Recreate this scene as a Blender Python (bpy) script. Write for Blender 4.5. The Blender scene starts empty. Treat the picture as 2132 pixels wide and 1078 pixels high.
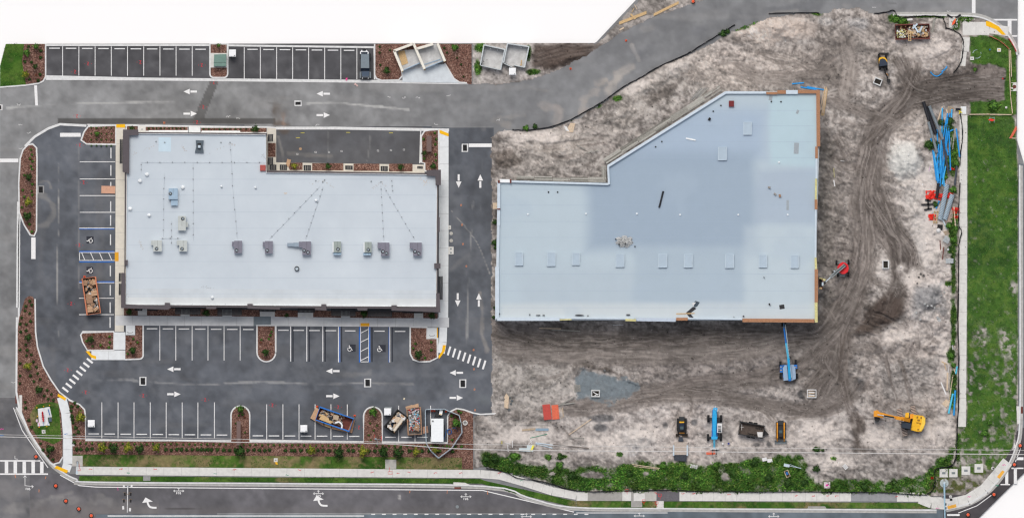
import bpy, math, random
import numpy as np
from mathutils import Vector
sc = bpy.context.scene
COL = sc.collection
S = 0.085                     # metres per plan unit; plan u runs east, v runs south
CX, CY = 1066.0, 539.0
# ---------------------------------------------------------------- camera
cam = bpy.data.cameras.new('camera'); cam_o = bpy.data.objects.new('camera', cam); COL.objects.link(cam_o)
cam.type = 'ORTHO'; cam.ortho_scale = 2132 * S
cam_o.location = (0, 0, 160); cam_o.rotation_euler = (0, 0, 0)
cam.clip_start = 1; cam.clip_end = 1000
sc.camera = cam_o
# ---------------------------------------------------------------- light
SUN_EL, SUN_AZ = math.radians(62), math.radians(-12)      # soft sun from the north, a little west
w = bpy.data.worlds.new('World'); sc.world = w; w.use_nodes = True
nt = w.node_tree; nt.nodes.clear()
sky = nt.nodes.new('ShaderNodeTexSky'); sky.sky_type = 'NISHITA'; sky.sun_disc = False
sky.sun_elevation = SUN_EL; sky.sun_rotation = SUN_AZ
sky.air_density = 1.0; sky.dust_density = 5.0; sky.ozone_density = 0.6
bg = nt.nodes.new('ShaderNodeBackground'); bg.inputs[1].default_value = 0.113
wo = nt.nodes.new('ShaderNodeOutputWorld')
hs = nt.nodes.new('ShaderNodeHueSaturation'); hs.inputs['Saturation'].default_value = .45      # overcast: paler sky
nt.links.new(sky.outputs[0], hs.inputs['Color']); nt.links.new(hs.outputs[0], bg.inputs[0]); nt.links.new(bg.outputs[0], wo.inputs[0])
sun = bpy.data.lights.new('sun', 'SUN'); sun.energy = 1.15; sun.angle = math.radians(24); sun.color = (1.0, 0.95, 0.89)
sun_o = bpy.data.objects.new('sun', sun); COL.objects.link(sun_o); sun_o.location = (0, 40, 120)
d = Vector((-math.sin(SUN_AZ) * math.cos(SUN_EL) * -1, math.cos(SUN_AZ) * math.cos(SUN_EL), math.sin(SUN_EL)))
sun_o.rotation_euler = d.to_track_quat('Z', 'Y').to_euler()
vs = sc.view_settings; vs.view_transform = 'Standard'; vs.look = 'None'; vs.gamma = 1; vs.exposure = 0.0; vs.use_curve_mapping = False
sc.cycles.use_denoising = True
sc.cycles.max_bounces = 4; sc.cycles.diffuse_bounces = 2
sc.cycles.pixel_filter_type = 'BLACKMAN_HARRIS'; sc.cycles.filter_width = 1.3
# ---------------------------------------------------------------- helpers
rnd = random.Random(7)
def lin(c):
    o = []
    for x in c[:3]:
        x = x / 255.0
        o.append(x / 12.92 if x <= .04045 else ((x + .055) / 1.055) ** 2.4)
    return tuple(o)
def W(u, v, z=0.0): return ((u - CX) * S, (CY - v) * S, z)

MATS = {}
def mat(name, rgb, rough=.8, var=.12, scale=3.0, bump=0.0, metal=0.0, rgb2=None, spots=0.0):
    """flat colour broken up by two scales of noise (world position, so copies differ)"""
    if name in MATS: return MATS[name]
    m = bpy.data.materials.new(name); m.use_nodes = True; MATS[name] = m
    n = m.node_tree.nodes; l = m.node_tree.links; b = n['Principled BSDF']
    geo = n.new('ShaderNodeNewGeometry')
    a = n.new('ShaderNodeTexNoise'); a.inputs['Scale'].default_value = scale; a.inputs['Detail'].default_value = 6; a.inputs['Roughness'].default_value = .65
    l.new(geo.outputs['Position'], a.inputs['Vector'])
    r = n.new('ShaderNodeValToRGB'); c = lin(rgb); c2 = lin(rgb2) if rgb2 else None
    lo = [x * (1 - 2.2 * var) for x in c] if not c2 else c2
    hi = [min(.95, x * (1 + 2.2 * var)) for x in c]
    r.color_ramp.elements[0].position = .25; r.color_ramp.elements[1].position = .75
    r.color_ramp.elements[0].color = (*[max(0, x) for x in lo], 1); r.color_ramp.elements[1].color = (*hi, 1)
    l.new(a.outputs['Fac'], r.inputs['Fac']); l.new(r.outputs['Color'], b.inputs['Base Color'])
    b.inputs['Roughness'].default_value = rough; b.inputs['Metallic'].default_value = metal
    b.inputs['Specular IOR Level'].default_value = .3
    if bump:
        bp = n.new('ShaderNodeBump'); bp.inputs['Strength'].default_value = bump; bp.inputs['Distance'].default_value = .05
        l.new(a.outputs['Fac'], bp.inputs['Height']); l.new(bp.outputs['Normal'], b.inputs['Normal'])
    return m
def mat_attr(name, rough=.9, var=.25, scale=8.0, bump=.4, scale2=1.2, spec=.2, speck=0.0):
    """soil / asphalt / leaf colour carried by the mesh, with grain added here"""
    if name in MATS: return MATS[name]
    m = bpy.data.materials.new(name); m.use_nodes = True; MATS[name] = m
    n = m.node_tree.nodes; l = m.node_tree.links; b = n['Principled BSDF']
    at = n.new('ShaderNodeAttribute'); at.attribute_name = 'Col'
    geo = n.new('ShaderNodeNewGeometry')
    a = n.new('ShaderNodeTexNoise'); a.inputs['Scale'].default_value = scale; a.inputs['Detail'].default_value = 5; a.inputs['Roughness'].default_value = .7
    a2 = n.new('ShaderNodeTexNoise'); a2.inputs['Scale'].default_value = scale2; a2.inputs['Detail'].default_value = 5
    l.new(geo.outputs['Position'], a.inputs['Vector']); l.new(geo.outputs['Position'], a2.inputs['Vector'])
    add = n.new('ShaderNodeMath'); add.operation = 'ADD'; l.new(a.outputs['Fac'], add.inputs[0]); l.new(a2.outputs['Fac'], add.inputs[1])
    mr = n.new('ShaderNodeMapRange'); mr.inputs[1].default_value = .6; mr.inputs[2].default_value = 1.4
    mr.inputs[3].default_value = 1 - var; mr.inputs[4].default_value = 1 + var
    l.new(add.outputs[0], mr.inputs[0])
    mx = n.new('ShaderNodeVectorMath'); mx.operation = 'SCALE'
    l.new(at.outputs['Color'], mx.inputs[0]); l.new(mr.outputs[0], mx.inputs['Scale'])
    out = mx.outputs[0]
    if speck:
        vo = n.new('ShaderNodeTexVoronoi'); vo.inputs['Scale'].default_value = 1.1; l.new(geo.outputs['Position'], vo.inputs['Vector'])
        lt = n.new('ShaderNodeMath'); lt.operation = 'LESS_THAN'; lt.inputs[1].default_value = .09; l.new(vo.outputs['Distance'], lt.inputs[0])
        g = n.new('ShaderNodeMath'); g.operation = 'MULTIPLY'; g.inputs[1].default_value = speck; l.new(lt.outputs[0], g.inputs[0])
        mm = n.new('ShaderNodeMix'); mm.data_type = 'RGBA'; l.new(g.outputs[0], mm.inputs[0]); l.new(out, mm.inputs[6]); mm.inputs[7].default_value = (.6, .58, .56, 1)
        out = mm.outputs[2]
    l.new(out, b.inputs['Base Color'])
    b.inputs['Roughness'].default_value = rough; b.inputs['Specular IOR Level'].default_value = spec
    if bump:
        bp = n.new('ShaderNodeBump'); bp.inputs['Strength'].default_value = bump; bp.inputs['Distance'].default_value = .06
        l.new(a.outputs['Fac'], bp.inputs['Height']); l.new(bp.outputs['Normal'], b.inputs['Normal'])
    return m
def mat_chips(name, cols, scale=5.0, rough=.9):
    """bark chips: voronoi cells coloured from a short palette"""
    m = bpy.data.materials.new(name); m.use_nodes = True; MATS[name] = m
    n = m.node_tree.nodes; l = m.node_tree.links; b = n['Principled BSDF']
    geo = n.new('ShaderNodeNewGeometry'); vo = n.new('ShaderNodeTexVoronoi'); vo.inputs['Scale'].default_value = scale
    l.new(geo.outputs['Position'], vo.inputs['Vector'])
    no = n.new('ShaderNodeTexNoise'); no.inputs['Scale'].default_value = .7; no.inputs['Detail'].default_value = 4; l.new(geo.outputs['Position'], no.inputs['Vector'])
    sp = n.new('ShaderNodeSeparateColor'); l.new(vo.outputs['Color'], sp.inputs[0])
    ad = n.new('ShaderNodeMath'); ad.operation = 'MULTIPLY_ADD'; ad.inputs[1].default_value = .45; l.new(no.outputs['Fac'], ad.inputs[0]); 
    s2 = n.new('ShaderNodeMath'); s2.operation = 'MULTIPLY_ADD'; s2.inputs[1].default_value = .75; s2.inputs[2].default_value = -.1
    l.new(sp.outputs[0], s2.inputs[0]); l.new(s2.outputs[0], ad.inputs[2])
    r = n.new('ShaderNodeValToRGB'); e = r.color_ramp.elements
    e[0].color = (*lin(cols[0]), 1); e[1].color = (*lin(cols[-1]), 1)
    for i, c in enumerate(cols[1:-1]):
        x = e.new((i + 1) / (len(cols) - 1)); x.color = (*lin(c), 1)
    l.new(ad.outputs[0], r.inputs['Fac']); l.new(r.outputs['Color'], b.inputs['Base Color'])
    b.inputs['Roughness'].default_value = rough
    bp = n.new('ShaderNodeBump'); bp.inputs['Strength'].default_value = .8; bp.inputs['Distance'].default_value = .05
    l.new(vo.outputs['Distance'], bp.inputs['Height']); l.new(bp.outputs['Normal'], b.inputs['Normal'])
    return m

class MB:
    """collects shapes; plan coordinates in plan units relative to the origin o, heights in metres"""
    def __init__(s, o=(CX, CY)): s.o = o; s.v = []; s.f = []; s.mi = []; s.m = 0
    def L(s, u, v, z): return ((u - s.o[0]) * S, (s.o[1] - v) * S, z)
    def add(s, vs, fs):
        b = len(s.v); s.v += vs
        for f in fs: s.f.append([b + i for i in f]); s.mi.append(s.m)
        return s
    def prism(s, poly, z0, z1, cap=True):
        a = sum(poly[i][0] * poly[(i + 1) % len(poly)][1] - poly[(i + 1) % len(poly)][0] * poly[i][1] for i in range(len(poly)))
        if a > 0: poly = poly[::-1]
        n = len(poly); top = z1 if isinstance(z1, (list, tuple)) else [z1] * n
        vs = [s.L(u, v, z0) for u, v in poly] + [s.L(p[0], p[1], t) for p, t in zip(poly, top)]
        fs = [[i, (i + 1) % n, n + (i + 1) % n, n + i] for i in range(n)] + [list(range(n, 2 * n))]
        if cap: fs.append(list(range(n))[::-1])
        return s.add(vs, fs)
    def box(s, u0, v0, u1, v1, z0, z1): return s.prism([(u0, v0), (u1, v0), (u1, v1), (u0, v1)], z0, z1)
    def obox(s, u, v, w, h, z0, z1, a=0):
        c, k = math.cos(a), math.sin(a)
        return s.prism([(u + x * c - y * k, v + x * k + y * c) for x, y in ((-w/2, -h/2), (w/2, -h/2), (w/2, h/2), (-w/2, h/2))], z0, z1)
    def sheet(s, poly, z):
        a = sum(poly[i][0] * poly[(i + 1) % len(poly)][1] - poly[(i + 1) % len(poly)][0] * poly[i][1] for i in range(len(poly)))
        if a > 0: poly = poly[::-1]
        return s.add([s.L(u, v, z) for u, v in poly], [list(range(len(poly)))])
    def cyl(s, u, v, r, z0, z1, n=12, r1=None):
        r1 = r if r1 is None else r1
        vs = [s.L(u + r * math.cos(2 * math.pi * i / n), v - r * math.sin(2 * math.pi * i / n), z0) for i in range(n)]
        vs += [s.L(u + r1 * math.cos(2 * math.pi * i / n), v - r1 * math.sin(2 * math.pi * i / n), z1) for i in range(n)]
        return s.add(vs, [[i, (i + 1) % n, n + (i + 1) % n, n + i] for i in range(n)] + [list(range(n, 2 * n)), list(range(n))[::-1]])
    def ring(s, u, v, r0, r1, z0, z1, n=20):
        vs = []
        for z, r in ((z0, r1), (z1, r1), (z1, r0), (z0, r0)):
            vs += [s.L(u + r * math.cos(2 * math.pi * i / n), v - r * math.sin(2 * math.pi * i / n), z) for i in range(n)]
        fs = []
        for k in range(4):
            for i in range(n):
                j = (i + 1) % n; a = k * n; b = ((k + 1) % 4) * n
                fs.append([a + i, a + j, b + j, b + i])
        return s.add(vs, fs)
    def tube(s, p, q, r, n=8, r1=None, cap=True):
        """p, q = (u, v, z); r in metres"""
        a = Vector(s.L(*p)); b = Vector(s.L(*q)); d = (b - a).normalized(); r1 = r if r1 is None else r1
        x = d.orthogonal().normalized(); y = d.cross(x)
        vs = [tuple(a + (x * math.cos(2 * math.pi * i / n) + y * math.sin(2 * math.pi * i / n)) * r) for i in range(n)]
        vs += [tuple(b + (x * math.cos(2 * math.pi * i / n) + y * math.sin(2 * math.pi * i / n)) * r1) for i in range(n)]
        fs = [[i, (i + 1) % n, n + (i + 1) % n, n + i] for i in range(n)]
        if cap: fs += [list(range(n, 2 * n)), list(range(n))[::-1]]
        return s.add(vs, fs)
    def path(s, pts, r, n=6):
        for a, b in zip(pts[:-1], pts[1:]): s.tube(a, b, r, n)
        return s
    def beam(s, p, q, w, h):
        """rectangular beam between two (u,v,z) points; w, h metres"""
        a = Vector(s.L(*p)); b = Vector(s.L(*q)); d = (b - a).normalized()
        x = d.cross(Vector((0, 0, 1)))
        x = x.normalized() if x.length > 1e-4 else Vector((1, 0, 0)); y = x.cross(d).normalized()
        vs = []
        for c in (a, b):
            for i, j in ((-1, -1), (1, -1), (1, 1), (-1, 1)): vs.append(tuple(c + x * i * w / 2 + y * j * h / 2))
        return s.add(vs, [[0, 1, 5, 4], [1, 2, 6, 5], [2, 3, 7, 6], [3, 0, 4, 7], [3, 2, 1, 0], [4, 5, 6, 7]])
    def strip(s, pts, w, z0, z1, closed=False):
        """a band of width w (plan units) along a polyline"""
        n = len(pts); left = []; right = []
        for i in range(n):
            if closed: a, b = pts[i - 1], pts[(i + 1) % n]
            else: a, b = pts[max(0, i - 1)], pts[min(n - 1, i + 1)]
            dx, dy = b[0] - a[0], b[1] - a[1]; l = math.hypot(dx, dy) or 1
            k = 1.0
            if 0 < i < n - 1 or closed:
                p0, p1, p2 = pts[i - 1], pts[i], pts[(i + 1) % n]
                e = (p1[0] - p0[0], p1[1] - p0[1]); le = math.hypot(*e) or 1
                cs = abs((e[0] * dx + e[1] * dy) / (le * l)); k = min(1.6, 1 / max(cs, .3))
            nx, ny = -dy / l * w / 2 * k, dx / l * w / 2 * k
            left.append((pts[i][0] + nx, pts[i][1] + ny)); right.append((pts[i][0] - nx, pts[i][1] - ny))
        m = n if closed else n - 1
        vs = []
        for i in range(n):
            for q in (left[i], right[i]): vs += [s.L(*q, z0), s.L(*q, z1)]
        fs = []
        for i in range(m):
            j = (i + 1) % n; a, b = 4 * i, 4 * j
            fs += [[a + 1, a + 3, b + 3, b + 1][::-1], [a, a + 1, b + 1, b][::-1], [a + 2, b + 2, b + 3, a + 3][::-1]]
        if not closed: fs += [[0, 2, 3, 1], [4 * n - 4, 4 * n - 3, 4 * n - 1, 4 * n - 2]]
        return s.add(vs, fs)
    def mesh(s, name, mats, smooth=False):
        me = bpy.data.meshes.new(name); me.from_pydata(s.v, [], s.f); mats = mats if isinstance(mats, (list, tuple)) else [mats]
        for m in mats: me.materials.append(m)
        if len(mats) > 1: me.polygons.foreach_set('material_index', s.mi)
        if smooth: me.polygons.foreach_set('use_smooth', [True] * len(me.polygons))
        me.update(); return me
def link(name, me, parent=None):
    o = bpy.data.objects.new(name, me); COL.objects.link(o)
    if parent is not None: o.parent = parent
    return o
def thing(name, label, cat, u, v, z=0.0, rot=0.0, group=None):
    o = bpy.data.objects.new(name, None); COL.objects.link(o); o.empty_display_size = .3
    o.location = W(u, v, z); o.rotation_euler = (0, 0, rot); o['label'] = label; o['category'] = cat
    if group: o['group'] = group
    return o
def part(name, mb, m, parent, smooth=False): return link(name, mb.mesh(name, m, smooth), parent)
def single(name, label, cat, mb, m, group=None, smooth=False):
    """one-mesh thing; mb has origin at the thing's base"""
    o = link(name, mb.mesh(name, m, smooth)); o.location = W(*mb.o); o['label'] = label; o['category'] = cat
    if group: o['group'] = group
    return o
def struct(name, mb, m, parent=None, smooth=False, kind='structure'):
    o = link(name, mb.mesh(name, m, smooth), parent)
    if parent is None: o['kind'] = kind
    return o
ORD = ['first', 'second', 'third', 'fourth', 'fifth', 'sixth', 'seventh', 'eighth', 'ninth', 'tenth', 'eleventh', 'twelfth', 'thirteenth', 'fourteenth', 'fifteenth', 'sixteenth', 'seventeenth', 'eighteenth', 'nineteenth', 'twentieth']
TENS = ['', '', 'twenty', 'thirty', 'forty', 'fifty', 'sixty']
def nth(i): return ORD[i] if i < 20 else TENS[(i + 1) // 10] + ('-' + ORD[(i + 1) % 10 - 1] if (i + 1) % 10 else 'th')
# ---- numpy noise and fields
def vnoise(U, V, sc_, seed):
    r = np.random.RandomState(seed); G = r.rand(256, 256).astype(np.float32)
    x = U / sc_ + seed * 7.31; y = V / sc_ + seed * 3.17
    xi = np.floor(x).astype(int); yi = np.floor(y).astype(int); fx = x - xi; fy = y - yi
    fx = fx * fx * (3 - 2 * fx); fy = fy * fy * (3 - 2 * fy)
    a = G[yi % 256, xi % 256]; b = G[yi % 256, (xi + 1) % 256]; c = G[(yi + 1) % 256, xi % 256]; d_ = G[(yi + 1) % 256, (xi + 1) % 256]
    return (a * (1 - fx) + b * fx) * (1 - fy) + (c * (1 - fx) + d_ * fx) * fy
def fbm(U, V, sc_, seed, oct=4, gain=.5):
    t = 0; a = 1; n = 0
    for i in range(oct):
        t = t + a * vnoise(U, V, sc_ / 2 ** i, seed + i); n += a; a *= gain
    return t / n
def inpoly(U, V, poly):
    m = np.zeros(U.shape, bool); n = len(poly)
    for i in range(n):
        x1, y1 = poly[i]; x2, y2 = poly[(i + 1) % n]
        if y1 == y2: continue
        c = ((y1 > V) != (y2 > V)) & (U < (x2 - x1) * (V - y1) / (y2 - y1) + x1); m ^= c
    return m
def pdist(U, V, pts, pad=60):
    """unsigned distance, signed offset and arc length along a polyline"""
    D = np.full(U.shape, 1e6, np.float32); Sg = np.zeros(U.shape, np.float32); A = np.zeros(U.shape, np.float32); acc = 0
    for (x1, y1), (x2, y2) in zip(pts[:-1], pts[1:]):
        l = math.hypot(x2 - x1, y2 - y1)
        if l == 0: continue
        q = (U > min(x1, x2) - pad) & (U < max(x1, x2) + pad) & (V > min(y1, y2) - pad) & (V < max(y1, y2) + pad)
        if q.any():
            dx, dy = (x2 - x1) / l, (y2 - y1) / l; px = U[q] - x1; py = V[q] - y1
            t = np.clip(px * dx + py * dy, 0, l); ex = px - t * dx; ey = py - t * dy; dd = np.sqrt(ex * ex + ey * ey)
            sg = px * -dy + py * dx
            o = D[q]; b = dd < o; o[b] = dd[b]; D[q] = o
            o = Sg[q]; o[b] = sg[b]; Sg[q] = o
            o = A[q]; o[b] = (acc + t)[b]; A[q] = o
        acc += l
    return D, Sg, A
def spline(pts, k=8):
    out = []; n = len(pts)
    for i in range(n - 1):
        p0, p1, p2, p3 = pts[max(0, i - 1)], pts[i], pts[i + 1], pts[min(n - 1, i + 2)]
        for j in range(k):
            t = j / k
            out.append(tuple(.5 * ((2 * p1[c]) + (-p0[c] + p2[c]) * t + (2 * p0[c] - 5 * p1[c] + 4 * p2[c] - p3[c]) * t * t + (-p0[c] + 3 * p1[c] - 3 * p2[c] + p3[c]) * t ** 3) for c in range(len(p1))))
    out.append(tuple(pts[-1])); return out
def sstep(a, b, x): t = np.clip((x - a) / (b - a), 0, 1); return t * t * (3 - 2 * t)
LUT = None
def mixc(C, M, rgb):
    M = np.clip(M, 0, 1)[..., None]; return C * (1 - M) + np.array(lin(rgb), np.float32) * M
def grid(u0, v0, u1, v1, st):
    return np.meshgrid(np.arange(u0, u1 + st * .5, st, dtype=np.float32), np.arange(v0, v1 + st * .5, st, dtype=np.float32))
def onto(U, V, poly):
    """nearest points on a polygon's outline"""
    D = np.full(U.shape, 1e9); X = U.copy(); Y = V.copy()
    for (x1, y1), (x2, y2) in zip(poly, list(poly[1:]) + [poly[0]]):
        l2 = (x2 - x1) ** 2 + (y2 - y1) ** 2
        if l2 == 0: continue
        t = np.clip(((U - x1) * (x2 - x1) + (V - y1) * (y2 - y1)) / l2, 0, 1); px = x1 + t * (x2 - x1); py = y1 + t * (y2 - y1); d_ = (U - px) ** 2 + (V - py) ** 2; b = d_ < D
        D[b] = d_[b]; X[b] = px[b]; Y[b] = py[b]
    return X, Y
def anycell(M): return M[:-1, :-1] | M[1:, :-1] | M[:-1, 1:] | M[1:, 1:]
def field(name, U, V, H, C, cell, m, parent=None, kind='structure', smooth=True, clip=None):
    """height field with colours on its vertices; cell = mask of the quads to keep"""
    ny, nx = U.shape; used = np.zeros((ny, nx), bool)
    used[:-1, :-1] |= cell; used[1:, :-1] |= cell; used[:-1, 1:] |= cell; used[1:, 1:] |= cell
    idx = np.full((ny, nx), -1, np.int32); nv = int(used.sum()); idx[used] = np.arange(nv)
    if clip is not None:      # cells crossing the outline are cut to it
        out = used & ~inpoly(U, V, clip); U = U.copy(); V = V.copy(); U[out], V[out] = onto(U[out], V[out], clip)
    co = np.stack([(U - CX) * S, (CY - V) * S, H], -1)[used].astype(np.float32)
    f = np.stack([idx[:-1, :-1][cell], idx[1:, :-1][cell], idx[1:, 1:][cell], idx[:-1, 1:][cell]], -1).astype(np.int32)
    me = bpy.data.meshes.new(name); k = len(f)
    me.vertices.add(nv); me.vertices.foreach_set('co', co.ravel())
    me.loops.add(4 * k); me.loops.foreach_set('vertex_index', f.ravel())
    me.polygons.add(k); me.polygons.foreach_set('loop_start', np.arange(0, 4 * k, 4, dtype=np.int32))
    if smooth: me.polygons.foreach_set('use_smooth', np.ones(k, bool))
    me.materials.append(m); me.update(calc_edges=True)
    ca = me.attributes.new('Col', 'FLOAT_COLOR', 'POINT')
    cc = np.concatenate([np.clip(C, 0, .92), np.ones(C.shape[:2] + (1,))], -1)[used].astype(np.float32); ca.data.foreach_set('color', cc.ravel())
    o = link(name, me, parent)
    if parent is None: o['kind'] = kind
    return o
def cellmask(M): return M[:-1, :-1] & M[1:, :-1] & M[:-1, 1:] & M[1:, 1:]
SURVEY = [(0, 138), (12, 92), (1240, 90), (1330, -6), (2119, -6), (2117, 290), (2134, 348), (2134, 982), (2031, 1084), (-2, 1084)]
# ---------------------------------------------------------------- materials
concrete = mat('concrete_walk', (214, 213, 209), .85, .06, 1.4, .15)
concrete_new = mat('concrete_new', (222, 226, 228), .85, .04, 1.2, .1)
concrete_grey = mat('concrete_grey', (150, 150, 150), .85, .08, 1.5, .15)
concrete_bed = mat('concrete_bed', (196, 196, 196), .85, .1, 1.2, .15)
kerb_m = mat('kerb_concrete', (216, 217, 217), .85, .07, 2.0, .1)
white_paint = mat('white_paint', (232, 232, 232), .7, .07, 6.0)
blue_paint = mat('blue_paint', (25, 100, 190), .7, .1, 5.0)
dark_paint = mat('blackout_paint', (48, 51, 60), .8, .08, 5.0)
yellow_pad = mat('yellow_tactile', (246, 184, 20), .75, .05, 4.0)
amber_pad = mat('amber_tactile', (238, 176, 72), .75, .05, 4.0)
red_paint = mat('red_marking', (205, 45, 55), .8, .15, 9.0)
pink_paint = mat('pink_marking', (225, 60, 160), .8, .15, 9.0)
teal_paint = mat('teal_marking', (20, 140, 110), .8, .15, 9.0)
cyan_paint = mat('blue_marking', (40, 120, 190), .8, .15, 9.0)
yellow_paint = mat('yellow_marking', (205, 195, 70), .8, .15, 9.0)
orange_paint = mat('orange_marking', (225, 140, 90), .8, .15, 9.0)
pale_paint = mat('chalk_marking', (205, 205, 205), .8, .2, 9.0)
mulch = mat_chips('bark_mulch', [(52, 36, 30), (84, 56, 47), (110, 76, 65), (134, 100, 87), (182, 154, 139)], 7.5)
membrane = mat('white_roof_membrane', (198, 207, 214), .6, .03, .09, rgb2=(187, 197, 206))
cap_dark = mat('brown_grey_cap', (86, 80, 84), .6, .05, 2.0)
cap_black = mat('charcoal_metal', (40, 41, 46), .5, .08, 3.0)
white_metal = mat('white_metal', (236, 240, 242), .45, .03, 2.0)
pale_metal = mat('pale_blue_metal', (190, 205, 216), .4, .05, 2.0)
unit_grey = mat('unit_purple_grey', (122, 121, 134), .5, .05, 2.0)
unit_green = mat('unit_green_grey', (150, 160, 156), .5, .05, 2.0)
unit_beige = mat('unit_pale_grey', (186, 192, 190), .5, .05, 2.0)
unit_blue = mat('unit_blue_grey', (156, 180, 200), .5, .05, 2.0)
fan_black = mat('fan_black', (22, 22, 24), .6, .1, 4.0)
rubber = mat('tyre_rubber', (36, 36, 38), .9, .15, 6.0)
black_m = mat('black_steel', (34, 35, 38), .5, .15, 4.0)
dark_glass = mat('dark_glass', (30, 42, 60), .15, .05, 2.0)
grey_m = mat('grey_steel', (128, 136, 140), .5, .1, 4.0)
lead_grey = mat('weathered_lumber', (150, 148, 142), .85, .14, 4.0, .2)
wood_tan = mat('new_lumber', (202, 172, 128), .8, .12, 6.0, .1)
wood_pale = mat('pale_lumber', (206, 186, 162), .8, .12, 6.0, .1)
osb = mat('osb_board', (166, 122, 92), .8, .12, 5.0, .1)
card = mat('cardboard', (190, 156, 126), .85, .1, 3.0)
card2 = mat('cardboard_dark', (158, 126, 102), .85, .12, 3.0)
paper_w = mat('white_scrap', (222, 222, 222), .8, .06, 5.0)
scrap_grey = mat('grey_scrap', (150, 146, 142), .8, .15, 5.0)
pipe_blue = mat('blue_pvc', (40, 150, 222), .4, .08, 3.0)
pipe_cyan = mat('pale_cyan_pvc', (90, 195, 225), .4, .08, 3.0)
pipe_grey = mat('grey_pipe', (122, 132, 138), .6, .1, 4.0)
pipe_black = mat('black_corrugated_pipe', (38, 40, 46), .6, .15, 6.0)
pipe_lilac = mat('lilac_pipe', (205, 180, 200), .5, .08, 3.0)
red_m = mat('red_enamel', (215, 30, 40), .35, .06, 2.0)
orange_m = mat('safety_orange', (236, 92, 48), .55, .08, 4.0)
orange_red = mat('orange_red_board', (214, 104, 76), .6, .08, 3.0)
red_board = mat('red_board', (186, 72, 64), .6, .08, 3.0)
rust = mat('rust_red_steel', (104, 56, 48), .7, .18, 4.0)
blue_m = mat('blue_enamel', (34, 110, 190), .4, .08, 3.0)
blue_l = mat('light_blue_enamel', (92, 182, 216), .4, .06, 3.0)
cyan_m = mat('cyan_enamel', (40, 165, 222), .4, .06, 3.0)
cover_grey = mat('blue_grey_cover', (150, 172, 196), .45, .05, 3.0)
machine_y = mat('machine_yellow', (240, 180, 30), .45, .08, 3.0)
machine_o = mat('machine_orange_yellow', (224, 150, 40), .5, .12, 4.0)
block_m = mat('grey_block', (196, 203, 206), .85, .06, 2.5, .15)
stucco = mat('cream_stucco', (232, 228, 216), .85, .05, 3.0, .1)
foam_yellow = mat('insulation_yellow', (206, 200, 142), .85, .12, 4.0)
silt = mat('silt_fabric', (32, 33, 38), .85, .25, 4.0, .3)
net_red = mat('orange_net', (226, 52, 40), .7, .15, 6.0)
plastic_w = mat('white_plastic', (238, 240, 242), .45, .03, 3.0)
pallet_m = mat('pallet_wood', (178, 160, 138), .85, .15, 6.0)
wood_dark = mat('bark', (84, 66, 52), .9, .2, 8.0, .3)
# ================================================================ GROUND
b = MB(); b.sheet([(CX - 4500, CY - 4500), (CX + 4500, CY - 4500), (CX + 4500, CY + 4500), (CX - 4500, CY + 4500)], -.35)
struct('ground', b, mat('pale_unsurveyed_ground', (249, 249, 249), .95, .0, .02))
# ---- asphalt
m_asph = mat_attr('asphalt', .92, .16, 14.0, .12, .6, .15)
U, V = grid(-4, -4, 2136, 1082, 3)
ins = inpoly(U, V, SURVEY)
LOT = [(118, 257), (1027, 264), (1023, 862), (985, 864), (960, 925), (150, 925), (100, 805), (70, 740), (36, 700), (36, 420), (45, 320), (70, 285)]
TOPLOT = [(94, 90), (780, 90), (780, 167), (94, 160)]
TURN = [(120, 985), (1010, 1005), (1198, 1064), (200, 1068), (195, 1084), (60, 1084), (60, 975)]
MAIN = [(200, 1068), (1190, 1068), (1200, 1055), (1962, 1060), (1962, 1086), (190, 1086)]
SWX = [(-5, 826), (34, 826), (140, 985), (210, 1086), (-5, 1086)]
SEX = [(1962, 1000), (2140, 880), (2140, 1086), (1962, 1086)]
ESTR = [(2119, 340), (2140, 340), (2140, 900), (2119, 900)]
DIRTBOX = [(1075, 300), (1280, 235), (1400, 165), (1500, 120), (1720, 70), (1985, 75), (2112, 240), (2112, 930), (1950, 1040), (1230, 1040), (1010, 960), (1040, 860), (1040, 300)]
regs = [('street', MAIN, (104, 114, 122)), ('turn_lane', TURN, (102, 101, 105)), ('street_junction', SWX, (110, 110, 113)),
        ('east_junction', SEX, (82, 79, 82)), ('east_street', ESTR, (112, 118, 124)), ('parking_lot', LOT, (96, 100, 107)), ('north_parking_lot', TOPLOT, (84, 84, 87)), ('access_road', None, (136, 137, 138))]
left = ~inpoly(U, V, DIRTBOX)
n1 = fbm(U, V, 260, 11, 4); n2 = fbm(U, V, 40, 21, 5); n3 = fbm(U + 8 * n2, V, 14, 31, 4)
streak = fbm(U * .16, V, 26, 41, 4); streakv = fbm(U, V * .16, 26, 45, 4)
C = np.zeros(U.shape + (3,), np.float32); RID = np.full(U.shape, -1)
for i, (nm, poly, c) in enumerate(regs):
    m = left & (inpoly(U, V, poly) if poly else True) & (RID < 0); RID[m] = i; C[m] = np.array(lin(c))
k = 1 + .5 * (n1 - .5) + .55 * (n2 - .5) + .5 * (n3 - .5); C *= k[..., None]
veil = fbm(U + 30 * n1, V + 30 * n2, 55, 47, 5); C = mixc(C, ((RID == 5) | (RID == 6)) * sstep(.5, .72, .6 * veil + .4 * n3) * .2, (122, 122, 124)); C = mixc(C, sstep(.5, .36, veil) * .2, (60, 60, 62))
east = sstep(700, 1100, U) * (RID == 7); C = mixc(C, east * .4, (120, 122, 126))
C = mixc(C, (RID == 7) * sstep(.55, .75, streak) * .35, (150, 149, 148))
C = mixc(C, (RID == 5) * sstep(.56, .8, streakv) * (U < 250) * .35, (110, 110, 112))
C = mixc(C, (RID == 5) * sstep(.55, .8, streak) * (V > 660) * .3, (112, 112, 114))
C = mixc(C, (RID == 5) * (U > 560) * (U < 880) * (V < 345) * .5, (92, 90, 90))
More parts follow.
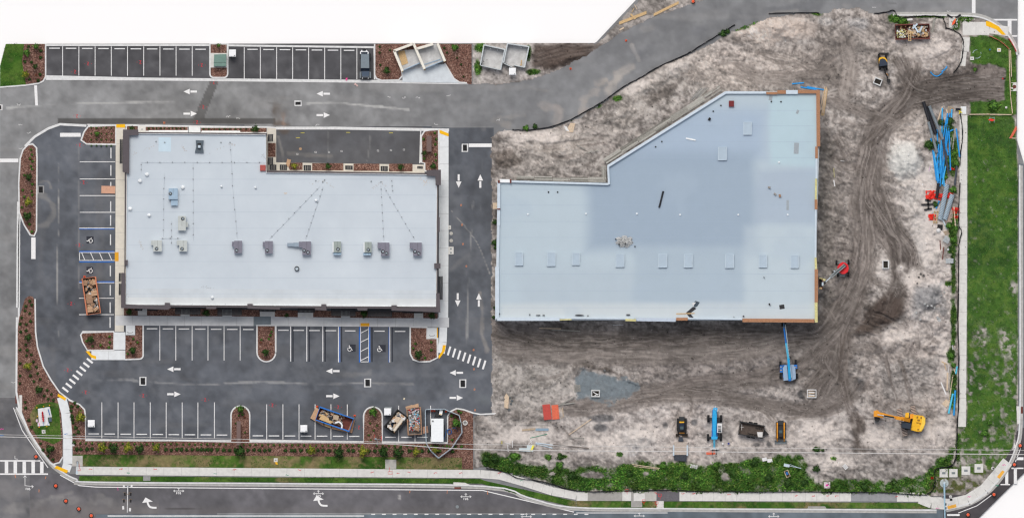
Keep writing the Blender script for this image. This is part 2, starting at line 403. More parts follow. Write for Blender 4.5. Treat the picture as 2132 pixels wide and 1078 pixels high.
C = mixc(C, (RID == 2) * sstep(.5, .7, n2) * .5, (130, 128, 128))
C = mixc(C, ((RID == 1) & (U < 330)) * sstep(1030, 1062, V + 30 * (n2 - .5)) * .5, (128, 125, 124))
C = mixc(C, (RID == 1) * sstep(1045, 1063, V) * .25, (120, 116, 114))
# darker repaved strips, dust lines, stains and blown sand (each a mark with a shape of its own)
C = mixc(C, inpoly(U, V, [(122, 247), (575, 247), (575, 260), (122, 260)]) * .8, (76, 75, 74))
C = mixc(C, inpoly(U, V, [(437, 170), (455, 170), (424, 248), (402, 248)]) * .7, (82, 81, 80))
def stroke(pts, wd, col, a, rag=1.0):
    global C
    D, _, A = pdist(U, V, spline(pts, 5), 40)
    D = D + (n3 - .5) * wd * 1.6 * rag
    C = mixc(C, (RID >= 0) * (1 - sstep(wd * .3, wd, D)) * a * np.clip((n2 - .3) * 3.2, 0, 1), col)
for p, wd, col, a in [
    ([(200, 792), (260, 790), (285, 793)], 3.4, (176, 176, 176), .6), ([(312, 795), (420, 800), (540, 795), (660, 799), (755, 797)], 2.6, (168, 168, 168), .6),
    ([(775, 797), (860, 800)], 3, (150, 150, 150), .6), ([(15, 225), (60, 222), (150, 216), (260, 214), (360, 212)], 3, (190, 190, 188), .7),
    ([(630, 217), (690, 214), (760, 220), (850, 228)], 3, (190, 190, 188), .8), ([(560, 216), (600, 215)], 4, (90, 90, 90), .6),
    ([(82, 405), (105, 420), (113, 445), (95, 468), (80, 470)], 8, (140, 138, 135), .5), ([(82, 380), (100, 378), (106, 392)], 4, (140, 138, 136), .6),
    ([(121, 340), (121, 470), (119, 560), (121, 700)], 1.6, (180, 178, 174), .7), ([(164, 300), (164, 600)], 1.2, (140, 140, 140), .5),
    ([(985, 420), (975, 600), (972, 720)], 2.2, (150, 150, 150), .8), ([(1003, 330), (1002, 440)], 1.6, (140, 140, 140), .6),
    ([(1000, 610), (1005, 650), (1003, 690), (1015, 730)], 6, (150, 146, 142), .7), ([(940, 560), (965, 540), (990, 520)], 7, (130, 130, 132), .6),
    ([(585, 215), (580, 240), (585, 262)], 20, (96, 84, 74), .7), ([(590, 240), (590, 262)], 6, (150, 120, 100), .6),
    ([(940, 440), (990, 500), (1020, 570)], 1.2, (170, 168, 165), .7), ([(1000, 115), (1100, 180), (1150, 190)], 2, (150, 145, 140), .3),
    ([(1270, 190), (1285, 160), (1310, 140)], 14, (176, 170, 164), .85), ([(1215, 235), (1220, 205), (1240, 190)], 12, (166, 160, 155), .8),
    ([(1240, 175), (1262, 168)], 9, (176, 168, 160), .7), ([(1150, 260), (1160, 235), (1130, 215)], 13, (162, 156, 152), .75),
    ([(1040, 245), (1090, 240)], 6, (156, 152, 148), .6), ([(1340, 60), (1360, 55)], 8, (160, 156, 152), .6), ([(1315, 95), (1330, 125)], 5, (176, 172, 168), .7),
    ([(1010, 270), (1030, 250), (1060, 262)], 9, (150, 146, 142), .6), ([(1075, 215), (1160, 205), (1240, 150), (1340, 100), (1480, 50)], 10, (132, 133, 136), .45),
    ([(1300, 130), (1420, 80), (1560, 35), (1700, 10)], 14, (104, 106, 110), .5), ([(600, 320), (690, 325)], 5, (120, 118, 116), .8),
    ([(772, 270), (770, 300), (765, 335)], 2, (150, 150, 148), .7), ([(684, 275), (684, 335)], 1.5, (140, 140, 138), .6), ([(580, 285), (586, 310), (590, 340)], 4, (150, 147, 142), .6),
    ([(230, 1045), (170, 1035), (60, 1055), (0, 1060)], 14, (150, 148, 146), .5), ([(110, 1035), (150, 1025)], 8, (150, 148, 146), .5), ([(5, 850), (25, 880)], 10, (140, 138, 136), .5),
    ([(700, 800), (820, 830), (930, 815)], 8, (92, 93, 96), .4), ([(990, 830), (1015, 835)], 16, (112, 117, 120), .5), ([(720, 780), (770, 778)], 10, (150, 150, 150), .4),
    ([(832, 1030), (832, 1038)], 3, (180, 178, 176), .8), ([(300, 1056), (420, 1059)], 1.5, (62, 60, 60), .6), ([(1850, 6), (1865, 8)], 4, (70, 70, 70), .6), ([(60, 880), (80, 890)], 5, (110, 108, 106), .4),
    ([(2080, 10), (2115, 20)], 25, (104, 103, 104), .5), ([(1760, 12), (1800, 18), (1850, 14)], 6, (150, 149, 148), .5), ([(1600, 30), (1660, 22)], 5, (150, 147, 144), .5)]:
    stroke(p, wd, col, a)
ALL = {}
cellid = RID[:-1, :-1]
for i, (nm, poly, c) in enumerate(regs):
    q = (cellid == i) & anycell(ins) & cellmask(left)
    if q.any(): ALL[nm] = field(nm, U, V, np.zeros(U.shape), np.where((RID == i)[..., None], C, np.array(lin(c)) * k[..., None]), q, m_asph, clip=SURVEY)
LOTO = ALL['parking_lot']; NLOT = ALL['north_parking_lot']; ROAD = ALL['access_road']; LANE = ALL['turn_lane']
# ---- construction soil: one height field
U, V = grid(984, -4, 2120, 1046, 2)
ins = inpoly(U, V, SURVEY)
n1 = fbm(U, V, 150, 51, 4); n2 = fbm(U, V, 44, 61, 5); n3 = fbm(U, V, 13, 71, 4); n4 = fbm(U, V, 5, 81, 2)
wx = U + 26 * (fbm(U, V, 40, 91, 3) - .5); wy = V + 26 * (fbm(U, V, 40, 95, 3) - .5)
rid = 1 - np.abs(2 * fbm(wx, wy, 34, 101, 4) - 1); rid2 = 1 - np.abs(2 * fbm(wx, wy, 12, 111, 3) - 1)
H = .10 + .5 * (n2 - .5) + .46 * (n3 - .5) + .3 * (n4 - .5) + .42 * (rid ** 3 - .3) + .3 * (rid2 ** 3 - .3)
C = np.zeros(U.shape + (3,), np.float32) + np.array(lin((158, 150, 144)))
C = mixc(C, sstep(.5, .72, n1) * .5, (180, 172, 165)); C = mixc(C, sstep(.52, .3, n1) * .4, (148, 138, 130))
C = mixc(C, sstep(.56, .7, n2) * .3, (134, 125, 118)); C = mixc(C, sstep(.46, .32, n2) * .3, (188, 179, 172))
scr = fbm(U * .3 + V * .15, V * 1.2 - U * .4, 12, 131, 4); C = mixc(C, sstep(.55, .72, scr) * .3, (118, 110, 103)); C = mixc(C, sstep(.44, .3, scr) * .25, (192, 181, 172)); C = mixc(C, sstep(.62, .8, n4) * .25, (98, 90, 84)); C = mixc(C, sstep(.34, .2, n4) * .2, (204, 194, 186))
C = mixc(C, sstep(.58, .75, n3) * .3, (114, 105, 98)); C = mixc(C, sstep(.8, .97, rid) * .4, (112, 102, 95))
zs = lambda x: (x - x.mean()) / x.std()
n5 = vnoise(U, V, 2.6, 141); n6 = fbm(U, V, 7, 151, 3); tone = .03 * zs(n2) + .04 * zs(n3) + .07 * zs(n4) + .08 * zs(scr) + .05 * zs(rid2 ** 2) + .08 * zs(n5) + .06 * zs(n6)
def blob(u, v, a, b_, rot=0, soft=.35, rag=.5):
    c, k = math.cos(rot), math.sin(rot); x = (U - u) * c + (V - v) * k; y = -(U - u) * k + (V - v) * c
    q = np.sqrt((x / a) ** 2 + (y / b_) ** 2) + (n3 - .5) * rag + (n2 - .5) * rag
    return 1 - sstep(1 - soft, 1 + soft, q)
def paint(poly_or, col, a, soft=10, rag=14):
    global C
    P_ = poly_or; inside = inpoly(U, V, P_); D, _, _ = pdist(U, V, list(P_) + [P_[0]], 50)
    sd = np.where(inside, D, -D) + (n3 - .5) * rag + (n2 - .5) * rag; M = sstep(-soft, soft, sd) * a
    C = mixc(C, M, col); return M
# broad soil types
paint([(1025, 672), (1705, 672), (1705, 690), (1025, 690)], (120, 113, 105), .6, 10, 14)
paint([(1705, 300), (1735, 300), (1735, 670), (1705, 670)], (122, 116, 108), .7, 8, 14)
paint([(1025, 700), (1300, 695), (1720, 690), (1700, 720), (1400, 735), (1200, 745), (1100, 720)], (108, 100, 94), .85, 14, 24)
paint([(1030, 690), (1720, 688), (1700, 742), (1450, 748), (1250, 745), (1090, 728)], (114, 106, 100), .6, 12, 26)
paint([(1730, 280), (1800, 260), (1800, 560), (1760, 680), (1720, 690)], (136, 127, 120), .6, 14, 22)
paint([(1030, 745), (1180, 760), (1200, 820), (1120, 850), (1030, 850)], (172, 165, 158), .9, 20, 14)
paint([(1300, 700), (1660, 700), (1640, 800), (1450, 830), (1340, 790)], (138, 129, 124), .75, 25, 30)
paint([(1170, 830), (1660, 810), (1800, 830), (1960, 900), (1950, 950), (1100, 950)], (186, 176, 170), .75, 20, 34)
paint([(1390, 850), (1460, 850), (1460, 960), (1390, 960)], (158, 146, 138), .5, 12, 20)
paint([(1060, 290), (1260, 250), (1240, 340), (1120, 360), (1050, 340)], (164, 155, 147), .8, 14, 26)
paint([(1300, 180), (1480, 100), (1500, 160), (1330, 250), (1260, 290)], (172, 163, 154), .7, 14, 30)
paint([(1330, 200), (1420, 165), (1400, 210), (1350, 225)], (106, 97, 90), .75, 10, 30)
paint([(1032, 320), (1060, 310), (1085, 335), (1060, 350), (1035, 345)], (104, 92, 82), .7, 6, 16)
paint([(1560, 40), (1680, 35), (1690, 75), (1600, 90), (1540, 75)], (208, 190, 176), .8, 14, 20)
paint([(1400, 120), (1720, 95), (1730, 150), (1560, 180), (1430, 170)], (178, 165, 155), .6, 20, 24)
paint([(1720, 60), (1850, 60), (1850, 120), (1760, 200), (1715, 180)], (158, 148, 140), .7, 20, 26)
paint([(1700, 80), (1740, 80), (1760, 190), (1700, 190)], (132, 122, 114), .5, 20, 26)
paint([(1860, 85), (2000, 60), (2000, 150), (1960, 155), (1890, 150)], (190, 178, 170), .8, 14, 24)
paint([(1890, 150), (2000, 150), (2030, 130), (2095, 140), (2095, 210), (1990, 214), (1890, 225), (1860, 190)], (110, 99, 92), .9, 12, 18)
paint([(2050, 150), (2092, 140), (2092, 200), (2040, 200), (2030, 175)], (146, 134, 126), .8, 8, 22)
paint([(1850, 240), (1920, 230), (1930, 300), (1870, 300)], (180, 168, 158), .7, 12, 20)
paint([(1870, 370), (1950, 330), (1940, 420), (1960, 560), (1900, 560), (1900, 480)], (200, 192, 184), .75, 12, 22)
paint([(1890, 560), (1985, 540), (1985, 700), (1890, 690)], (190, 179, 172), .7, 14, 24)
paint([(1905, 600), (1960, 590), (1965, 650), (1900, 660)], (150, 148, 147), .8, 10, 22)
paint([(1790, 690), (1900, 690), (1980, 720), (1980, 860), (1800, 830)], (170, 158, 150), .6, 14, 26)
paint([(1820, 760), (1950, 740), (1950, 830), (1840, 830)], (150, 146, 142), .5, 10, 26)
paint([(1850, 600), (1885, 610), (1880, 655), (1830, 690), (1785, 690), (1800, 650)], (92, 80, 73), .95, 7, 12)
paint([(1735, 650), (1800, 620), (1790, 700), (1740, 790), (1700, 830), (1680, 800), (1730, 720)], (118, 106, 98), .75, 14, 20)
paint([(1770, 870), (1800, 860), (1812, 930), (1780, 940)], (104, 92, 84), .8, 8, 12)
paint([(1195, 785), (1215, 768), (1260, 775), (1335, 805), (1320, 822), (1260, 834), (1200, 835)], (124, 134, 140), .95, 3, 14)
paint([(1215, 758), (1270, 762), (1300, 785), (1240, 775)], (96, 86, 78), .8, 5, 12)
for q in [(1175, 716, 16, 6), (1235, 716, 12, 5), (1278, 718, 8, 8), (1405, 720, 22, 5), (1620, 778, 30, 10), (1670, 820, 10, 10), (1512, 842, 8, 5), (1255, 870, 24, 8), (1250, 890, 14, 8), (1790, 800, 12, 14), (1575, 925, 7, 4), (1600, 924, 4, 6), (1530, 930, 9, 4), (1385, 885, 6, 7), (1445, 880, 8, 7)]:
    C = mixc(C, blob(*q, 0, .3, .7) * .8, (88, 90, 94))
for q, col, a in [((1885, 335, 31, 34), (214, 214, 208), .95), ((1880, 318, 24, 20), (212, 208, 200), .8), ((1150, 300, 60, 24), (190, 178, 166), .5), ((1930, 500, 18, 50), (206, 200, 196), .6), ((1840, 548, 18, 28), (196, 186, 178), .9),
                  ((1330, 910, 34, 20), (196, 190, 186), .8), ((1310, 935, 20, 14), (176, 174, 176), .8), ((1290, 60, 40, 22), (110, 104, 98), .8), ((1790, 50, 22, 14), (182, 180, 180), .6), ((1720, 45, 14, 8), (186, 184, 182), .5)]:
    C = mixc(C, blob(*q) * a, col)
paint([(1110, 92), (1250, 92), (1215, 120), (1150, 148), (1105, 140)], (92, 78, 70), .95, 8, 14)
paint([(985, 92), (1110, 92), (1090, 140), (1110, 160), (1060, 172), (985, 172)], (188, 180, 174), .6, 8, 14)
paint([(1250, 88), (1335, 0), (1470, -4), (1390, 30), (1310, 66), (1270, 96)], (150, 142, 135), .8, 6, 14)
PUD = [(1195, 785), (1215, 768), (1260, 775), (1335, 805), (1320, 822), (1260, 834), (1200, 835)]; D, _, _ = pdist(U, V, PUD + PUD[:1], 40); cov_pud = sstep(-3, 3, np.where(inpoly(U, V, PUD), D, -D) + (n3 - .5) * 40 + (n4 - .5) * 16 + (n2 - .5) * 24)
# mounds and hollows
def mound(u, v, a, b_, h, rot=0, p=1.5):
    global H
    c, k = math.cos(rot), math.sin(rot); x = (U - u) * c + (V - v) * k; y = -(U - u) * k + (V - v) * c
    q = 1 - np.sqrt((x / a) ** 2 + (y / b_) ** 2) + (n3 - .5) * .3; H = H + h * np.clip(q, 0, 1) ** p
for q in [(1885, 335, 40, 42, 1.9, 0, .9), (1620, 60, 70, 34, 1.7), (1848, 648, 48, 40, 2.0, -.7, 1), (1800, 685, 30, 16, 1.0, -.5), (1930, 620, 40, 50, 1.5), (1950, 680, 24, 22, .9), (1905, 760, 60, 44, 1.1), (1850, 720, 50, 20, .8),
          (1330, 910, 44, 26, 1.1), (1255, 880, 30, 18, .7), (1410, 140, 70, 24, 1.0, -.5), (1150, 300, 80, 34, .8), (1060, 330, 34, 22, .9), (1180, 118, 70, 30, .9), (1960, 430, 22, 40, .6), (1345, 185, 40, 16, .8, -.4), (1960, 110, 50, 30, .6),
          (1700, 60, 30, 26, -.5), (1900, 300, 40, 20, .6), (1245, 130, 28, 20, .5), (1450, 910, 30, 20, .3), (1800, 110, 30, 40, .3), (1050, 815, 8, 26, .6)]:
    mound(*q)
for q in [(1915, 585, 20, 14, .9), (1945, 600, 18, 20, 1.0), (1965, 640, 14, 24, .9), (1925, 665, 24, 10, .8), (1890, 705, 26, 10, .7, .3), (1940, 720, 30, 12, .8, -.2), (1870, 770, 20, 26, .6), (1930, 800, 30, 16, .7), (1905, 440, 16, 30, .5), (1895, 385, 24, 14, .6), (1290, 240, 50, 14, .8, -.5), (1200, 330, 40, 16, .6), (1100, 290, 24, 16, .6), (1480, 135, 40, 14, .6, -.4), (1550, 70, 30, 16, .8)]: mound(*q)
H = H - .9 * sstep(-6, 8, np.minimum(np.minimum(U - 2036, 2094 - U), np.minimum(V - 138, 206 - V)) + 10 * (n3 - .5))   # the open excavation
# wheel ruts and track marks
def ruts(pts, half, depth, col, a, n=4, seed=0, pitch=None):
    global H, C
    sp = spline(pts, 8); xs = [p[0] for p in sp]; ys = [p[1] for p in sp]; m_ = half + 20
    i0, i1 = max(0, int((min(ys) - m_ + 4) / 2)), max(0, int((max(ys) + m_ + 4) / 2)); j0, j1 = max(0, int((min(xs) - m_ - 984) / 2)), max(0, int((max(xs) + m_ - 984) / 2)); sl = (slice(i0, i1), slice(j0, j1))
    u, v, n3_ = U[sl], V[sl], n3[sl]
    if u.size == 0: return
    D, sg, A = pdist(u, v, sp, half + 20)
    s_ = sg + (vnoise(u, v, 30, 200 + seed) - .5) * 7
    inside = 1 - sstep(half * .75, half * 1.15, D + (n3_ - .5) * half * .5); ln = A.max(); inside = inside * sstep(0, .12 * ln + 1, A) * sstep(0, .12 * ln + 1, ln - A) if half < 10 else inside
    per = (pitch or half * 2 / n); ph = .5 + .5 * np.cos(2 * math.pi * s_ / per)
    pat = vnoise(A, s_ * 9, 40, 300 + seed); fine = vnoise(A * .25, s_ * 3.2, 9, 400 + seed)
    c = mixc(C[sl], inside * a * np.clip(.5 + 1.5 * (fine - .45) + .5 * (pat - .5), 0, 1.2), col)
    C[sl] = mixc(c, inside * a * .6 * sstep(.58, .8, fine), (166, 155, 147))
    H[sl] = H[sl] * (1 - .6 * inside) + inside * (.10 - depth * ph * (.5 + pat) + .10 * (fine - .5))
DB = (88, 79, 73)
R = [([(2090, 180), (2000, 185), (1930, 195), (1880, 220), (1830, 270), (1818, 340), (1825, 420), (1850, 480), (1882, 530), (1890, 560)], 31, .2, (96, 87, 81), .8, 10),
     ([(1890, 100), (1900, 150), (1885, 210), (1840, 260), (1800, 310)], 16, .18, DB, .7, 5), ([(1870, 130), (1905, 190), (1980, 200), (2080, 195)], 14, .15, DB, .6, 5),
     ([(1812, 330), (1800, 420), (1800, 520), (1780, 600), (1745, 680), (1735, 760), (1700, 815)], 30, .16, (106, 97, 91), .75, 11),
     ([(1890, 540), (1870, 600), (1855, 640)], 18, .16, DB, .7, 5), ([(1880, 500), (1896, 545), (1880, 595), (1830, 590), (1800, 560)], 7, .14, DB, .55, 3),
     ([(1812, 420), (1840, 470), (1865, 510), (1872, 570)], 14, .2, (80, 71, 66), .7, 4),
     ([(1030, 690), (1100, 706), (1200, 712), (1400, 706), (1560, 700), (1690, 690), (1750, 640)], 26, .12, (98, 90, 84), .7, 11),
     ([(1030, 668), (1060, 690), (1110, 705), (1170, 725)], 9, .14, (100, 91, 84), .65, 4), ([(1060, 735), (1150, 740), (1300, 742), (1500, 735), (1640, 712)], 20, .1, (118, 110, 104), .6, 8),
     ([(1340, 820), (1450, 800), (1560, 790), (1660, 770), (1730, 700), (1770, 640)], 20, .12, (108, 99, 93), .6, 7), ([(1190, 850), (1300, 838), (1400, 820), (1520, 830), (1640, 850), (1720, 845), (1770, 800)], 18, .12, (106, 97, 91), .65, 7),
     ([(1640, 850), (1700, 862), (1760, 840), (1800, 800)], 12, .14, (100, 90, 84), .6, 5), ([(1760, 700), (1755, 790), (1775, 860), (1795, 930)], 11, .14, (104, 92, 84), .6, 4),
     ([(1745, 790), (1725, 770), (1712, 745), (1730, 725), (1748, 735)], 7, .14, (104, 96, 90), .6, 3), ([(1710, 760), (1690, 730), (1720, 700)], 5, .1, (104, 96, 90), .5, 2),
     ([(1418, 850), (1412, 880), (1405, 905)], 8, .1, (120, 108, 100), .5, 2), ([(1430, 830), (1445, 850), (1425, 860)], 5, .14, (96, 86, 80), .6, 2), ([(1395, 800), (1440, 830), (1430, 870)], 4, .12, (104, 94, 86), .5, 2),
     ([(1620, 880), (1580, 850), (1540, 840)], 6, .12, (110, 100, 92), .5, 2), ([(1630, 870), (1660, 866), (1700, 850)], 6, .12, (110, 100, 92), .5, 2),
     ([(1842, 740), (1858, 800), (1872, 850)], 5, .14, (108, 98, 92), .75, 1), ([(1870, 735), (1886, 790), (1900, 845)], 5, .14, (108, 98, 92), .75, 1), ([(1884, 905), (1886, 950)], 5, .12, (116, 106, 98), .7, 1),
     ([(1540, 150), (1600, 165), (1680, 160), (1730, 130)], 14, .1, (140, 130, 122), .5, 5), ([(1520, 120), (1560, 150), (1640, 150), (1700, 110)], 6, .12, (120, 110, 103), .5, 2),
     ([(1560, 108), (1640, 120), (1700, 150), (1760, 140)], 6, .12, (128, 118, 110), .45, 2), ([(1760, 90), (1770, 140), (1755, 200)], 18, .1, (140, 130, 122), .5, 7), ([(1560, 80), (1590, 120), (1660, 135), (1720, 125)], 5, .12, (128, 118, 110), .45, 2),
     ([(1730, 210), (1790, 230), (1850, 250)], 12, .12, (110, 101, 94), .5, 5), ([(1740, 250), (1800, 262), (1860, 235)], 8, .12, (110, 101, 94), .5, 4), ([(1735, 330), (1760, 345), (1790, 350)], 10, .12, (112, 102, 95), .5, 5), ([(1740, 275), (1750, 300), (1765, 330)], 9, .14, (108, 98, 92), .55, 3),
     ([(1130, 120), (1180, 105), (1240, 100)], 14, .14, (80, 66, 60), .5, 4), ([(1270, 290), (1200, 300), (1120, 310)], 9, .1, (140, 128, 119), .4, 3), ([(1780, 870), (1790, 900), (1800, 930)], 12, .12, (96, 84, 76), .7, 3), ([(1660, 590), (1720, 640), (1750, 700)], 6, .1, (110, 101, 94), .4, 3)]
C = C * np.exp(-np.clip(tone, -.2, .6))[..., None]
for i, q in enumerate(R):
    if q[1] >= 12: D_, _, _ = pdist(U, V, spline(q[0], 6), q[1] + 30); C = mixc(C, (1 - sstep(q[1] * .6, q[1] * 1.35, D_ + (n3 - .5) * 14)) * .5, (122, 112, 105))
rj = random.Random(3)
for i in range(90):      # short scrapes left by blades and tracks
    x, y = rj.uniform(1040, 1980), rj.uniform(30, 945); a_ = rj.choice([0, .3, -.5, 1.4, .8]) + rj.uniform(-.4, .4); l_ = rj.uniform(25, 80); bend = rj.uniform(-.5, .5)
    if inpoly(np.array([x]), np.array([y]), [(1030, 370), (1262, 370), (1510, 180), (1710, 185), (1710, 680), (1030, 680)])[0] or math.hypot(x - 1885, y - 335) < 80: continue
    ruts([(x + math.cos(a_ + bend * t) * l_ * t, y + math.sin(a_ + bend * t) * l_ * t) for t in (0, .35, .7, 1)], rj.uniform(3, 9), rj.uniform(.08, .2), rj.choice([(112, 103, 97), (104, 96, 90), (126, 118, 111), (182, 172, 165), (190, 181, 174)]), rj.uniform(.35, .8), rj.choice([2, 3, 4]), seed=100 + i)
for i, q in enumerate(R):
    ruts(q[0], q[1], q[2] * 1.3, q[3], min(1, q[4] * 1.3), *q[5:], seed=i)
    if q[1] >= 16:
        for k in range(2): dx = rj.uniform(-.5, .5) * q[1]; kk = rj.choice([.88, 1.14]); ruts([(x + dx + rj.uniform(-9, 9), y + rj.uniform(-9, 9)) for x, y in q[0]], q[1] * .4, q[2], tuple(int(c * kk) for c in q[3]), .75, 3, seed=60 + 2 * i + k)
C = C * np.exp(-.4 * np.clip(tone, -.3, .6))[..., None]; C = np.minimum(C, np.array(lin((202, 194, 187))) * (1 + .12 * zs(n5))[..., None].clip(.8, 1.15)) * 1.0
lum = (C @ np.array([.3, .55, .15]))[..., None]; C = (lum + .74 * (C - lum)) * np.exp(-.10 * np.clip(zs(n1), -1.6, 1.6))[..., None] * np.clip(lum / .27, .3, 2) ** .12 * np.array([.95, .95, .955])
for q, col, a in [((1885, 335, 30, 33), (206, 206, 202), .9), ((1848, 648, 34, 26, -.7), (84, 74, 69), .8), ((1804, 682, 22, 12, -.4), (88, 78, 72), .8), ((1180, 118, 60, 22), (92, 80, 74), .6), ((1930, 620, 30, 26), (150, 150, 152), .6), ((1640, 60, 60, 20), (196, 182, 172), .5)]: C = mixc(C, blob(*q) * a * np.clip(1 - .35 * tone, .5, 1.2), col)
for q in [(1945, 490, 26, 60), (1930, 400, 20, 30), (1960, 900, 34, 22), (1700, 905, 60, 26), (1250, 925, 60, 18), (1095, 905, 46, 18), (1500, 925, 50, 14), (1885, 700, 44, 18), (1965, 730, 14, 40), (1905, 580, 26, 20), (1860, 920, 50, 18), (1930, 95, 40, 22), (1120, 285, 50, 14), (1420, 130, 44, 14, -.5), (1330, 175, 30, 10, -.5), (1740, 960, 60, 16), (1875, 560, 12, 10), (1560, 905, 40, 14), (1355, 900, 34, 16)]: C = mixc(C, blob(*q[:4], q[4] if len(q) > 4 else 0, .6, 1.3) * .8 * np.clip(1 - 1.3 * tone, .3, 1.25), (210, 202, 196))
C = mixc(C, cov_pud * np.clip(.75 - .5 * tone, .4, .95), (118, 128, 134))
H = np.where(V > 850, H * .8 + .04, H)
for (u, v, r) in [(1755, 775, 0), (1700, 750, 0)]: pass
D, _, _ = pdist(U, V, [(1198, 785), (1230, 775), (1320, 812), (1260, 832), (1200, 832)], 40)
pud = inpoly(U, V, [(1195, 785), (1215, 768), (1260, 775), (1335, 805), (1320, 822), (1260, 834), (1200, 835)]); H = np.where(pud, H * .25, H)
for (x0, y0, x1, y1) in [(1805, 145, 1845, 190), (1828, 535, 1856, 575), (1226, 808, 1252, 832), (1680, 808, 1702, 832)]:
    q = sstep(-6, 6, np.minimum(np.minimum(U - x0, x1 - U), np.minimum(V - y0, y1 - V))); H = H * (1 - q) + .05 * q
# vegetation cover (weeds and turf over the same soil)
BAND = [(1000, 958), (1030, 948), (1060, 955), (1130, 972), (1240, 972), (1300, 966), (1360, 960), (1440, 966), (1540, 958), (1660, 950), (1685, 985), (1700, 1000), (1760, 1000), (1860, 1000), (1930, 990), (1955, 960), (1985, 935), (1985, 985), (1955, 985), (1945, 1020), (1920, 1030), (1240, 1022), (1180, 1018), (1090, 990), (1010, 972)]
LAWN = [(2014, 240), (2104, 240), (2112, 250), (2116, 292), (2119, 345), (2120, 700), (2116, 880), (2108, 930), (2086, 965), (2060, 1000), (2010, 1024), (1935, 1026), (1950, 1000), (1955, 975), (1998, 972), (1996, 888), (2013, 888)]
NELAWN = [(2020, 76), (2075, 72), (2102, 86), (2117, 108), (2117, 238), (2020, 238), (2020, 212), (2092, 208), (2094, 145), (2060, 130), (2038, 135), (2020, 128)]
def cov(poly, soft, rag): 
    D, _, _ = pdist(U, V, list(poly) + [poly[0]], 40); return sstep(-soft, soft, np.where(inpoly(U, V, poly), D, -D) + (n3 - .5) * rag + (n2 - .5) * rag * .7)
gb = cov(BAND, 5, 22) * (1 - .5 * sstep(.58, .7, fbm(U, V, 18, 521, 4))); gl = cov(LAWN, 2, 3); gn = cov(NELAWN, 2, 9)
bare = sstep(.55, .68, fbm(U, V, 9, 501, 4)) * sstep(640, 780, V) * .7 + sstep(.7, .8, fbm(U, V, 9, 505, 4)) * .4 * (V > 330) + sstep(940, 956, V) * sstep(.45, .56, fbm(U, V, 20, 509, 3)) * (U > 1940) * .8
for q in [(1985, 948, 12, 6), (2040, 935, 22, 6), (2030, 960, 30, 8), (2096, 900, 10, 20), (2040, 705, 16, 26), (2090, 715, 12, 22), (2072, 780, 16, 14), (2110, 600, 6, 14)]: bare = bare + blob(*q, 0, .6, 1.4) * sstep(.4, .6, fbm(U, V, 7, 507, 3)) * .9
gl = gl * (1 - np.clip(bare, 0, .95))
for q in [(1235, 988, 26, 7), (1510, 992, 9, 8), (1345, 985, 6, 4), (1150, 985, 6, 4)]: gb = gb * (1 - blob(*q, 0, .3, .8))
gedge = np.zeros(U.shape, np.float32)
for q in [(1095, 268, 12, 5), (1112, 265, 8, 4), (1140, 262, 16, 4), (1180, 250, 10, 3), (1505, 65, 14, 8), (1530, 58, 30, 7), (1560, 45, 22, 7), (1620, 24, 36, 5), (1700, 26, 10, 6), (1860, 38, 22, 10), (1880, 46, 12, 8), (1930, 35, 40, 3), (1990, 50, 8, 14), (2010, 40, 14, 5), (1935, 300, 10, 9), (1975, 280, 12, 20), (1962, 360, 10, 30), (1985, 330, 10, 40), (1985, 480, 8, 40), (1985, 560, 6, 60), (1985, 660, 7, 40), (1980, 740, 9, 20), (1985, 820, 7, 40), (1985, 700, 5, 20),
          (1975, 590, 10, 6), (1995, 930, 5, 30), (1015, 950, 14, 10), (1070, 950, 14, 8), (1140, 950, 6, 5), (1175, 950, 8, 4), (1290, 945, 5, 4), (1700, 935, 9, 4), (1735, 954, 5, 3), (1000, 100, 10, 12), (995, 140, 8, 20), (1110, 150, 14, 5), (1100, 110, 5, 14), (1040, 500, 1, 1), (1285, 205, 12, 6), (1240, 220, 14, 6), (1980, 520, 8, 8), (1960, 20, 1, 1)]:
    gedge = np.maximum(gedge, blob(*q, 0, .35, 1.0))
G = np.clip(np.maximum(np.maximum(gb, gl), np.maximum(gn, gedge)), 0, 1)
gt = fbm(U, V, 60, 601, 4); gt2 = fbm(U, V, 9, 611, 3)
gcol = np.zeros(C.shape, np.float32) + np.array(lin((56, 94, 32)))
gcol = mixc(gcol, sstep(.42, .6, gt) * .6, (76, 114, 42)); gcol = mixc(gcol, sstep(.5, .3, gt) * .5, (40, 76, 26)); gcol = mixc(gcol, sstep(.55, .75, gt2) * .5, (38, 62, 24)); gcol = mixc(gcol, sstep(.48, .3, gt2) * .4, (104, 128, 54))
gcol = mixc(gcol, sstep(960, 1000, V) * (U > 1930) * sstep(.4, .6, gt) * .7, (96, 84, 58))
C = C * (1 - (G * .96)[..., None]) + gcol * (G * .96)[..., None]
H = H * (1 - .6 * G) + G * .08
# extents of the soil sheet; ragged edge over the road
SITE = [(1022, 285), (1050, 268), (1070, 270), (1100, 272), (1150, 265), (1205, 246), (1262, 208), (1300, 180), (1335, 160), (1382, 132), (1440, 112), (1505, 76), (1562, 48), (1640, 29), (1720, 26), (1735, 18), (1790, 17), (1815, 26), (1860, 30), (2000, 32), (2048, 38), (2086, 60), (2110, 92), (2116, 112), (2118, 292), (2122, 348), (2122, 880), (2110, 930), (2088, 965), (2062, 1002), (2010, 1030), (1930, 1034), (1240, 1028), (1180, 1020), (1090, 992), (1010, 972), (986, 976), (985, 866), (1022, 862)]
NW = [(983, 88), (1245, 88), (1335, -4), (1482, -4), (1350, 42), (1292, 70), (1262, 92), (1222, 116), (1165, 146), (1128, 160), (1080, 172), (1040, 177), (983, 176)]
def edge(poly, rag):
    D, _, _ = pdist(U, V, list(poly) + [poly[0]], 30); q = np.where(inpoly(U, V, poly), D, -D)
    return q + rag * (n3 - .5) * 2 + rag * (n4 - .5), q
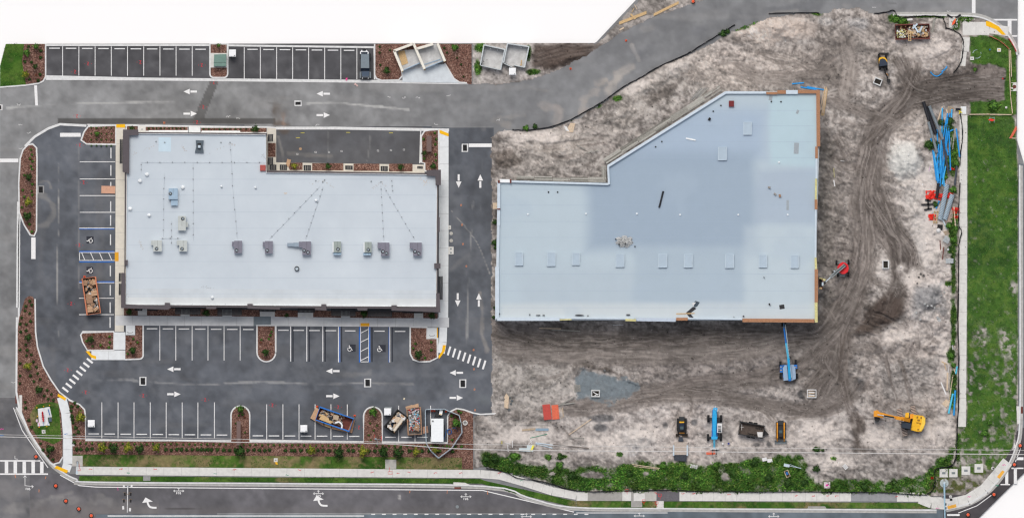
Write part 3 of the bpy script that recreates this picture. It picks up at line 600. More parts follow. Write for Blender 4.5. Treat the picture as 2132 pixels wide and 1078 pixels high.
e1, r1 = edge(SITE, 4); e2, r2 = edge(NW, 3)
straight = (U > 1990) | ((V > 960)); e1 = np.where(straight, r1, e1)
E_ = np.maximum(e1, e2); keep = (E_ > 0)
H = H * sstep(0, 14, E_) + .02; H = np.maximum(H, .012)
H = np.where((U > 1990) & (V > 238) | (V > 1015), np.minimum(H, .10), H)
for q in ((1972, 36, 1998, 60), (1986, 44, 2118, 76), (1997, 70, 2022, 140), (1855, 20, 2118, 34), (1990, 218, 2016, 900), (1990, 930, 2118, 1050), (985, 90, 1108, 176), (1040, 885, 1160, 945), (1640, 165, 1725, 245), (1270, 0, 1430, 70), (1925, 205, 1998, 480), (1425, 175, 1482, 215), (1168, 250, 1202, 285), (1955, 740, 1996, 870)):
    H = np.where((U > q[0]) & (U < q[2]) & (V > q[1]) & (V < q[3]), np.minimum(H, .05 + .1 * (n3 - .3)), H)
SOIL_H, SOIL_U0, SOIL_V0 = H, 984, -4
def hz(u, v):
    i = int(round((v - SOIL_V0) / 2)); j = int(round((u - SOIL_U0) / 2))
    if 0 <= i < SOIL_H.shape[0] and 0 <= j < SOIL_H.shape[1]: return float(SOIL_H[i, j]) if keep[i, j] else 0.0
    return 0.0
m_soil = mat_attr('sandy_soil', .95, .2, 6.0, .25, 1.6, .1, .3)
field('soil', U, V, H, C, cellmask(keep) & anycell(ins), m_soil, clip=SURVEY)
keep &= ins
# clods and stones lying on the soil
r = np.random.RandomState(5); ok = keep & (G < .3) & ~pud & (E_ > 6); pu, pv, ph, pcol = U[ok], V[ok], H[ok], C[ok]; n = 9000; k_ = r.randint(0, len(pu), n)
sz = .05 + .16 * r.rand(n) ** 3; cx, cy, cz = (pu[k_] + r.uniform(-1, 1, n) - CX) * S, (CY - pv[k_] - r.uniform(-1, 1, n)) * S, ph[k_]
vv = []; 
for q in range(4):
    a = r.uniform(0, .6, n) + q * 1.571; vv.append(np.stack([cx + np.cos(a) * sz * r.uniform(.6, 1.2, n), cy + np.sin(a) * sz * r.uniform(.6, 1.2, n), cz - .03], 1))
vv.append(np.stack([cx + r.uniform(-.3, .3, n) * sz, cy + r.uniform(-.3, .3, n) * sz, cz + sz * r.uniform(.5, 1.1, n)], 1)); co = np.stack(vv, 1).reshape(-1, 3)
base = np.arange(n)[:, None, None] * 5; fc = (base + np.array([[0, 1, 4], [1, 2, 4], [2, 3, 4], [3, 0, 4]])[None]).reshape(-1, 3)
me = bpy.data.meshes.new('soil_clods'); me.from_pydata(co.tolist(), [], fc.tolist()); me.materials.append(m_soil); cc = pcol[k_] * np.where(r.rand(n) < .45, r.uniform(1.1, 1.7, n), r.uniform(.4, .8, n))[:, None]
me.attributes.new('Col', 'FLOAT_COLOR', 'POINT').data.foreach_set('color', np.concatenate([np.repeat(np.clip(cc, 0, .8), 5, 0), np.ones((5 * n, 1))], 1).astype(np.float32).ravel()); o = link('soil_clods', me); o['kind'] = 'stuff'; o['label'] = 'loose clods and stones scattered over the bare soil'; o['category'] = 'clods'
TUFT = [(U[keep & (G > .45)], V[keep & (G > .45)], H[keep & (G > .45)], (gb + gedge)[keep & (G > .45)])]
# ---- lawns and verges away from the building site
def lawn(name, poly, dry, z, seed):
    xs = [p[0] for p in poly]; ys = [p[1] for p in poly]; U, V = grid(min(xs), min(ys), max(xs), max(ys), 2)
    g1 = fbm(U, V, 40, seed, 4); g2 = fbm(U, V, 7, seed + 9, 3)
    C = np.zeros(U.shape + (3,), np.float32) + np.array(lin((58, 94, 34)))
    C = mixc(C, sstep(.45, .62, g1) * .6, (92, 120, 52)); C = mixc(C, sstep(.5, .3, g1) * .4, (48, 78, 30)); C = mixc(C, sstep(.52, .75, g2) * .5, (44, 70, 30))
    C = mixc(C, np.clip(sstep(.62 - dry * .3, .9 - dry * .3, fbm(U, V, 34, seed + 20, 4)) * .7 + sstep(.5, .75, fbm(U, V, 6, seed + 30, 3)) * dry * .8, 0, .85), (140, 122, 92))
    k = inpoly(U, V, poly); field(name, U, V, z + .12 * (g2 - .5) + .05 * (g1 - .5), C, anycell(k), mat_attr('turf', .95, .3, 9.0, .6, 2.0, .1), clip=poly)
    q = k & (fbm(U, V, 18, seed + 20, 4) < .6 - dry * .15); TUFT.append((U[q], V[q], np.full(q.sum(), z), np.zeros(q.sum())))
lawn('lawn', [(12, 92), (52, 92), (46, 125), (54, 178), (0, 184), (0, 138)], 0, .06, 700)
lawn('verge', [(152, 944), (985, 951), (985, 978), (152, 970)], .55, .06, 720)
lawn('verge', [(165, 990), (1000, 996), (1010, 1000), (1200, 1043), (1200, 1056), (1080, 1028), (1003, 1006), (165, 1001)], 0.05, .07, 740)
lawn('verge', [(1200, 1042), (1960, 1046), (1960, 1058), (1200, 1056)], .35, .07, 760)
lawn('sign_lawn', [(62, 862), (75, 842), (108, 836), (122, 840), (128, 915), (112, 924), (80, 912), (66, 890)], .25, .15, 780)
# ---- planting beds (kerb + bark)
def arc(cx, cy, r, a0, a1, n=6): return [(cx + r * math.cos(math.radians(a0 + (a1 - a0) * i / n)), cy + r * math.sin(math.radians(a0 + (a1 - a0) * i / n))) for i in range(n + 1)]
BEDS = [
    ([(50, 92), (95, 92), (95, 160), (90, 170), (54, 176), (46, 130)], [(95, 92), (95, 160), (90, 169), (80, 174), (52, 178)]),
    ([(437, 92), (474, 92), (474, 150)] + arc(466, 154, 8, 0, 90) + arc(445, 154, 8, 90, 180), 'all'),
    ([(780, 92), (822, 92), (820, 105), (836, 145), (838, 158), (830, 166), (795, 168), (784, 164), (780, 156)], [(780, 92), (780, 156), (784, 164), (795, 168), (830, 167), (838, 158), (836, 147)]),
    ([(905, 92), (982, 92), (982, 176), (955, 172), (945, 164), (928, 138), (910, 110)], [(926, 132), (945, 164), (957, 172), (972, 173)]),
    ([(184, 263), (241, 261), (241, 301), (180, 300), (169, 292), (175, 275)], 'all'),
    ([(58, 302), (68, 300), (76, 308), (77, 330), (76, 480), (71, 491), (63, 489), (50, 468), (40, 442), (39, 380), (42, 330), (48, 312)], 'all'),
    ([(52, 622), (60, 616), (68, 617), (73, 628), (72, 690), (76, 720), (88, 762), (104, 792), (124, 816), (126, 850), (130, 905), (130, 950), (124, 962), (113, 966), (100, 954), (82, 928), (60, 895), (46, 855), (36, 815), (35, 700), (40, 660)], [(110, 966), (124, 962), (131, 950)]),
    ([(172, 691), (237, 690), (237, 729), (182, 729), (172, 712), (168, 697)], 'all'),
    ([(282, 676), (297, 676), (297, 738)] + arc(289, 739, 8, 0, 90) + [(261, 748), (261, 698), (282, 698)], [(298, 676), (298, 738)] + arc(290, 739, 8, 0, 90) + [(261, 748)]),
    ([(535, 677), (574, 677), (574, 735)] + arc(554.5, 733, 19.5, 0, 180, 10), 'all'),
    ([(854, 681), (889, 681), (889, 704), (911, 704), (911, 744), (895, 752), (873, 753), (860, 748), (854, 736)], 'all'),
    ([(143, 832), (166, 842), (176, 852), (178, 866), (178, 916), (481, 919), (481, 866)] + arc(500.5, 864, 19.5, 180, 360, 10) + [(520, 918), (757, 921), (757, 868)] + arc(776.5, 866, 19.5, 180, 360, 10) + [(796, 922), (932, 924), (932, 866), (938, 856), (950, 850), (965, 852), (985, 862), (985, 952), (152, 945)],
     [(143, 832), (166, 842), (176, 852), (178, 866), (178, 915), (481, 917), (481, 866)] + arc(500.5, 864, 19.5, 180, 360, 10) + [(520, 917), (757, 919), (757, 868)] + arc(776.5, 866, 19.5, 180, 360, 10) + [(796, 920), (932, 921), (932, 866), (938, 856), (950, 850), (965, 852), (985, 859), (1000, 862), (1040, 860)]),
    ([(822, 92), (905, 92), (868, 103), (820, 106)], None), ([(962, 948), (985, 948), (985, 976), (962, 975)], None),
    ([(263, 261), (288, 261), (288, 276), (263, 276)], 'all'), ([(303, 262), (391, 263), (391, 274), (303, 274)], 'all'), ([(418, 264), (555, 265), (555, 278), (418, 276)], 'all'),
    ([(884, 273), (895, 271), (914, 271), (914, 356), (885, 356), (884, 340), (877, 338), (877, 284)], 'all'), ([(558, 298), (574, 298), (574, 327), (558, 327)], None),
    ([(598, 339), (630, 339), (630, 354), (603, 354)], None), ([(650, 340), (715, 340), (715, 355), (650, 355)], None), ([(736, 341), (790, 341), (790, 356), (736, 356)], None), ([(810, 341), (859, 341), (859, 357), (810, 357)], None),
    ([(258, 640), (287, 640), (287, 656), (258, 656)], None), ([(306, 640), (376, 642), (376, 657), (306, 656)], None), ([(395, 642), (463, 643), (463, 658), (395, 658)], None), ([(483, 643), (541, 645), (541, 659), (483, 658)], None), ([(572, 645), (620, 646), (620, 660), (572, 659)], None),
    ([(652, 646), (710, 648), (710, 661), (652, 660)], None), ([(729, 648), (806, 649), (806, 662), (729, 661)], None), ([(806, 649), (862, 650), (862, 662), (806, 662)], None), ([(881, 650), (911, 652), (911, 663), (881, 662)], None)]
for poly, ker in BEDS:
    b = MB(); b.prism(poly, -.1, .10 if ker else .145); o = struct('planting_bed', b, mulch)
    if ker:
        q = MB(); q.strip(poly if ker == 'all' else ker, 3.0, -.1, .155, ker == 'all'); struct('kerb', q, kerb_m, o)
# ---- kerb bands at road level
for pts, wd, z in [([(94, 158), (96, 162), (300, 165), (600, 168), (780, 170), (975, 173)], 6, .03), ([(95, 94.5), (436, 94.5)], 4, .15), ([(475, 95), (780, 99)], 4, .15), ([(779, 99), (780, 166)], 3, .14),
                   ([(180, 262), (125, 259), (100, 268), (72, 285), (52, 305)], 5, .12), ([(182, 260), (245, 261), (560, 265), (575, 266)], 3, .125), ([(575, 267), (700, 267), (880, 270), (935, 271)], 6, .03), ([(876, 272), (874, 340)], 2.4, .10),
                   ([(38, 420), (37, 520), (36, 640)], 5, .03), ([(42, 438), (40, 470), (39, 700)], 4, .03), ([(0, 182), (52, 178)], 3, .12), ([(35, 660), (34, 815), (40, 850), (60, 898), (84, 935), (104, 962), (118, 972)], 4, .13),
                   ([(73, 622), (74, 690), (78, 722), (90, 762), (106, 790), (124, 816), (145, 832), (166, 842)], 3, .15), ([(1, 0), (1, 0.1)], 1, .01)]:
    b = MB(); b.strip(pts, wd, -.05, z); struct('kerb', b, kerb_m)
# street kerb and gutter: raised back and a flat pan
for pts in [[(34, 850), (50, 880), (74, 925), (105, 965), (130, 985), (160, 1000), (200, 1006), (600, 1009), (1005, 1014), (1100, 1038), (1190, 1058), (1400, 1061), (1950, 1064)],
            [(1970, 1062), (2020, 1048), (2065, 1018), (2100, 972), (2118, 930), (2126, 880), (2127, 700), (2126, 345)], [(1860, 29), (2000, 30), (2050, 36), (2090, 60), (2112, 90), (2119, 112)]]:
    sp = spline(pts, 4)
    b = MB(); b.strip([(x, y) for x, y in sp], 7, -.05, .035); struct('gutter', b, mat('gutter_concrete', (176, 175, 172), .85, .1, 1.5, .1))
    b = MB(); b.strip([(x, y - 3) if y > 500 and x < 1960 else (x - 3, y - 1.5) if x > 1960 and y > 200 else (x - 1, y + 3) for x, y in sp], 3, -.05, .15); struct('kerb', b, kerb_m)
# ---- walks made of separate slabs
def walk(pts, wd, pitch, m=concrete, name='sidewalk', z=.12, dark=()):
    """slabs laid along a polyline; pts = centre line"""
    b = MB(); b.strip(pts, wd - .6, -.05, z - .03); base = struct(name, b, concrete_grey)
    acc = 0
    for a, c in zip(pts[:-1], pts[1:]):
        l = math.hypot(c[0] - a[0], c[1] - a[1]); n = max(1, round(l / pitch)); dx, dy = (c[0] - a[0]) / l, (c[1] - a[1]) / l
        for i in range(n):
            s0, s1 = l * i / n + .18, l * (i + 1) / n - .18
            p, q = (a[0] + dx * s0, a[1] + dy * s0), (a[0] + dx * s1, a[1] + dy * s1); nx, ny = -dy * wd / 2, dx * wd / 2
            b = MB(); b.prism([(p[0] + nx, p[1] + ny), (q[0] + nx, q[1] + ny), (q[0] - nx, q[1] - ny), (p[0] - nx, p[1] - ny)], z - .06, z + rnd.uniform(0, .008))
            cx = (p[0] + q[0]) / 2; mm = m
            for d0, d1, dm in dark:
                if d0 < cx < d1: mm = dm
            struct('slab', b, mm, base)
    return base
mix_dark = mat('stained_concrete', (160, 158, 154), .85, .08, 1.4, .1); asph_walk = mat('asphalt_patch', (104, 102, 106), .9, .15, 6, .1); mid_c = mat('older_concrete', (186, 184, 178), .85, .07, 1.4, .1)
walk([(250.5, 262), (250, 450), (248.5, 690)], 19, 36, mat('concrete_buff', (216, 211, 200), .85, .04, 1.4, .1))
walk([(240, 667), (420, 668), (600, 668.5), (935, 671)], 20, 36, mat('concrete_front', (204, 206, 208), .85, .04, 1.4, .1), dark=((375, 400, mat('concrete_wet', (184, 193, 200), .8, .05, 1.2)), (541, 572, mat('concrete_dark', (126, 136, 142), .8, .06, 1.2))))
walk([(924, 272), (924, 480), (923, 662)], 20, 36, concrete_new)
walk([(249, 691), (249, 728)], 24, 36, concrete_new); walk([(190, 739), (261, 739)], 20, 36, concrete_new); walk([(923, 681), (922, 712), (918, 735)], 16, 28, concrete_new)
walk([(128, 826), (137, 860), (141, 905), (141, 965), (136, 980)], 19, 34, concrete_new)
walk([(158, 979), (1000, 986)], 17, 37, concrete, dark=())
walk([(1000, 986), (1040, 989), (1090, 1003), (1150, 1022), (1200, 1031)], 17, 24, concrete)
walk([(1200, 1032), (1915, 1034)], 19, 24, concrete, dark=((1222, 1296, mix_dark), (1296, 1340, concrete), (1340, 1378, mid_c), (1378, 1418, asph_walk), (1560, 1595, concrete), (1762, 1865, mat('wet_slabs', (146, 148, 150), .8, .08, 1.4))))
walk([(1915, 1036), (1940, 1046), (1975, 1049), (2015, 1040), (2050, 1018), (2078, 985), (2098, 960)], 23, 26, concrete)
walk([(2006, 240), (2005.5, 560), (2003, 888)], 16, 30, concrete); walk([(2012, 78), (2010, 108)], 15, 30, concrete); walk([(2007, 108), (2004, 138)], 12, 30, concrete)
walk([(2004, 60), (2060, 60)], 27, 26, concrete); walk([(2060, 60), (2100, 66)], 20, 26, concrete)
walk([(2000, 230), (2012, 230)], 16, 20, concrete_new)
for poly, m in [([(262, 676), (281, 676), (281, 697), (262, 697)], concrete_new), ([(889, 682), (911, 682), (911, 704), (889, 704)], concrete_new), ([(261, 262), (263, 276), (261, 276)], concrete), ([(288, 262), (303, 262), (303, 276), (288, 276)], concrete), ([(393, 263), (417, 263), (417, 276), (393, 276)], concrete_new),
                ([(556, 263), (575, 267), (575, 342), (556, 342)], mat('concrete_buff2', (208, 203, 192), .85, .05, 1.4, .1)), ([(556, 338), (884, 343), (884, 362), (556, 357)], MATS['concrete_buff2']), ([(150, 948), (172, 948), (172, 970), (150, 970)], mid_c), ([(802, 956), (825, 956), (825, 975), (802, 975)], mid_c),
                ([(1314, 1022), (1337, 1022), (1337, 1055), (1314, 1055)], mix_dark), ([(1367, 1042), (1382, 1042), (1382, 1057), (1367, 1057)], concrete), ([(287, 656), (306, 656), (306, 640), (287, 640)], concrete), ([(376, 642), (395, 642), (395, 658), (376, 658)], concrete), ([(463, 643), (483, 643), (483, 659), (463, 659)], concrete), ([(541, 645), (572, 645), (572, 660), (541, 660)], concrete), ([(620, 646), (652, 646), (652, 661), (620, 661)], concrete), ([(710, 647), (729, 647), (729, 661), (710, 661)], concrete), ([(862, 650), (881, 650), (881, 663), (862, 663)], concrete),
                ([(1976, 37), (1994, 37), (1994, 58), (1976, 58)], concrete), ([(2103, 172), (2117, 172), (2117, 190), (2103, 190)], concrete), ([(838, 160), (836, 145), (848, 138), (925, 134), (945, 166), (958, 173), (838, 171)], mat('apron_concrete', (206, 213, 218), .85, .05, 1.0, .1)),
                ([(2005, 40), (2030, 40), (2030, 46), (2005, 46)], concrete), ([(40, 822), (46, 822), (46, 858), (41, 858)], concrete), ([(944, 1003), (968, 1004), (982, 1010), (944, 1010)], concrete), ([(1683, 1053), (1718, 1053), (1722, 1060), (1680, 1060)], mix_dark), ([(2116, 845), (2122, 845), (2122, 882), (2118, 882)], concrete), ([(298, 990), (313, 990), (313, 1000), (298, 1000)], concrete_grey), ([(145, 920), (155, 920), (155, 928), (145, 928)], concrete)]:
    b = MB(); b.prism(poly, -.05, .115 + rnd.uniform(0, .01)); struct('concrete_pad', b, m)
# ================================================================ PAINTED MARKINGS (parts of the paved surfaces)
def bar(u0, v0, u1, v1, m=white_paint, parent=LOTO, z=.008, name='stall_line'):
    b = MB(); b.box(min(u0, u1), min(v0, v1), max(u0, u1), max(v0, v1), .002, z); struct(name, b, m, parent)
def line(p, q, wd, m=white_paint, parent=LOTO, z=.008, name='stall_line'):
    b = MB(); b.strip([p, q], wd, .002, z); struct(name, b, m, parent)
STOPS = []
xs = [96, 130.4, 164.2, 198, 231.7, 265.5, 299.2, 333, 366.6, 400.2, 434]
for i, x in enumerate(xs):
    if 0 < i < 10: bar(x - .7, 97, x + .7, 158, parent=NLOT)
    if i < 10: STOPS.append(('n1', x + 17.5, 101 + i * .25, 0))
xs = [475, 508.5, 542, 576, 609.3, 642.6, 676, 709.6, 743, 778]
for i, x in enumerate(xs):
    if 0 < i < 9: bar(x - .7, 99, x + .7, 165.5, parent=NLOT)
    if 0 < i < 8: STOPS.append(('n2', x + 17.3, 103 + i * .35, 0))
for y in (337, 372.7, 407.3, 442): bar(166, y - .7, 240, y + .7)
for y in (620.5, 654.6): bar(164.5, y - .7, 237, y + .7)
for y, s in ((476.5, 1), (523.5, 0), (545, 0), (586.5, -1)):
    bar(165, y - 1.2 + (.8 * s if s > 0 else 0), 238, y + 1.2, blue_paint)
    if s: bar(165, y - 2.4 if s > 0 else y + 1.2, 238, y - 1.0 if s > 0 else y + 2.4)
for y in (525.5, 542): bar(165, y - .6, 239, y + .6)
bar(165, 525.5, 166.3, 542)
for x in (170, 188.5, 207, 226): line((x, 526), (x + 7, 542), 1.4)
for y in (319, 355, 390, 430, 459, 499, 564, 604, 640, 671): STOPS.append(('w', 231 - (y - 319) * .005, y, 1))
xs = [299.5, 332.7, 366, 400, 433, 466.5, 500, 535]
for i, x in enumerate(xs):
    if 0 < i < 7: bar(x - .7, 676, x + .7, 750)
    if i < 7: STOPS.append(('s1', x + 17, 684 + i * .25, 0))
xs = [575, 605, 638.7, 672, 706, 748.6, 769.4, 811.5, 853.8]
for x in xs[1:4]: bar(x - .8, 679, x + .8, 752); bar(x + 3.5, 680, x + 6.5, 752.5, dark_paint)
for x, s in ((706, 1), (811.5, -1)): bar(x - 1.6 - .5 * s, 680, x - .3 - .5 * s + .6, 753.5); bar(x + (.6 if s > 0 else -2.2), 680, x + (2.2 if s > 0 else -.6), 754, blue_paint); bar(x + 4, 680, x + 6.5, 753, dark_paint)
for x in (748.6, 769.6): bar(x - 1.2, 680, x + 1.2, 754, blue_paint)
for x in (750.6, 767.5): bar(x - .6, 680, x + .6, 753)
bar(750, 752, 768, 753.3); bar(773, 681, 776, 753, dark_paint)
for y in (693, 712, 731, 750): line((751, y), (767, y - 8), 1.4)
for x in (590, 622, 655, 689, 729, 790, 833): STOPS.append(('s2', x, 687 + (x - 590) * .01, 0))
xs = [212, 245.8, 279, 312.8, 346, 379.3, 412, 446.4]
for i, x in enumerate(xs): bar(x - .7, 837, x + .7, 911.5)
for i in range(9): STOPS.append(('l1', 195 + i * 33.4, 902.5 + i * .3, 0))
for x in (555.3, 589, 622.6, 656, 689, 723): bar(x - .7, 841, x + .7, 914)
for i in range(7): STOPS.append(('l2', 537 + i * 33.4, 906.5 + i * .2, 0))
for x in (830, 864, 896.5): bar(x - .7, 844, x + .7, 918)
for i in range(3): STOPS.append(('l3', 813 + i * 33.4, 909.5, 0))
WHERE = {'n1': 'left of the green transformer', 'n2': 'right of the green transformer', 'w': 'in the column of stalls west of the store', 's1': 'left of the front island', 's2': 'right of the front island',
         'l1': 'in the lower row, left stretch', 'l2': 'in the lower row, middle stretch', 'l3': 'in the lower row, stretch by the trailer'}
cnt = {}; stop_me = None
for k, u, v, r in STOPS:
    i = cnt.get(k, 0); cnt[k] = i + 1
    if stop_me is None:
        b = MB((0, 0)); b.prism([(-11, -1.1), (11, -1.1), (11, 1.1), (-11, 1.1)], 0, .10); b.prism([(-10.7, -.7), (10.7, -.7), (10.7, .7), (-10.7, .7)], .10, .13); stop_me = b.mesh('wheel_stop', mat('wheel_stop_white', (226, 227, 228), .8, .06, 3))
    o = link('wheel_stop', stop_me); o.location = W(u, v, .0); o.rotation_euler[2] = math.pi / 2 if r else 0
    o['label'] = f"white wheel stop {WHERE[k]}, {nth(i)} from the {'top' if r else 'left'}"; o['category'] = 'wheel stop'; o['group'] = 'white wheel stops at the parking stalls'
def arrow(u, v, a, parent, k=1.0):
    c, s = math.cos(a), math.sin(a)
    def T(x, y): return (u + (x * c - y * s) * k, v + (x * s + y * c) * k)
    b = MB(); b.prism([T(14, 0), T(1, -5.8), T(1, 5.8)], .002, .008); b.prism([T(-.5, -2.1), T(-.5, 2.1), T(-14, 2.1), T(-14, -2.1)], .002, .008); struct('lane_arrow', b, white_paint, parent)
for u, v, a, p in [(396, 191, 180, ROAD), (396, 237, 0, ROAD), (673, 195.5, 180, ROAD), (673, 240, 0, ROAD), (955, 377, 90, LOTO), (1000, 377, -90, LOTO), (953, 624, 90, LOTO), (997, 624, -90, LOTO), (362, 768, 180, LOTO), (362, 820, 0, LOTO), (693, 772, 180, LOTO), (693, 824, 0, LOTO), (950, 775.5, 180, LOTO), (950, 827.5, 0, LOTO)]:
    arrow(u, v, math.radians(a), p)
for (u, v) in ((296, 1035), (652, 1031)):       # turning arrows
    b = MB(); b.prism([(u + 7, v - .5 + 0), (u, v + 11), (u + 22, v + 8)], .002, .008)
    b.strip(spline([(u + 11, v + 9), (u + 13, v + 15), (u + 18, v + 20), (u + 30, v + 21)], 4), 3.8, .003, .009); struct('turn_arrow', b, white_paint, LANE)
# crossings, stop bars, lane lines
for i in range(8):
    t = i / 7; u, v = 187 - 51 * t, 750.5 + 60 * t; b = MB(); b.obox(u, v, 15.5, 4.2, .002, .008, math.radians(38)); struct('crossing_bar', b, white_paint, LOTO)
for i in range(8):
    t = i / 7; u, v = 935 + 73 * t, 730 + 29 * t; b = MB(); b.obox(u, v, 4, 19, .002, .008, math.radians(17)); struct('crossing_bar', b, white_paint, LOTO)
bar(125, 277, 168, 285, name='stop_bar'); bar(65, 494, 74, 539, name='stop_bar'); bar(976, 299, 1028, 306.5, name='stop_bar'); bar(0, 330.5, 38, 338, parent=ROAD, name='stop_bar')
b = MB(); b.prism([(71, 178), (77, 178), (79, 220), (73.5, 220)], .002, .008); struct('stop_bar', b, white_paint, ROAD)
JN = ALL['street_junction']; EJ = ALL['east_junction']; MS = ALL['street']
bar(0, 957, 84, 960, parent=JN, name='crossing_edge'); bar(0, 984.5, 100, 987.5, parent=JN, name='crossing_edge')
for x in (13.5, 31.8, 50.5, 69, 87): bar(x - 3.6, 960.2, x + 3.6, 984.2, parent=JN, name='crossing_bar')
line((28, 848), (46, 895), 1.6, parent=JN, name='edge_line'); line((46, 895), (100, 973), 1.6, parent=JN, name='edge_line'); line((125, 988), (165, 1010), 1.8, parent=LANE, name='edge_line'); line((165, 1010), (200, 1013), 1.8, parent=LANE, name='edge_line')
line((200, 1013), (1005, 1020), 1.8, parent=LANE, name='edge_line'); line((1005, 1020), (1195, 1065), 1.8, parent=LANE, name='edge_line'); bar(224, 1072, 758, 1074.2, parent=MS, name='lane_line')
for i in range(21): bar(773 + i * 22.2, 1068.6, 781 + i * 22.2, 1070.6, parent=MS, name='lane_dash')
bar(1200, 1066, 1390, 1067.5, parent=MS, name='edge_line'); bar(1972, 1069, 1998, 1073, parent=EJ, name='stop_bar')
for p, q, wd in [((1995, 1067), (2034, 1052), 1.5), ((2034, 1052), (2064, 1030), 1.5), ((2114, 961), (2125, 932), 1.5)]: line(p, q, wd, parent=EJ, name='edge_line')
for x in (2096, 2114): b = MB(); b.obox(x, 991, 6.5, 31, .002, .008, 0); struct('crossing_bar', b, white_paint, EJ)
bar(2083, 1006.6, 2103, 1009, parent=EJ, name='crossing_edge'); bar(2106, 972.5, 2131, 975.4, parent=EJ, name='crossing_edge'); bar(2116, 951, 2131, 957, parent=EJ, name='stop_bar')
bar(2023.5, -3, 2031, 29, parent=ROAD, name='stop_bar'); bar(2067, 40, 2118, 43.5, parent=ROAD, name='crossing_edge'); bar(2098, 43.6, 2106, 76, parent=ROAD, name='crossing_bar'); bar(2104, 74, 2118, 77, parent=ROAD, name='crossing_edge')
# access symbols: head, back, wheel arc, foot
def access(u, v, a, parent=LOTO, plate=None):
    g = MB((0, 0)); 
    if plate: bar(*plate, m=dark_paint, z=.005, name='symbol_ground')
    c, s = math.cos(a), math.sin(a)
    def T(p): return (u + p[0] * c - p[1] * s, v + p[0] * s + p[1] * c)
    b = MB(); b.cyl(*T((-.6, -5.6)), 1.2, .006, .011, 10)
    for pl in ([(-.6, -4.4), (-.4, -.2), (3.2, -.2), (4.6, 3.4), (6.2, 2.8)], [(-.5, -2.6), (3, -2.6)], [(-2.6, -1.6), (-4, .5), (-3.8, 3.2), (-1.8, 5.2), (1, 5.3), (3, 3.6)]):
        b.strip([T(p) for p in pl], 1.25, .006, .011)
    struct('access_symbol', b, white_paint, parent)
access(728, 725, 0, plate=(726, 716.5, 740.5, 732)); access(790, 726, 0, plate=(788.5, 717.5, 803, 732.5)); access(187, 501, -math.pi / 2, plate=(180, 492, 195, 507)); access(187, 563.5, -math.pi / 2, plate=(180, 555.5, 194, 570))
# tactile pads
def pad(poly, m=yellow_pad, z=.16):
    b = MB(); b.prism(poly, .10, z); o = struct('tactile_pad', b, m)
for poly in [[(242, 259), (260.5, 259), (260.5, 266), (242, 266)], [(239, 525), (247, 525), (247, 543.5), (239, 543.5)], [(750.5, 672.3), (769, 672.3), (769, 679), (750.5, 679)]]: pad(poly, yellow_pad if poly[0][1] < 300 else mat('ochre_tactile', (226, 164, 40), .75, .05, 4))
for poly in [[(915, 270.5), (934, 278), (934, 284.5), (915.5, 278)], [(178, 731), (185, 730), (191, 738), (200, 741), (200, 747.5), (190, 744)], [(121, 819), (138, 828), (135.5, 833.5), (119.5, 824)], [(118, 968.5), (142, 978.5), (139, 984.5), (113, 973.5)], [(922, 718), (928.5, 718), (926, 731), (914, 747), (912.5, 741), (920, 731)]]: pad(poly)
pad([(909.5, 682), (911.5, 682), (911.5, 703), (909.5, 703)]); pad([(2052.5, 44), (2062, 46), (2080, 56), (2094, 73), (2086, 73), (2074, 62), (2053, 54)])
pad([(2087, 978), (2092, 981), (2081, 996), (2075.5, 992)], amber_pad); pad([(1972, 1053), (1990, 1048.5), (1991.5, 1055), (1974, 1059)], amber_pad)
# survey paint: small squiggles on walks and roads
def scrawl(u, v, k, m, parent, z, seed, a=0):
    r = random.Random(seed); pts = []
    for i in range(6): pts.append((u + k * ((i - 2.5) / 2.5 * math.cos(a)) + r.uniform(-.25, .25) * k, v + k * (i - 2.5) / 2.5 * math.sin(a) + r.uniform(-.5, .5) * k))
    b = MB(); b.strip(pts, .9, z - .004, z); struct('survey_mark', b, m, parent)
ZM = [(156, 150), (183, 133), (292, 130), (420, 136), (445, 172), (423, 223), (410, 255), (160, 242), (166, 302), (174, 380), (165, 510), (148, 632), (141, 770), (178, 816), (298, 823), (427, 832), (567, 843), (704, 847), (747, 889)]
for i, (u, v) in enumerate(ZM):
    b = MB(); b.strip([(u - 2.2, v - 3.5), (u + 1.5, v - 3), (u - 1.2, v + 3), (u + 2.6, v + 3.4)], .9, .004, .009); b.box(u - 7, v - .6, u - 6, v + .5, .004, .009); b.box(u + 7, v - .4, u + 8, v + .6, .004, .009)
    struct('survey_mark', b, red_paint, ROAD if v < 262 and v > 165 else NLOT if v < 165 else LOTO)
WK = [o for o in bpy.data.objects if o.name.startswith('sidewalk')]; WKS = WK[7] if len(WK) > 7 else None
for i, (u, v, m) in enumerate([(188, 976, red_paint), (252, 976, red_paint), (323, 976, red_paint), (488, 977, red_paint), (624, 978, red_paint), (774, 982, red_paint), (829, 984, red_paint), (852, 983, red_paint), (907, 984, red_paint), (960, 984, red_paint), (267, 984, teal_paint), (448, 985, teal_paint), (598, 988, teal_paint), (1040, 984, red_paint), (1086, 999, teal_paint), (1365, 1026, red_paint), (1422, 1027, red_paint), (1444, 1027, red_paint), (1518, 1029, red_paint), (1658, 1031, red_paint), (1693, 1031, red_paint), (1724, 1031, red_paint), (1742, 1032, red_paint), (1867, 1033, red_paint), (1952, 1056, pink_paint), (2018, 1033, pink_paint), (2090, 967, pink_paint), (137, 903, cyan_paint), (2076, 1010, teal_paint)]):
    scrawl(u, v, 3.4, m, WKS, .138, i)
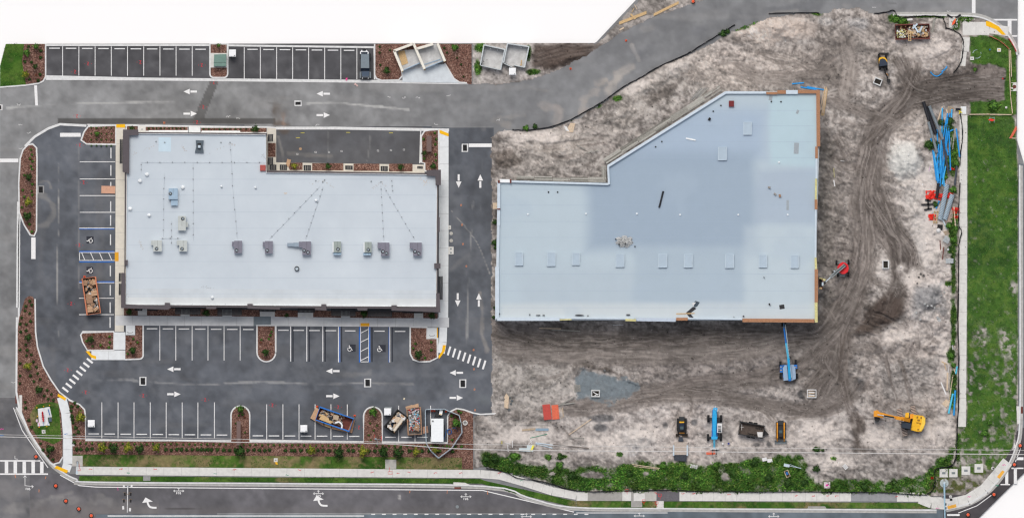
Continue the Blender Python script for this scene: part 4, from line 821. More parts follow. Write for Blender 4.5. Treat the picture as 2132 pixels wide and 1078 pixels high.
for i, (u, v, m) in enumerate([(4, 892, pink_paint), (4, 906, cyan_paint), (38, 218, pale_paint), (42, 260, pale_paint), (60, 276, pale_paint), (43, 310, pale_paint), (28, 795, pale_paint), (1038, 250, pale_paint), (660, 260, pale_paint), (908, 258, pale_paint), (810, 203, pale_paint), (842, 203, pale_paint), (870, 203, pale_paint), (934, 200, pale_paint), (1975, 24, pale_paint), (1820, 15, pale_paint), (475, 243, pale_paint), (496, 246, pale_paint)]):
    scrawl(u, v, 4, m, ROAD, .01, 60 + i)
for (u, v) in [(630, 277), (725, 276), (814, 277), (620, 287)]: bar(u - 4, v - .5, u + 4, v + .5, yellow_paint, LOTO, .008, 'survey_mark')
for (u, v) in [(619, 321), (657, 317), (685, 317), (711, 315), (787, 314), (814, 313), (841, 312)]:
    b = MB(); b.strip([(u - 1.8, v - 1.3), (u + 1.8, v - 1.3), (u + 1.8, v + 1.3), (u - 1.8, v + 1.3)], .6, .004, .009, True); struct('survey_mark', b, pale_paint, LOTO)
for (u, v) in [(960, 427), (962, 468), (964, 508), (971, 554), (986, 728), (987, 768), (988, 810), (989, 853)]:
    b = MB(); b.strip([(u - 1, v - 1.6), (u + 1, v - 1.6), (u + 1, v + 1.6), (u - 1, v + 1.6)], .7, .004, .009, True); struct('survey_mark', b, orange_paint, LOTO)
for (u, v, m) in [(245, 1017, pink_paint), (81, 1021, orange_paint), (853, 1023, orange_paint), (931, 1023, orange_paint), (1015, 1025, orange_paint), (32, 990, orange_paint), (95, 994, orange_paint)]: scrawl(u, v, 3, m, LANE, .012, int(u), math.pi / 2)
# lettering FDS with its arrows
def fds(u, v, parent, mini=False):
    b = MB()
    for pl in ([(-11, 0), (11, 0)], [(-8, -2.2), (-11, 0), (-8, 2.2)], [(8, -2.2), (11, 0), (8, 2.2)], [(0, 0), (0, -7)], [(-2.2, -4.6), (0, -7), (2.2, -4.6)]): b.strip([(u + x, v + y) for x, y in pl], 1.1, .004, .010)
    if not mini:
        for pl in ([(-4.6, 6.6), (-4.6, 2.6), (-2.6, 2.6)], [(-4.6, 4.4), (-3, 4.4)], [(-1.2, 6.4), (-1.2, 2.8), (.6, 3.2), (1.2, 4.6), (.5, 6), (-1.2, 6.5)], [(4.6, 3), (2.8, 2.8), (2.6, 4.2), (4.4, 4.9), (4.4, 6.4), (2.5, 6.4)]): b.strip([(u + x, v + y) for x, y in pl], .9, .004, .010)
    struct('road_lettering', b, white_paint, parent)
for u, v in ((372, 1021), (663, 1026.5), (970, 1033)): fds(u, v, LANE)
for u, v in ((1096, 1074.5), (1331, 1073), (1611, 1074)): fds(u, v, MS, True)
b = MB()
for pl in ([(52, 990), (52, 1010), (69, 1012)], [(49, 993), (52, 989), (55, 993)], [(66, 1009), (69.5, 1012), (66, 1015)], [(54, 1019), (54, 1015), (56, 1015)], [(54, 1017), (55.6, 1017)], [(57.6, 1019), (57.6, 1015), (59.4, 1016), (59.4, 1018), (57.6, 1019)], [(62.6, 1015.3), (61, 1015), (61, 1017), (62.6, 1017.4), (62.4, 1019), (60.8, 1019)], [(31, 948), (31, 954), (37, 955)]): b.strip(pl, 1, .004, .010)
struct('road_lettering', b, white_paint, JN)
for (u, v) in [(1305, 1020), (1340, 1042), (1367, 1046), (1374, 1030)]:
    b = MB(); b.strip([(u - 3, v - 2.5), (u + 3, v - 2.5), (u + 3, v + 2.5), (u - 3, v + 2.5)], .8, .12, .136, True); b.strip([(u, v + 2.5), (u + 1, v + 8)], .8, .12, .136); struct('survey_mark', b, red_paint, WKS)
b = MB(); b.strip([(165, 965), (165, 975), (167, 975), (167, 979), (160, 979), (160, 975)], .7, .12, .138); b.strip([(811, 972), (811, 981)], .7, .12, .138); b.strip([(808, 981), (817, 981), (817, 986), (808, 986)], .7, .12, .138, True); struct('survey_mark', b, red_paint, WKS)
# ================================================================ BUILDINGS
def rim(name, poly, wd, z0, z1, m, parent):
    b = MB(); b.strip(poly, wd, z0, z1, True); return struct(name, b, m, parent)
# ---- finished store
R1 = [(263, 276), (556, 279), (556, 357), (912, 362), (910, 641), (259, 637)]
RZ = 5.2
ST = thing('retail_building', 'finished L-shaped store with white flat roof and dark parapet caps', 'building', CX, CY)
def stp(name, b, m, parent=ST): return link(name, b.mesh(name, m), parent)
b = MB(); b.prism(R1, 0, RZ - .1); stp('wall', b, stucco)
b = MB(); b.prism([(262.5, 600), (907.5, 604), (907.5, 637), (261.8, 633)], RZ, RZ + .006); stp('exposure_strip', b, mat('exposure_tone', (198, 206, 212), .6, .04, .3))  # brighter exposure toward the south edge, painted as a paler strip
b = MB(); b.prism([(262.3, 619), (907.5, 622), (907.5, 637), (261.8, 633)], RZ + .006, RZ + .012); stp('exposure_strip', b, mat('exposure_tone_pale', (206, 211, 213), .6, .04, .3))  # second, paler step of the painted exposure
b = MB(); b.prism([(265, 278), (554, 281), (554, 359), (909, 364), (907.5, 638), (261.5, 634)], RZ - .08, RZ); roof1 = stp('roof', b, membrane)
b = MB(); b.strip([(262.5, 276), (556, 279), (556, 357), (912, 362), (910, 641), (259, 637)], 2.6, RZ - .3, RZ + .55, True); stp('parapet', b, [cap_dark])
b = MB(); b.strip([(264.8, 278), (554, 281), (554, 359), (909.5, 364.2), (907.8, 637.5), (262, 633.5)], 1.1, RZ - .02, RZ + .48, True); stp('parapet_flashing', b, white_metal)
for poly in [[(256, 270), (288, 270), (288, 281.5), (269.5, 282), (269, 363), (264, 360), (255, 358)], [(888, 354), (918, 353.5), (918, 385.5), (907, 385.5), (906.5, 367), (888, 366)], [(254, 568), (261, 568), (261, 633), (343, 636), (343, 630), (353.5, 630), (356, 640), (350, 644.5), (252, 641), (252, 600)],
             [(515, 632), (526, 632), (526, 637), (583, 638), (583, 644), (515, 642)], [(669, 633), (679, 633), (680, 646), (656, 645), (656, 640), (669, 640)], [(815, 635), (826, 635), (826, 641), (866, 642), (908, 641), (908, 610), (915, 610), (917, 650), (815, 646)], [(261, 541), (266, 541), (266, 552), (261, 552)], [(904, 548), (917, 548), (917, 559), (904, 559)], [(428, 637), (452, 637), (449, 643), (430, 643)], [(742, 640), (766, 640), (764, 646), (745, 646)], [(911, 452), (915.5, 452), (915.5, 483), (911, 483)]]:
    b = MB(); b.prism(poly, RZ - 1.0, RZ + 1.0); stp('tower_cap', b, cap_dark)
# front doors and shop windows (under the canopies)
for x in (287, 376, 463, 545, 620, 710, 790, 862):
    b = MB(); b.box(x, 638.5 + (x - 287) * .006, x + 19, 643 + (x - 287) * .006, .1, 2.9); o = stp('shop_window', b, dark_glass); b = MB(); b.box(x + 9, 643 + (x - 287) * .006, x + 10, 643.8 + (x - 287) * .006, .1, 2.9); stp('frame', b, cap_black, o)
# slatted canopies
def canopy(u0, v0, u1, v1, z=3.2, n=None, along='v'):
    b = MB(); b.strip([(u0, v0), (u1, v0), (u1, v1), (u0, v1)], 1.1, z, z + .18, True); o = stp('canopy', b, cap_black)
    n = n or max(3, int((u1 - u0) / 2.6))
    for i in range(n):
        x = u0 + (u1 - u0) * (i + .5) / n; b = MB(); b.box(x - (u1 - u0) / n * .44, v0 + .6, x + (u1 - u0) / n * .44, v1 - .6, z + .05, z + .14 + (i % 2) * .02); stp('slat', b, cap_black, o)
for q in [(365, 638.5, 417, 653.5), (453, 640, 503, 655.5), (690, 642.5, 740, 657), (766, 644, 816, 658.5), (281, 639, 296, 646), (307, 639, 328, 646), (540, 641, 574, 648), (620, 642, 655, 650), (838, 645, 880, 651), (250, 290, 257, 341), (248, 568, 255, 586), (248, 590, 255, 614), (914, 575, 921, 624)]: canopy(*q)
for q in [(558, 280, 568, 294.5), (558, 328.5, 568, 343), (562, 343.5, 575, 354), (583, 343.5, 597, 354), (632.5, 344.5, 647, 355), (719, 345.5, 734, 353), (793, 346.5, 807, 356), (869, 347, 880, 351)]: canopy(*q, z=2.7, n=4)
for q in [(310, 271.5, 392, 274), (420, 272.5, 500, 275.5)]:
    b = MB(); b.box(*q, 3.4, 3.6); stp('eyebrow', b, white_metal)
# roof seams
for y in (373, 406, 441, 475, 510, 544, 578, 611): b = MB(); b.box(266, y, 906, y + .5, RZ, RZ + .012); stp('seam', b, mat('membrane_seam', (172, 184, 196), .6, .02, 1), roof1)
b = MB(); b.box(330, 286, 356, 316, RZ, RZ + .015); stp('membrane_patch', b, mat('new_membrane', (194, 214, 226), .6, .02, 1), roof1)
def stain(o, pts, wd, m, z, nm='stain', seed=1):
    r = random.Random(seed); b = MB()
    for i in range(26):
        t = r.random() * (len(pts) - 1); k = int(t); f = t - k; p, q = pts[k], pts[min(k + 1, len(pts) - 1)]
        u, v = p[0] + (q[0] - p[0]) * f + r.gauss(0, wd), p[1] + (q[1] - p[1]) * f + r.gauss(0, wd * .6); rr = r.uniform(.4, 1.2); n = 7; z_ = z + i * .0004
        b.sheet([(u + rr * r.uniform(.6, 1.3) * math.cos(6.283 * j / n), v - rr * r.uniform(.5, 1.2) * math.sin(6.283 * j / n)) for j in range(n)], z_)
    stp(nm, b, m, o)
st_tan = mat('tan_stain', (184, 184, 184), .8, .05, 4); st_rust = mat('rust_stain', (200, 186, 170), .8, .1, 4); st_grey = mat('grey_stain', (178, 184, 190), .8, .1, 4)
for i, (pts, wd, m) in enumerate([([(275, 322), (300, 312), (330, 300)], 2, st_tan), ([(380, 305), (386, 315)], 1.5, st_tan), ([(430, 322), (478, 300), (490, 303)], 1.5, st_tan), ([(545, 320), (553, 332)], 2.2, st_grey), ([(640, 385), (674, 377), (695, 390)], 2, st_tan), ([(775, 395), (793, 379), (805, 388)], 2, st_tan), ([(870, 370), (888, 380), (880, 383)], 4, st_rust), ([(592, 402), (598, 403)], 1, st_rust), ([(262, 610), (265, 632)], 2, st_tan), ([(290, 500), (296, 520)], 1.5, st_tan), ([(370, 640 - 6), (500, 634), (700, 636)], 1.5, st_grey), ([(420, 596), (440, 600)], 2.5, st_grey)]): stain(roof1, pts, wd, m, RZ + .004, seed=i)
# roof equipment: each unit a thing standing on the roof
def unit(label, body, hood=None, arm=None, m=unit_grey, hm=None, fans=(), name='rooftop_unit', h=1.2, side=None):
    u, v = (body[0] + body[2]) / 2, (body[1] + body[3]) / 2; t = thing(name, label, 'rooftop unit', u, v, RZ, 0, 'rooftop units on the finished store'); o = (u, v)
    b = MB(o); b.box(body[0] + .5, body[1] + .5, body[2] - .5, body[3] - .5, 0, .3); part('roof_curb', b, white_metal, t)
    b = MB(o); b.box(*body, .3, h); bd = part('casing', b, m, t)
    x = (body[0] + body[2]) / 2
    b = MB(o); b.box(x - .15, body[1] + .3, x + .15, body[3] - 9, h, h + .01); part('panel_joint', b, fan_black, bd)
    if arm: b = MB(o); b.prism([(arm[0], arm[1]), (arm[2], arm[1]), (arm[2], arm[3]), (arm[0], arm[3])], .5, [h * .8, h * .98, h * .98, h * .8][::1]); part('intake_hood', b, hm or m, t)
    if hood: b = MB(o); x0, y0, x1, y1 = hood; b.prism([(x0 + 1, y0), (x1, y0), (x1, y1), (x0, y1)], .4, [h * .95, h * .95, h * .6, h * .6][::1]); part('rain_hood', b, unit_blue, t)
    if side: b = MB(o); b.box(*side, .3, h * .9); part('side_panel', b, white_metal, t)
    for (fx, fy) in fans:
        b = MB(o); b.ring(fx, fy, 3.0, 3.7, h, h + .07, 18); fo = part('fan_guard', b, fan_black, t)
        b = MB(o); b.cyl(fx, fy, 3.0, h, h + .012, 18); part('fan_well', b, fan_black, fo)
        b = MB(o)
        for k in range(4):
            a = k * math.pi / 2 + .4; b.prism([(fx + .6 * math.cos(a), fy + .6 * math.sin(a)), (fx + 2.7 * math.cos(a), fy + 2.7 * math.sin(a)), (fx + 2.6 * math.cos(a + .55), fy + 2.6 * math.sin(a + .55)), (fx + .6 * math.cos(a + .9), fy + .6 * math.sin(a + .9))], h + .02, h + .035)
        b.cyl(fx, fy, .7, h + .02, h + .06, 8); part('fan_blade', b, pale_metal, fo)
unit('purple-grey rooftop unit with one black fan, leftmost of the long row', (487.7, 501, 504, 527), arm=(483, 503, 487.7, 513), fans=[(492.5, 521)])
unit('purple-grey rooftop unit with one black fan, second of the long row', (551.5, 501.5, 568, 527.5), arm=(547, 503.5, 551.5, 513.5), fans=[(556.5, 521.5)])
unit('purple-grey two-fan rooftop unit with a long pale duct at its left', (629.5, 502.5, 647.5, 530.5), arm=(622.3, 503, 629.5, 515), fans=[(633.5, 521.5), (641, 525)])
b = MB((610, 509)); b.box(598, 505.8, 612, 512.6, .3, .8); b.box(611, 505, 622.2, 513.6, .3, .95); o = single('duct', 'pale blue-grey stepped duct feeding a two-fan rooftop unit', 'duct', b, mat('duct_blue_grey', (142, 158, 172), .5, .05, 2)); o.location.z = RZ
unit('green-grey rooftop unit with blue rain hood, left of the pair', (694.5, 502.5, 710, 525), hood=(694, 525, 710, 530.5), m=unit_green, fans=[(703.7, 518.6)], side=(692.5, 504, 694.5, 525))
unit('green-grey rooftop unit with blue rain hood, right of the pair', (759, 503.5, 773.8, 525.5), hood=(756, 525.5, 772, 531), m=unit_green, fans=[(766.8, 519.8)], side=(757, 505, 759, 525))
unit('purple-grey two-fan rooftop unit next to a green-grey unit', (793, 504.8, 810.8, 532.5), arm=(786, 505, 793, 517), fans=[(797, 523.4), (804.6, 527)])
unit('purple-grey two-fan rooftop unit at the right end of the row', (860, 504.8, 878, 532.5), arm=(853, 505, 860, 517.5), fans=[(864, 523.6), (871.5, 527.3)])
unit('blue-grey stepped rooftop unit with a black exhaust, upper left of roof', (351, 392, 370, 415), m=unit_blue, fans=[(354.7, 403.2)]); b = MB((363, 421)); b.box(356, 415.2, 370, 428, .3, .8); o = single('duct', 'blue-grey box duct below the stepped rooftop unit', 'duct', b, unit_blue); o.location.z = RZ
unit('pale rooftop unit with its fan at the upper end', (370.5, 449.5, 387, 480), arm=(387, 462, 391.5, 472.5), m=unit_beige, fans=[(380.5, 455.3)])
unit('pale rooftop unit at the far left of the roof', (319, 500, 337, 523.5), arm=(314.8, 500.5, 319, 510.5), m=unit_beige, fans=[(326, 517.6)])
unit('pale rooftop unit directly below the upper pale unit', (373, 500, 389.8, 523.5), arm=(368, 500.5, 373, 510.5), m=unit_beige, fans=[(379, 518)])
t = thing('exhaust_fan', 'dark kitchen exhaust fan on a flared base near the top edge', 'exhaust fan', 415.5, 305, RZ); o_ = (415.5, 305)
b = MB(o_); b.prism([(407.5, 292), (424, 292.5), (422.5, 305), (424, 318), (405.8, 317.5), (408.5, 305)], 0, .5); part('base', b, mat('slate_metal', (84, 96, 106), .5, .06, 3), t)
b = MB(o_); b.box(411, 298.5, 418.5, 308.5, .5, .9); q = part('duct_top', b, fan_black, t); b = MB(o_); b.box(412, 302.5, 417.5, 308, .9, 1.3); part('fan_head', b, pale_metal, q)
for i, (u, v, r) in enumerate([(306, 363, 4), (291.5, 376.5, 4), (380.5, 390, 4), (271, 434.5, 4), (310.5, 448, 3.4), (461, 388, 2.2), (532, 390.5, 2.4), (442, 619, 3.2), (658, 417, 3), (532, 391, 0)]):
    if not r: continue
    b = MB((u, v)); b.cyl(u, v, r * .8, 0, .35, 14); b.cyl(u, v, r, .35, .42, 14); b.cyl(u, v, r, .42, .6, 14, r * .45); o = single('roof_vent', f'small white mushroom vent on the finished store roof, {nth(i)} counted from the upper left', 'roof vent', b, white_metal, 'white mushroom vents'); o.location.z = RZ
b = MB((618, 559)); b.ring(618, 559, 3.6, 5, 0, .5, 24); o = single('ring_vent', 'black ringed exhaust collar alone below the row of rooftop units', 'exhaust collar', b, fan_black); o.location.z = RZ
b = MB((618, 559)); b.cyl(618, 559, 3.5, 0, .3, 18); q = part('inner_cap', b, pale_metal, o)
b = MB((547, 349.5)); b.box(541.5, 343.5, 553, 355.8, 0, .5); o = single('roof_hatch', 'red roof hatch at the inner corner of the finished store', 'roof hatch', b, mat('hatch_red', (170, 82, 76), .5, .06, 3)); o.location.z = RZ
b = MB((547, 349.5)); b.box(542.5, 344.5, 552, 354.8, .5, .56); part('lid', b, MATS['hatch_red'], o)
for i, (u, v) in enumerate([(672, 379), (676, 375), (793, 379), (479, 297), (343, 297), (325, 295), (460, 297), (657.5, 376.5), (773, 378)]):
    b = MB((u, v)); b.ring(u, v, .7, 1.5, 0, .12, 10); o = single('roof_drain', f'tiny dark drain ring on the finished store roof, {nth(i)} by number of stains around it', 'roof drain', b, grey_m, 'roof drain rings'); o.location.z = RZ
    o['label'] = f"small drain ring on the store roof {['below the long parapet, left of a stained pair', 'below the long parapet, right of a stained pair', 'above the dotted run to the third unit', 'beside the dark exhaust fan, on a tan stain', 'on the brighter membrane patch', 'left of the brighter membrane patch', 'just right of the dark exhaust fan', 'left of the stained drain pair', 'left of the drain above the two-fan unit'][i]}"
# gas and drain lines carried on small blocks
RUNS = [('running down from the drain beside the exhaust fan', [(479, 300), (482, 338), (484, 390), (490, 450), (494, 498)], 8), ('slanting to the second unit of the row', [(666, 388), (560, 498)], 9), ('slanting to the unit with the duct', [(673, 388), (636, 498)], 8), ('dropping to the unit beside the green pair', [(793, 386), (799, 500)], 7), ('slanting to the rightmost unit', [(800, 390), (825, 433), (865, 500)], 8),
        ('across the roof from the left end', [(294, 338), (553, 338.5)], 10), ('down from the cross run', [(402, 339), (402.5, 500)], 7), ('short drop at the left end', [(294, 338), (294, 358)], 2), ('left of the stepped unit', [(343, 360), (341, 390), (340, 490)], 6), ('joining the two lower left units', [(331, 496), (378, 496)], 3), ('between the pale units', [(357, 460), (357, 512)], 4), ('under the long inner parapet', [(556, 360), (805, 361.5)], 8), ('short run near the right end', [(815, 372), (818, 402)], 3)]
for lab, pts, n in RUNS:
    u, v = pts[0]; t = thing('roof_pipe', f'thin roof pipe on small black blocks, {lab}', 'roof pipe', u, v, RZ, 0, 'thin pipes on the finished store roof')
    b = MB((u, v)); b.path([(x, y, .22) for x, y in pts], .022, 6); part('pipe', b, mat('pipe_pale', (200, 208, 214), .5, .05, 3), t)
    seg = [math.hypot(q[0] - p[0], q[1] - p[1]) for p, q in zip(pts[:-1], pts[1:])]; tot = sum(seg)
    for i in range(n):
        s = tot * (i + .5) / n; k = 0
        while k < len(seg) - 1 and s > seg[k]: s -= seg[k]; k += 1
        f = s / seg[k]; x, y = pts[k][0] + (pts[k + 1][0] - pts[k][0]) * f, pts[k][1] + (pts[k + 1][1] - pts[k][1]) * f
        b = MB((u, v)); b.box(x - .9, y - .8, x + .9, y + .8, 0, .18); part('support_block', b, fan_black, t)
# ---- unfinished building
R2 = [(1036, 378), (1041, 374), (1064, 374), (1065, 379), (1266, 381), (1264, 344), (1510, 190), (1703, 192), (1706, 300), (1701, 470), (1699, 667), (1031, 667)]
IN2 = [(1043, 381), (1068, 383), (1270, 386), (1268.5, 347), (1512, 195), (1698, 197), (1699, 300), (1696, 470), (1695, 661), (1041, 660)]
BZ = 6.0
BD = thing('unfinished_building', 'unfinished building with pale blue-white roof and angled north-west wall', 'building', CX, CY)
def bp(name, b, m, parent=BD): return link(name, b.mesh(name, m), parent)
b = MB(); b.prism(R2, 0, BZ - .1); bp('wall', b, block_m)
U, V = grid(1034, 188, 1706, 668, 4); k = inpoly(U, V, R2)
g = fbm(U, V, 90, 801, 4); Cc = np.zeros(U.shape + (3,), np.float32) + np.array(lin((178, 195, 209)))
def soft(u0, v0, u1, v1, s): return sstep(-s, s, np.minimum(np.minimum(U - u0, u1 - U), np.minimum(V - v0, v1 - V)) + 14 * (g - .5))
for q, sf, a, col in (((1270, 225, 1600, 335), 26, .8, (158, 178, 203)), ((1222, 315, 1575, 520), 20, .85, (146, 165, 187)), ((1575, 350, 1698, 465), 14, .7, (160, 176, 197)), ((1600, 195, 1700, 345), 8, .8, (176, 202, 216)), ((1320, 520, 1550, 632), 10, .7, (160, 178, 196)), ((1080, 560, 1320, 650), 25, .5, (170, 185, 200)), ((1040, 632, 1700, 664), 8, .7, (200, 209, 215)), ((1550, 470, 1700, 664), 12, .5, (186, 201, 213))): Cc = mixc(Cc, soft(*q, sf) * a, col)  # uneven exposure painted into the roof colour: darker middle, paler south edge
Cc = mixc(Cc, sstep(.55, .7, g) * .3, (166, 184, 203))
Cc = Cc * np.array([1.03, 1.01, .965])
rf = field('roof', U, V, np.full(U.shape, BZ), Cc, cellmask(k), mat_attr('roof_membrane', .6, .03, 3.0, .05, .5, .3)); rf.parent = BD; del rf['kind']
for y, x0, x1 in ((230, 1450, 1694), (262, 1400, 1694), (295, 1350, 1694), (328, 1300, 1694), (361, 1274, 1694), (394, 1046, 1694), (427, 1046, 1692), (461, 1044, 1692), (494, 1044, 1692), (570, 1044, 1692), (605, 1042, 1692), (640, 1042, 1692)): b = MB(); b.box(x0, y, x1, y + .45, BZ, BZ + .012); bp('seam', b, mat('lap_seam', (160, 177, 195), .6, .03, 1), rf)
capn = [0]
def cap(pts, wd, m, nm='parapet'): capn[0] += 1; b = MB(); b.strip(pts, wd, BZ - .4 - .002 * capn[0], BZ + .6 + .003 * capn[0]); bp(nm, b, m)
cap_w = mat('white_parapet_wrap', (198, 211, 222), .55, .04, 1.5)
cap([(1052, 377.5), (1267, 383.3)], 4.2, cap_w); cap([(1268, 384), (1266, 345.5)], 4.2, cap_w); cap([(1266.4, 346), (1511, 193)], 5, cap_w); cap([(1511.2, 193), (1595, 193)], 5, cap_w); cap([(1038.5, 377), (1038, 470)], 6, cap_w); cap([(1038, 470.3), (1036, 555)], 4.5, cap_w); cap([(1035, 555.3), (1035, 664)], 8, cap_w); cap([(1035.4, 664), (1165, 664)], 7, cap_w); cap([(1165.3, 662), (1320, 663)], 3, cap_w); cap([(1325, 664.5), (1407, 666)], 7, mat('bare_parapet_wrap', (186, 198, 212), .55, .05, 2)); cap([(1432, 662.5), (1545, 664)], 3, cap_w); cap([(1041, 376.5), (1062, 377)], 7, white_metal)
for pts, wd, m in [([(1595.5, 194.5), (1618, 194.5)], 5, osb), ([(1618.4, 192), (1636, 192)], 7.5, osb), ([(1636.5, 192), (1661, 192)], 8, cap_w), ([(1661.5, 191.2), (1707, 191.4)], 7.5, osb), ([(1703.2, 195.3), (1704, 305)], 7.6, osb), ([(1700, 305.4), (1700, 330)], 5.5, osb), ([(1700, 330.3), (1700, 372)], 4, cap_w), ([(1699, 372.4), (1698.5, 415)], 4, foam_yellow), ([(1699, 415.3), (1699, 436)], 6, osb), ([(1698.5, 436.4), (1697.5, 536)], 3.4, cap_w), ([(1698, 536.3), (1699, 560)], 4.5, foam_yellow), ([(1699.5, 560.3), (1699.5, 629)], 7, osb), ([(1699, 629.4), (1699.5, 671)], 6, foam_yellow), ([(1546, 666.5), (1695.6, 667.5)], 7.5, osb), ([(1408, 664), (1432, 664)], 6, osb), ([(1165.4, 665.4), (1190, 664.6)], 2.5, foam_yellow), ([(1302, 665.5), (1324, 666.4)], 4.5, foam_yellow)]: cap(pts, wd, m, 'parapet')
for q in [(1036.5, 375.5, 1041, 381), (1061.5, 373, 1064.8, 381.5), (1035, 434, 1042, 436.5)]: b = MB(); b.box(*q, BZ + .3, BZ + .76); bp('timber_end', b, rust)
b = MB(); b.box(1026, 422, 1035, 435, 3.0, 3.15); bp('ledge_board', b, wood_pale)
# openings in the south wall
for x in (1080, 1160, 1240, 1330, 1420, 1500, 1580, 1650): b = MB(); b.box(x, 667.3, x + 26, 668, .1, 3.0); bp('window_opening', b, black_m)
# roof curbs etc.
CUR = [(1072, 525, 1089, 553), (1139, 525.5, 1156.5, 554), (1191, 526, 1207, 552), (1282, 528, 1300, 556), (1371, 528, 1389, 557), (1424, 528.5, 1442, 557), (1510, 529, 1528, 558), (1580, 530, 1597, 557), (1646, 531, 1663, 558), (1495, 306, 1513, 334), (1548, 254, 1565, 281)]
for i, q in enumerate(CUR):
    u, v = (q[0] + q[2]) / 2, (q[1] + q[3]) / 2; t = thing('roof_curb', f"white membrane-wrapped curb box on the unfinished roof, {nth(i) + ' from the left in the lower row' if i < 9 else ['lone one above the black pipe', 'topmost near the red hatch'][i - 9]}", 'roof curb', u, v, BZ, 0, 'wrapped curb boxes')
    b = MB((u, v)); b.box(*q, 0, .35); part('box', b, mat('curb_wrap', (172, 189, 203), .6, .03, 1), t); b = MB((u, v)); b.strip([(q[0] + .6, q[1] + .6), (q[2] - .6, q[1] + .6), (q[2] - .6, q[3] - .6), (q[0] + .6, q[3] - .6)], 1.2, .35, .40, True); part('rim', b, mat('curb_rim', (190, 205, 216), .6, .03, 1), t)
b = MB((1522.5, 215.5)); b.box(1517.5, 210, 1528, 222.5, 0, .5); o = single('roof_hatch', 'dark red roof hatch on the unfinished building near its north edge', 'roof hatch', b, mat('hatch_dark_red', (112, 34, 38), .5, .06, 3)); o.location.z = BZ
b = MB((1376, 415)); b.tube((1372.5, 432, .14), (1381, 398, .14), .17, 10); o = single('drain_pipe', 'short black pipe lying on the unfinished roof', 'pipe', b, pipe_black); o.location.z = BZ
for i, (u, v) in enumerate([(1142, 400), (1161, 400), (1365, 306), (1378, 295), (1485, 232), (1501, 220), (1606, 212), (1626, 212)]):
    b = MB((u, v)); b.ring(u, v, .7, 1.7, 0, .15, 10); b.cyl(u, v, .7, 0, .1, 8); o = single('roof_drain', f"black roof drain on the unfinished building, {nth(i)} counted from the left", 'roof drain', b, fan_black, 'black drains in pairs'); o.location.z = BZ
for i, (u, v) in enumerate([(1099, 446), (1220, 445), (1326, 445), (1416, 447), (1537, 447), (1622, 338), (1640, 447)]):
    b = MB((u, v)); b.cyl(u, v, 1.2, 0, .35, 10); b.cyl(u, v, 1.9, 0, .06, 10); o = single('vent_pipe', f"short white vent stub on the unfinished roof, {nth(i)} from the left", 'vent pipe', b, white_metal, 'white vent stubs'); o.location.z = BZ
for i, (u, v, w_, h_, a, lab) in enumerate([(1658, 309, 10, 23, .05, 'largest, near the right edge'), (1640, 427, 5, 21, 0, 'narrow upright one'), (1604.5, 204.5, 7, 10, .2, 'at the top edge by two drains'), (1660.5, 233.3, 5, 8.5, .4, 'small tilted one in the upper right corner'), (1628, 638.5, 10.5, 9, -.15, 'dark square near the lower right corner')]):
    b = MB((u, v)); b.obox(u, v, w_, h_, 0, .03, a); o = single('walkway_pad', f'grey membrane pad on the unfinished roof, {lab}', 'membrane pad', b, mat('grey_pad', (156, 165, 172), .7, .06, 4) if i < 4 else cap_black); o.location.z = BZ
r = random.Random(5); b = MB((1300, 503))
N = 18; vs = []; fs = []
for i in range(N):
    for j in range(N):
        x, y = (i / (N - 1) - .5) * 40, (j / (N - 1) - .5) * 28; rr = math.hypot(x / 20, y / 14); hh = max(0, 1 - rr) ** .6 * .8 * r.uniform(.35, 1.1)
        vs.append(b.L(1300 + x * (1 - .1 * r.random()), 503 + y * (1 - .15 * r.random()), .03 + hh))
for i in range(N - 1):
    for j in range(N - 1):
        x, y = ((i + .5) / (N - 1) - .5) * 2, ((j + .5) / (N - 1) - .5) * 2
        if x * x + y * y < .85 + .25 * math.sin(7 * math.atan2(y, x)): fs.append([i * N + j, i * N + j + N, i * N + j + N + 1, i * N + j + 1][::-1])
b.add(vs, fs); o = single('tarp_heap', 'crumpled grey plastic tarp heaped in the middle of the unfinished roof', 'tarp', b, mat('tarp_plastic', (182, 184, 184), .35, .2, 6, .3)); o.location.z = BZ
for i, (u, v) in enumerate([(1282, 498), (1289, 508), (1315, 498), (1316, 504), (1322, 513), (1302, 507)]):
    b = MB((u, v)); b.box(u - 1.2, v - 1.2, u + 1.2, v + 1.2, .0, 1.0 if i in (1, 5) else .2); o = single('tarp_weight', f"small black weight at the crumpled tarp, {['left rim', 'lower left', 'right rim, upper', 'right rim, lower', 'farthest right, off the tarp', 'centre'][i]}", 'weight', b, fan_black, 'tarp weights'); o.location.z = BZ
def flat(name, label, cat, poly, m, z, th=.03, group=None):
    u = sum(p[0] for p in poly) / len(poly); v = sum(p[1] for p in poly) / len(poly); b = MB((u, v)); b.prism(poly, 0, th); o = single(name, label, cat, b, m, group); o.location.z = z; return o
flat('membrane_scrap', 'long dark membrane scrap slanting over the south edge of the unfinished roof', 'membrane scrap', [(1428, 651), (1443, 638), (1450, 642), (1437, 652), (1444, 661), (1435, 660)], cap_black, BZ + .02)
flat('membrane_scrap', 'dark and white torn membrane corner above the long scrap', 'membrane scrap', [(1443, 632), (1448, 626), (1457, 629), (1452, 637), (1446, 640)], mat('slate_scrap', (66, 78, 88), .7, .1, 4), BZ + .05)
flat('membrane_scrap', 'small white torn sheet on the dark scrap', 'membrane scrap', [(1440, 631), (1449, 629), (1444, 636)], paper_w, BZ + .09)
flat('board', 'thin tan board on the south edge beside the dark scraps', 'board', [(1408, 652), (1446, 651), (1446, 653), (1408, 654)], wood_tan, BZ + .06)
